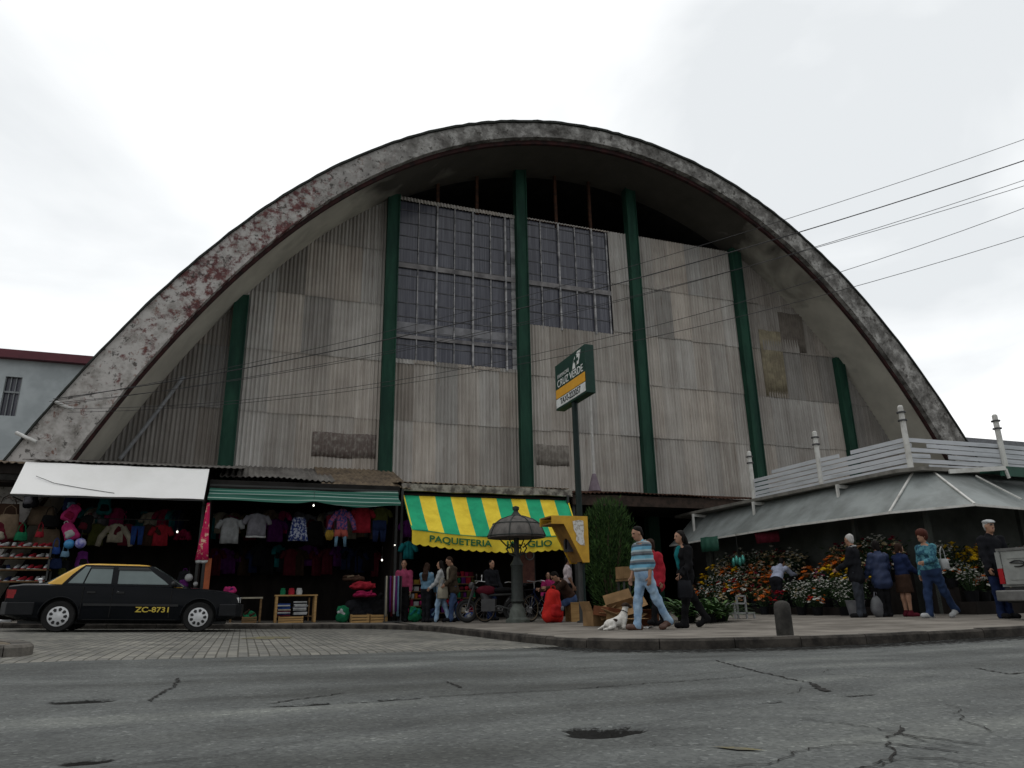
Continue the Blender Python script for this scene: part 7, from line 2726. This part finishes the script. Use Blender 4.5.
    # shoes
    for i in J:
        h0, kn, an, heel, toe = J[i]
        C = SDF(.03)
        C.cap(heel + np.array([0, 0, .012]), toe + np.array([0, 0, .010]), .054, .045); C.cap(an + (kn - an) * .1, heel + (toe - heel) * .25, .056, .058); C.ell(toe - (toe - heel) * .1 + np.array([0, 0, .006]), (.066, .054, .044))
        C.build('shoe', shoem or M_C['charcoal'], o, h2, cuts=[], sc=sc)
    # hair
    if hair:
        C = SDF(.02)
        hm = hairm or M_HAIRK
        C.ell(hd2((-.024, 0, .050)), (.092, .081, .080), HR); C.ell(hd2((-.050, 0, .005)), (.060, .077, .08), HR); C.ell(hd2((-.064, 0, -.045)), (.038, .055, .05), HR)
        if hair == 'long':
            for y in (-.05, 0, .05):
                C.cap(hd2((-.06, y * .9, .02)), tor2((-.115, y * 1.1, 1.38)), .042, .036); C.cap(tor2((-.125, y * 1.3, 1.38)), tor2((-.14, y * 1.1, 1.2)), .045, .025)
            for y in (-1, 1):
                C.cap(hd2((.0, y * .07, .05)), hd2((-.03, y * .074, -.1)), .024, .02)
        if hair == 'bob':
            for y in (-1, 1): C.cap(hd2((.0, y * .07, .04)), hd2((-.02, y * .078, -.08)), .032, .03)
            C.cap(hd2((-.07, 0, .03)), hd2((-.075, 0, -.09)), .06, .05)
        if hair == 'fluffy':
            C.ell(hd2((-.02, 0, .05)), (.12, .11, .11), HR); C.ell(hd2((-.05, 0, -.02)), (.08, .1, .09), HR)
        C.build('hair', hm, o, h2, wr=.006, sc=sc)
    if hat is not None:
        C = SDF(.015)
        C.ell(hd2((-.005, 0, .085)), (.115, .1, .045), HR); C.ell(hd2((.085, 0, .068)), (.06, .075, .014), HR)
        C.build('flat_cap', hat, o, h2, sc=sc)
    o['_sc'] = sc
    del o['_sc']
    info = dict(o=o, sc=sc, arm=arm, tor=tor2, hip=hip)
    return info


LEFT = PI
STRIPE = stripes('striped_sweater', [(0, (.15, .36, .48)), (.18, (.06, .085, .11)), (.27, (.14, .155, .17)), (.40, (.30, .40, .43)), (.5, (.11, .30, .43)), (.68, (.035, .075, .11)), (.80, (.12, .135, .15)), (.92, (.29, .40, .45))], 'Z', .30, wob=.12)
P = []
pm = person('man in a blue and grey striped jumper and light jeans striding left past the dog', (6.47, 11.3, gp(6.47, 11.3)), LEFT, 1.69, lean=2, legs=((-24, 6), (15, 10, 4)), arms=((-9, 4, 18), (8, 4, 10)), head=(0, 16),
            top='sweater', topm=STRIPE, sleeves='rolled', botm=M_JEAN, shoem=M_SHOEB, collar=M_C['white'], hairm=M_HAIRK, build=1.08, res=.0095)
person('woman in a red jacket walking half hidden behind the man in stripes', (7.5, 12.7, gp(7.5, 12.7)), LEFT + .35, 1.58, lean=4, legs=((18, 8), (-16, 10)), arms=((-10, 8, 20), (14, 8, 30)), hair='bob', hairm=M_HAIRB, top='jacket',
       topm=mat('red_jacket_cloth', (.36, .02, .035), rough=.9), botm=M_C['black'], shoem=M_C['black'], female=True, toplen=.12)
pk = person('woman in black with long black hair and a teal top walking left', (7.5, 11.6, gp(7.5, 11.6)), LEFT, 1.66, lean=3, legs=((14, 5), (-25, 8)), arms=((6, 10, 40), (-12, 9, 15)), hair='long', top='jacket', topm=M_C['black'],
            botm=M_C['black'], shoem=M_C['black'], open_front=M_C['teal'], female=True, toplen=.08, res=.0095)
o = handbag('grey black handbag held at the side of the woman in black', (7.28, 11.33, .92), M_C['charcoal'], .32, .3)
person('woman with long brown hair in a white blouse at the packet shelf', (4.66, 19.85, gp(4.66, 19.85)), .9, 1.5, legs=((3, 2), (-3, 2)), arms=((30, 6, 45), (10, 8, 20)), hair='long', hairm=M_HAIRB, top='blouse', topm=M_C['sky'],
       botm=M_C['charcoal'], female=True, res=.012)
person('woman with black shoulder hair, white shirt and black waistcoat carrying a pale bag', (5.0, 19.6, gp(5, 19.6)), LEFT - .5, 1.53, legs=((10, 4), (-12, 8)), arms=((18, 8, 30), (-10, 8, 20)), hair='long', top='blouse', topm=M_C['white'],
       botm=M_JEAN, female=True, res=.012)
handbag('pale cream shoulder bag hanging on the woman in the white shirt', (4.98, 19.36, 1.02), M_C['cream'], .36, .3, rz=.3)
person('person in a dark brown jacket and jeans looking at the bag', (5.3, 19.5, gp(5.3, 19.5)), LEFT + .1, 1.64, lean=4, legs=((8, 4), (-12, 6)), arms=((14, 8, 40), (2, 8, 10)), head=(0, 22), hair='short', hairm=M_HAIRB, top='jacket', topm=mat('dark_brown_wool', (.045, .033, .022), rough=.95),
       botm=M_JEAND, open_front=M_C['cream'], toplen=.1, res=.012)
person('person in a plum pink shirt standing beside the scarf rack', (4.22, 20.75, gp(4.2, 20.75)), -PI / 2 - .4, 1.62, arms=((4, 6, 10), (4, 6, 10)), hair='short', top='shirt', topm=mat('plum_pink_cloth', (.30, .05, .11), rough=.9), botm=M_C['black'], res=.012)
person('dark clothed person standing behind the motorcycle', (6.62, 20.2, gp(6.6, 20.2)), -PI / 2 + .3, 1.6, arms=((10, 8, 30), (10, 8, 30)), hair='short', top='jacket', topm=M_C['charcoal'], botm=M_C['navy'], res=.012)
person('person in a white shirt standing under the yellow telephone hood', (8.6, 19.3, gp(8.6, 19.3)), -.3, 1.64, arms=((6, 8, 20), (6, 8, 20)), hair='short', top='shirt', topm=mat('pale_pink_shirt', (.58, .50, .52), rough=.9), sleeves='short', botm=M_C['charcoal'], res=.012)
person('child in a pink top standing beside the red rucksack', (7.42, 17.9, gp(7.4, 17.9)), -PI / 2 - .5, 1.18, arms=((20, 8, 40), (10, 8, 20)), hair='bob', top='shirt', topm=M_C['pink'], botm=M_C['navy'], female=False, res=.012)
person('person in a brown hooded top and jeans sitting bent forward on a box', (7.66, 17.0, gp(7.66, 17.0)), LEFT, 1.66, lean=36, legs=((72, 74, 0), (66, 70, 0)), arms=((58, 8, 38), (54, 8, 40)), head=(0, 30), hair='short', top='jacket',
       topm=M_C['brown'], botm=M_JEAND, shoem=M_C['grey'], seat=.452, res=.012)
person('white haired man in a dark suit standing with his back turned at the flowers', (12.2, 12.4, gp(12.2, 12.4)), PI / 2 + .5, 1.66, arms=((14, 6, 50), (0, 7, 10)), head=(-20, 5), hair='short', hairm=M_HAIRW, top='jacket', topm=M_C['charcoal'],
       botm=mat('dark_grey_wool', (.035, .04, .05), rough=.95), collar=M_C['white'], shoem=M_C['black'], toplen=.1, res=.012)
person('broad person in a loose navy blue jacket seen from behind', (12.72, 12.25, gp(12.7, 12.25)), PI / 2 - .2, 1.52, arms=((10, 14, 20), (10, 14, 20)), hair='bob', hairm=M_HAIRK, top='jacket', topm=mat('navy_anorak', (.018, .032, .085), rough=.7),
       botm=M_C['black'], build=1.2, toplen=.14, res=.012)
person('small woman in a brown skirt with a white scarf facing the woman in blue', (13.05, 12.0, gp(13.05, 12.0)), -.1, 1.45, arms=((40, 6, 40), (20, 6, 40)), hair='bob', hairm=M_HAIRB, top='jacket', topm=M_C['navy'], bottom='skirt', botm=M_C['brown'],
       shoem=M_C['maroon'], open_front=M_C['white'], female=True, res=.012)
person('woman with red hair in a teal patterned blouse and blue trousers striding left', (12.66, 10.95, gp(12.66, 10.95)), LEFT, 1.63, lean=5, legs=((-24, 8), (14, 8)), arms=((20, 8, 60), (-4, 8, 12)), hair='fluffy', hairm=M_HAIRR, top='blouse',
       topm=mat('teal_print', (.07, .20, .24), (.02, .07, .11), rough=.9, scale=11, lo=.45, hi=.55), botm=mat('blue_trousers', (.02, .038, .09), (.014, .026, .065), rough=.9), shoem=M_C['white'], female=True, build=1.15, toplen=.06)
handbag('white shoulder bag on the back of the woman in teal', (12.98, 10.9, 1.28), M_C['white'], .3, .2, rz=.2)
person('man in a white flat cap and dark jacket standing behind the pickup truck', (13.0, 9.85, gp(13, 9.85)), -PI / 2 - .25, 1.70, arms=((5, 8, 15), (5, 8, 15)), hair='short', hairm=M_HAIRW, top='jacket', topm=M_C['charcoal'], botm=M_C['navy'], hat=M_C['white'],
       shoem=M_C['black'], toplen=.1, res=.012)
person('person in a pale blue shirt with a dark strap bending over the flowers', (13.05, 16.0, gp(13.05, 16)), .4, 1.55, lean=42, arms=((60, 8, 30), (55, 8, 30)), head=(0, 10), hair='short', top='shirt', topm=mat('pale_blue_shirt', (.36, .40, .52), rough=.9), botm=M_C['charcoal'], res=.012)


# ------------------------------------------------------------------ the dog, lying down with its head up, facing right
def dog():
    x, y = 6.15, 11.75
    o = thing('dog', 'white dog with a dark head lying on the pavement by the boxes', 'dog', (x, y, gp(x, y)), 0)
    B = SDF(.035)
    # hips lie on the ground, the chest is propped up on the elbows; local +X is towards the head
    B.cap((-.20, 0, .115), (.0, 0, .165), .10, .095); B.cap((.0, 0, .165), (.13, 0, .25), .095, .095)
    B.cap((.14, 0, .28), (.19, -.01, .43), .08, .058)
    B.ell((.205, -.01, .49), (.075, .062, .06), m=1); B.cap((.25, -.01, .475), (.325, -.015, .455), .036, .026, m=1); B.ell((.348, -.015, .458), (.013, .014, .011), m=2, k=.004)
    for s in (-1, 1):
        B.cap((.18, s * .045 - .01, .525), (.15, s * .072 - .01, .49), .018, .014, m=1, k=.01)
        B.ell((.252, s * .033 - .012, .503), (.008, .008, .008), m=2, k=.003)
    for s, dx in ((-1, 0), (1, .04)):
        B.cap((.13, s * .075, .21), (.08, s * .10, .06), .052, .036); B.cap((.08, s * .10, .05), (.25 + dx, s * .10, .03), .034, .026); B.cap((.25 + dx, s * .10, .028), (.30 + dx, s * .105, .025), .027, .023)
    B.ell((-.19, -.085, .105), (.105, .055, .095)); B.cap((-.16, -.12, .07), (-.26, -.15, .045), .045, .026); B.cap((-.26, -.15, .042), (-.36, -.17, .026), .026, .021); B.cap((-.36, -.17, .025), (-.42, -.175, .022), .024, .02)
    B.ell((-.18, .085, .10), (.105, .05, .09)); B.cap((-.18, .11, .06), (-.30, .13, .035), .04, .025); B.cap((-.30, .13, .034), (-.38, .14, .024), .025, .02)
    B.cap((-.28, .0, .12), (-.36, .03, .06), .026, .018); B.cap((-.36, .03, .06), (-.44, .06, .022), .018, .012)
    B.ell((-.1, -.07, .19), (.05, .05, .03), m=1, k=.01)
    B.build('body', [mat('white_fur', (.62, .60, .56), (.48, .46, .42), rough=.9, scale=30), mat('dark_brown_fur', (.035, .024, .018), rough=.9), M_EYE], o, h=.0085, sc=.82)
    C = SDF(.006)
    ring = [np.array([.165, -.005, .36]) + .078 * (math.cos(a) * np.array([.8, 0, -.45]) + math.sin(a) * np.array([0, 1, 0])) for a in np.linspace(0, 2 * PI, 15)]
    for a, b in zip(ring, ring[1:]): C.cap(a, b, .008)
    C.build('dog_collar', M_C['charcoal'], o, h=.006, sc=.82)


dog()
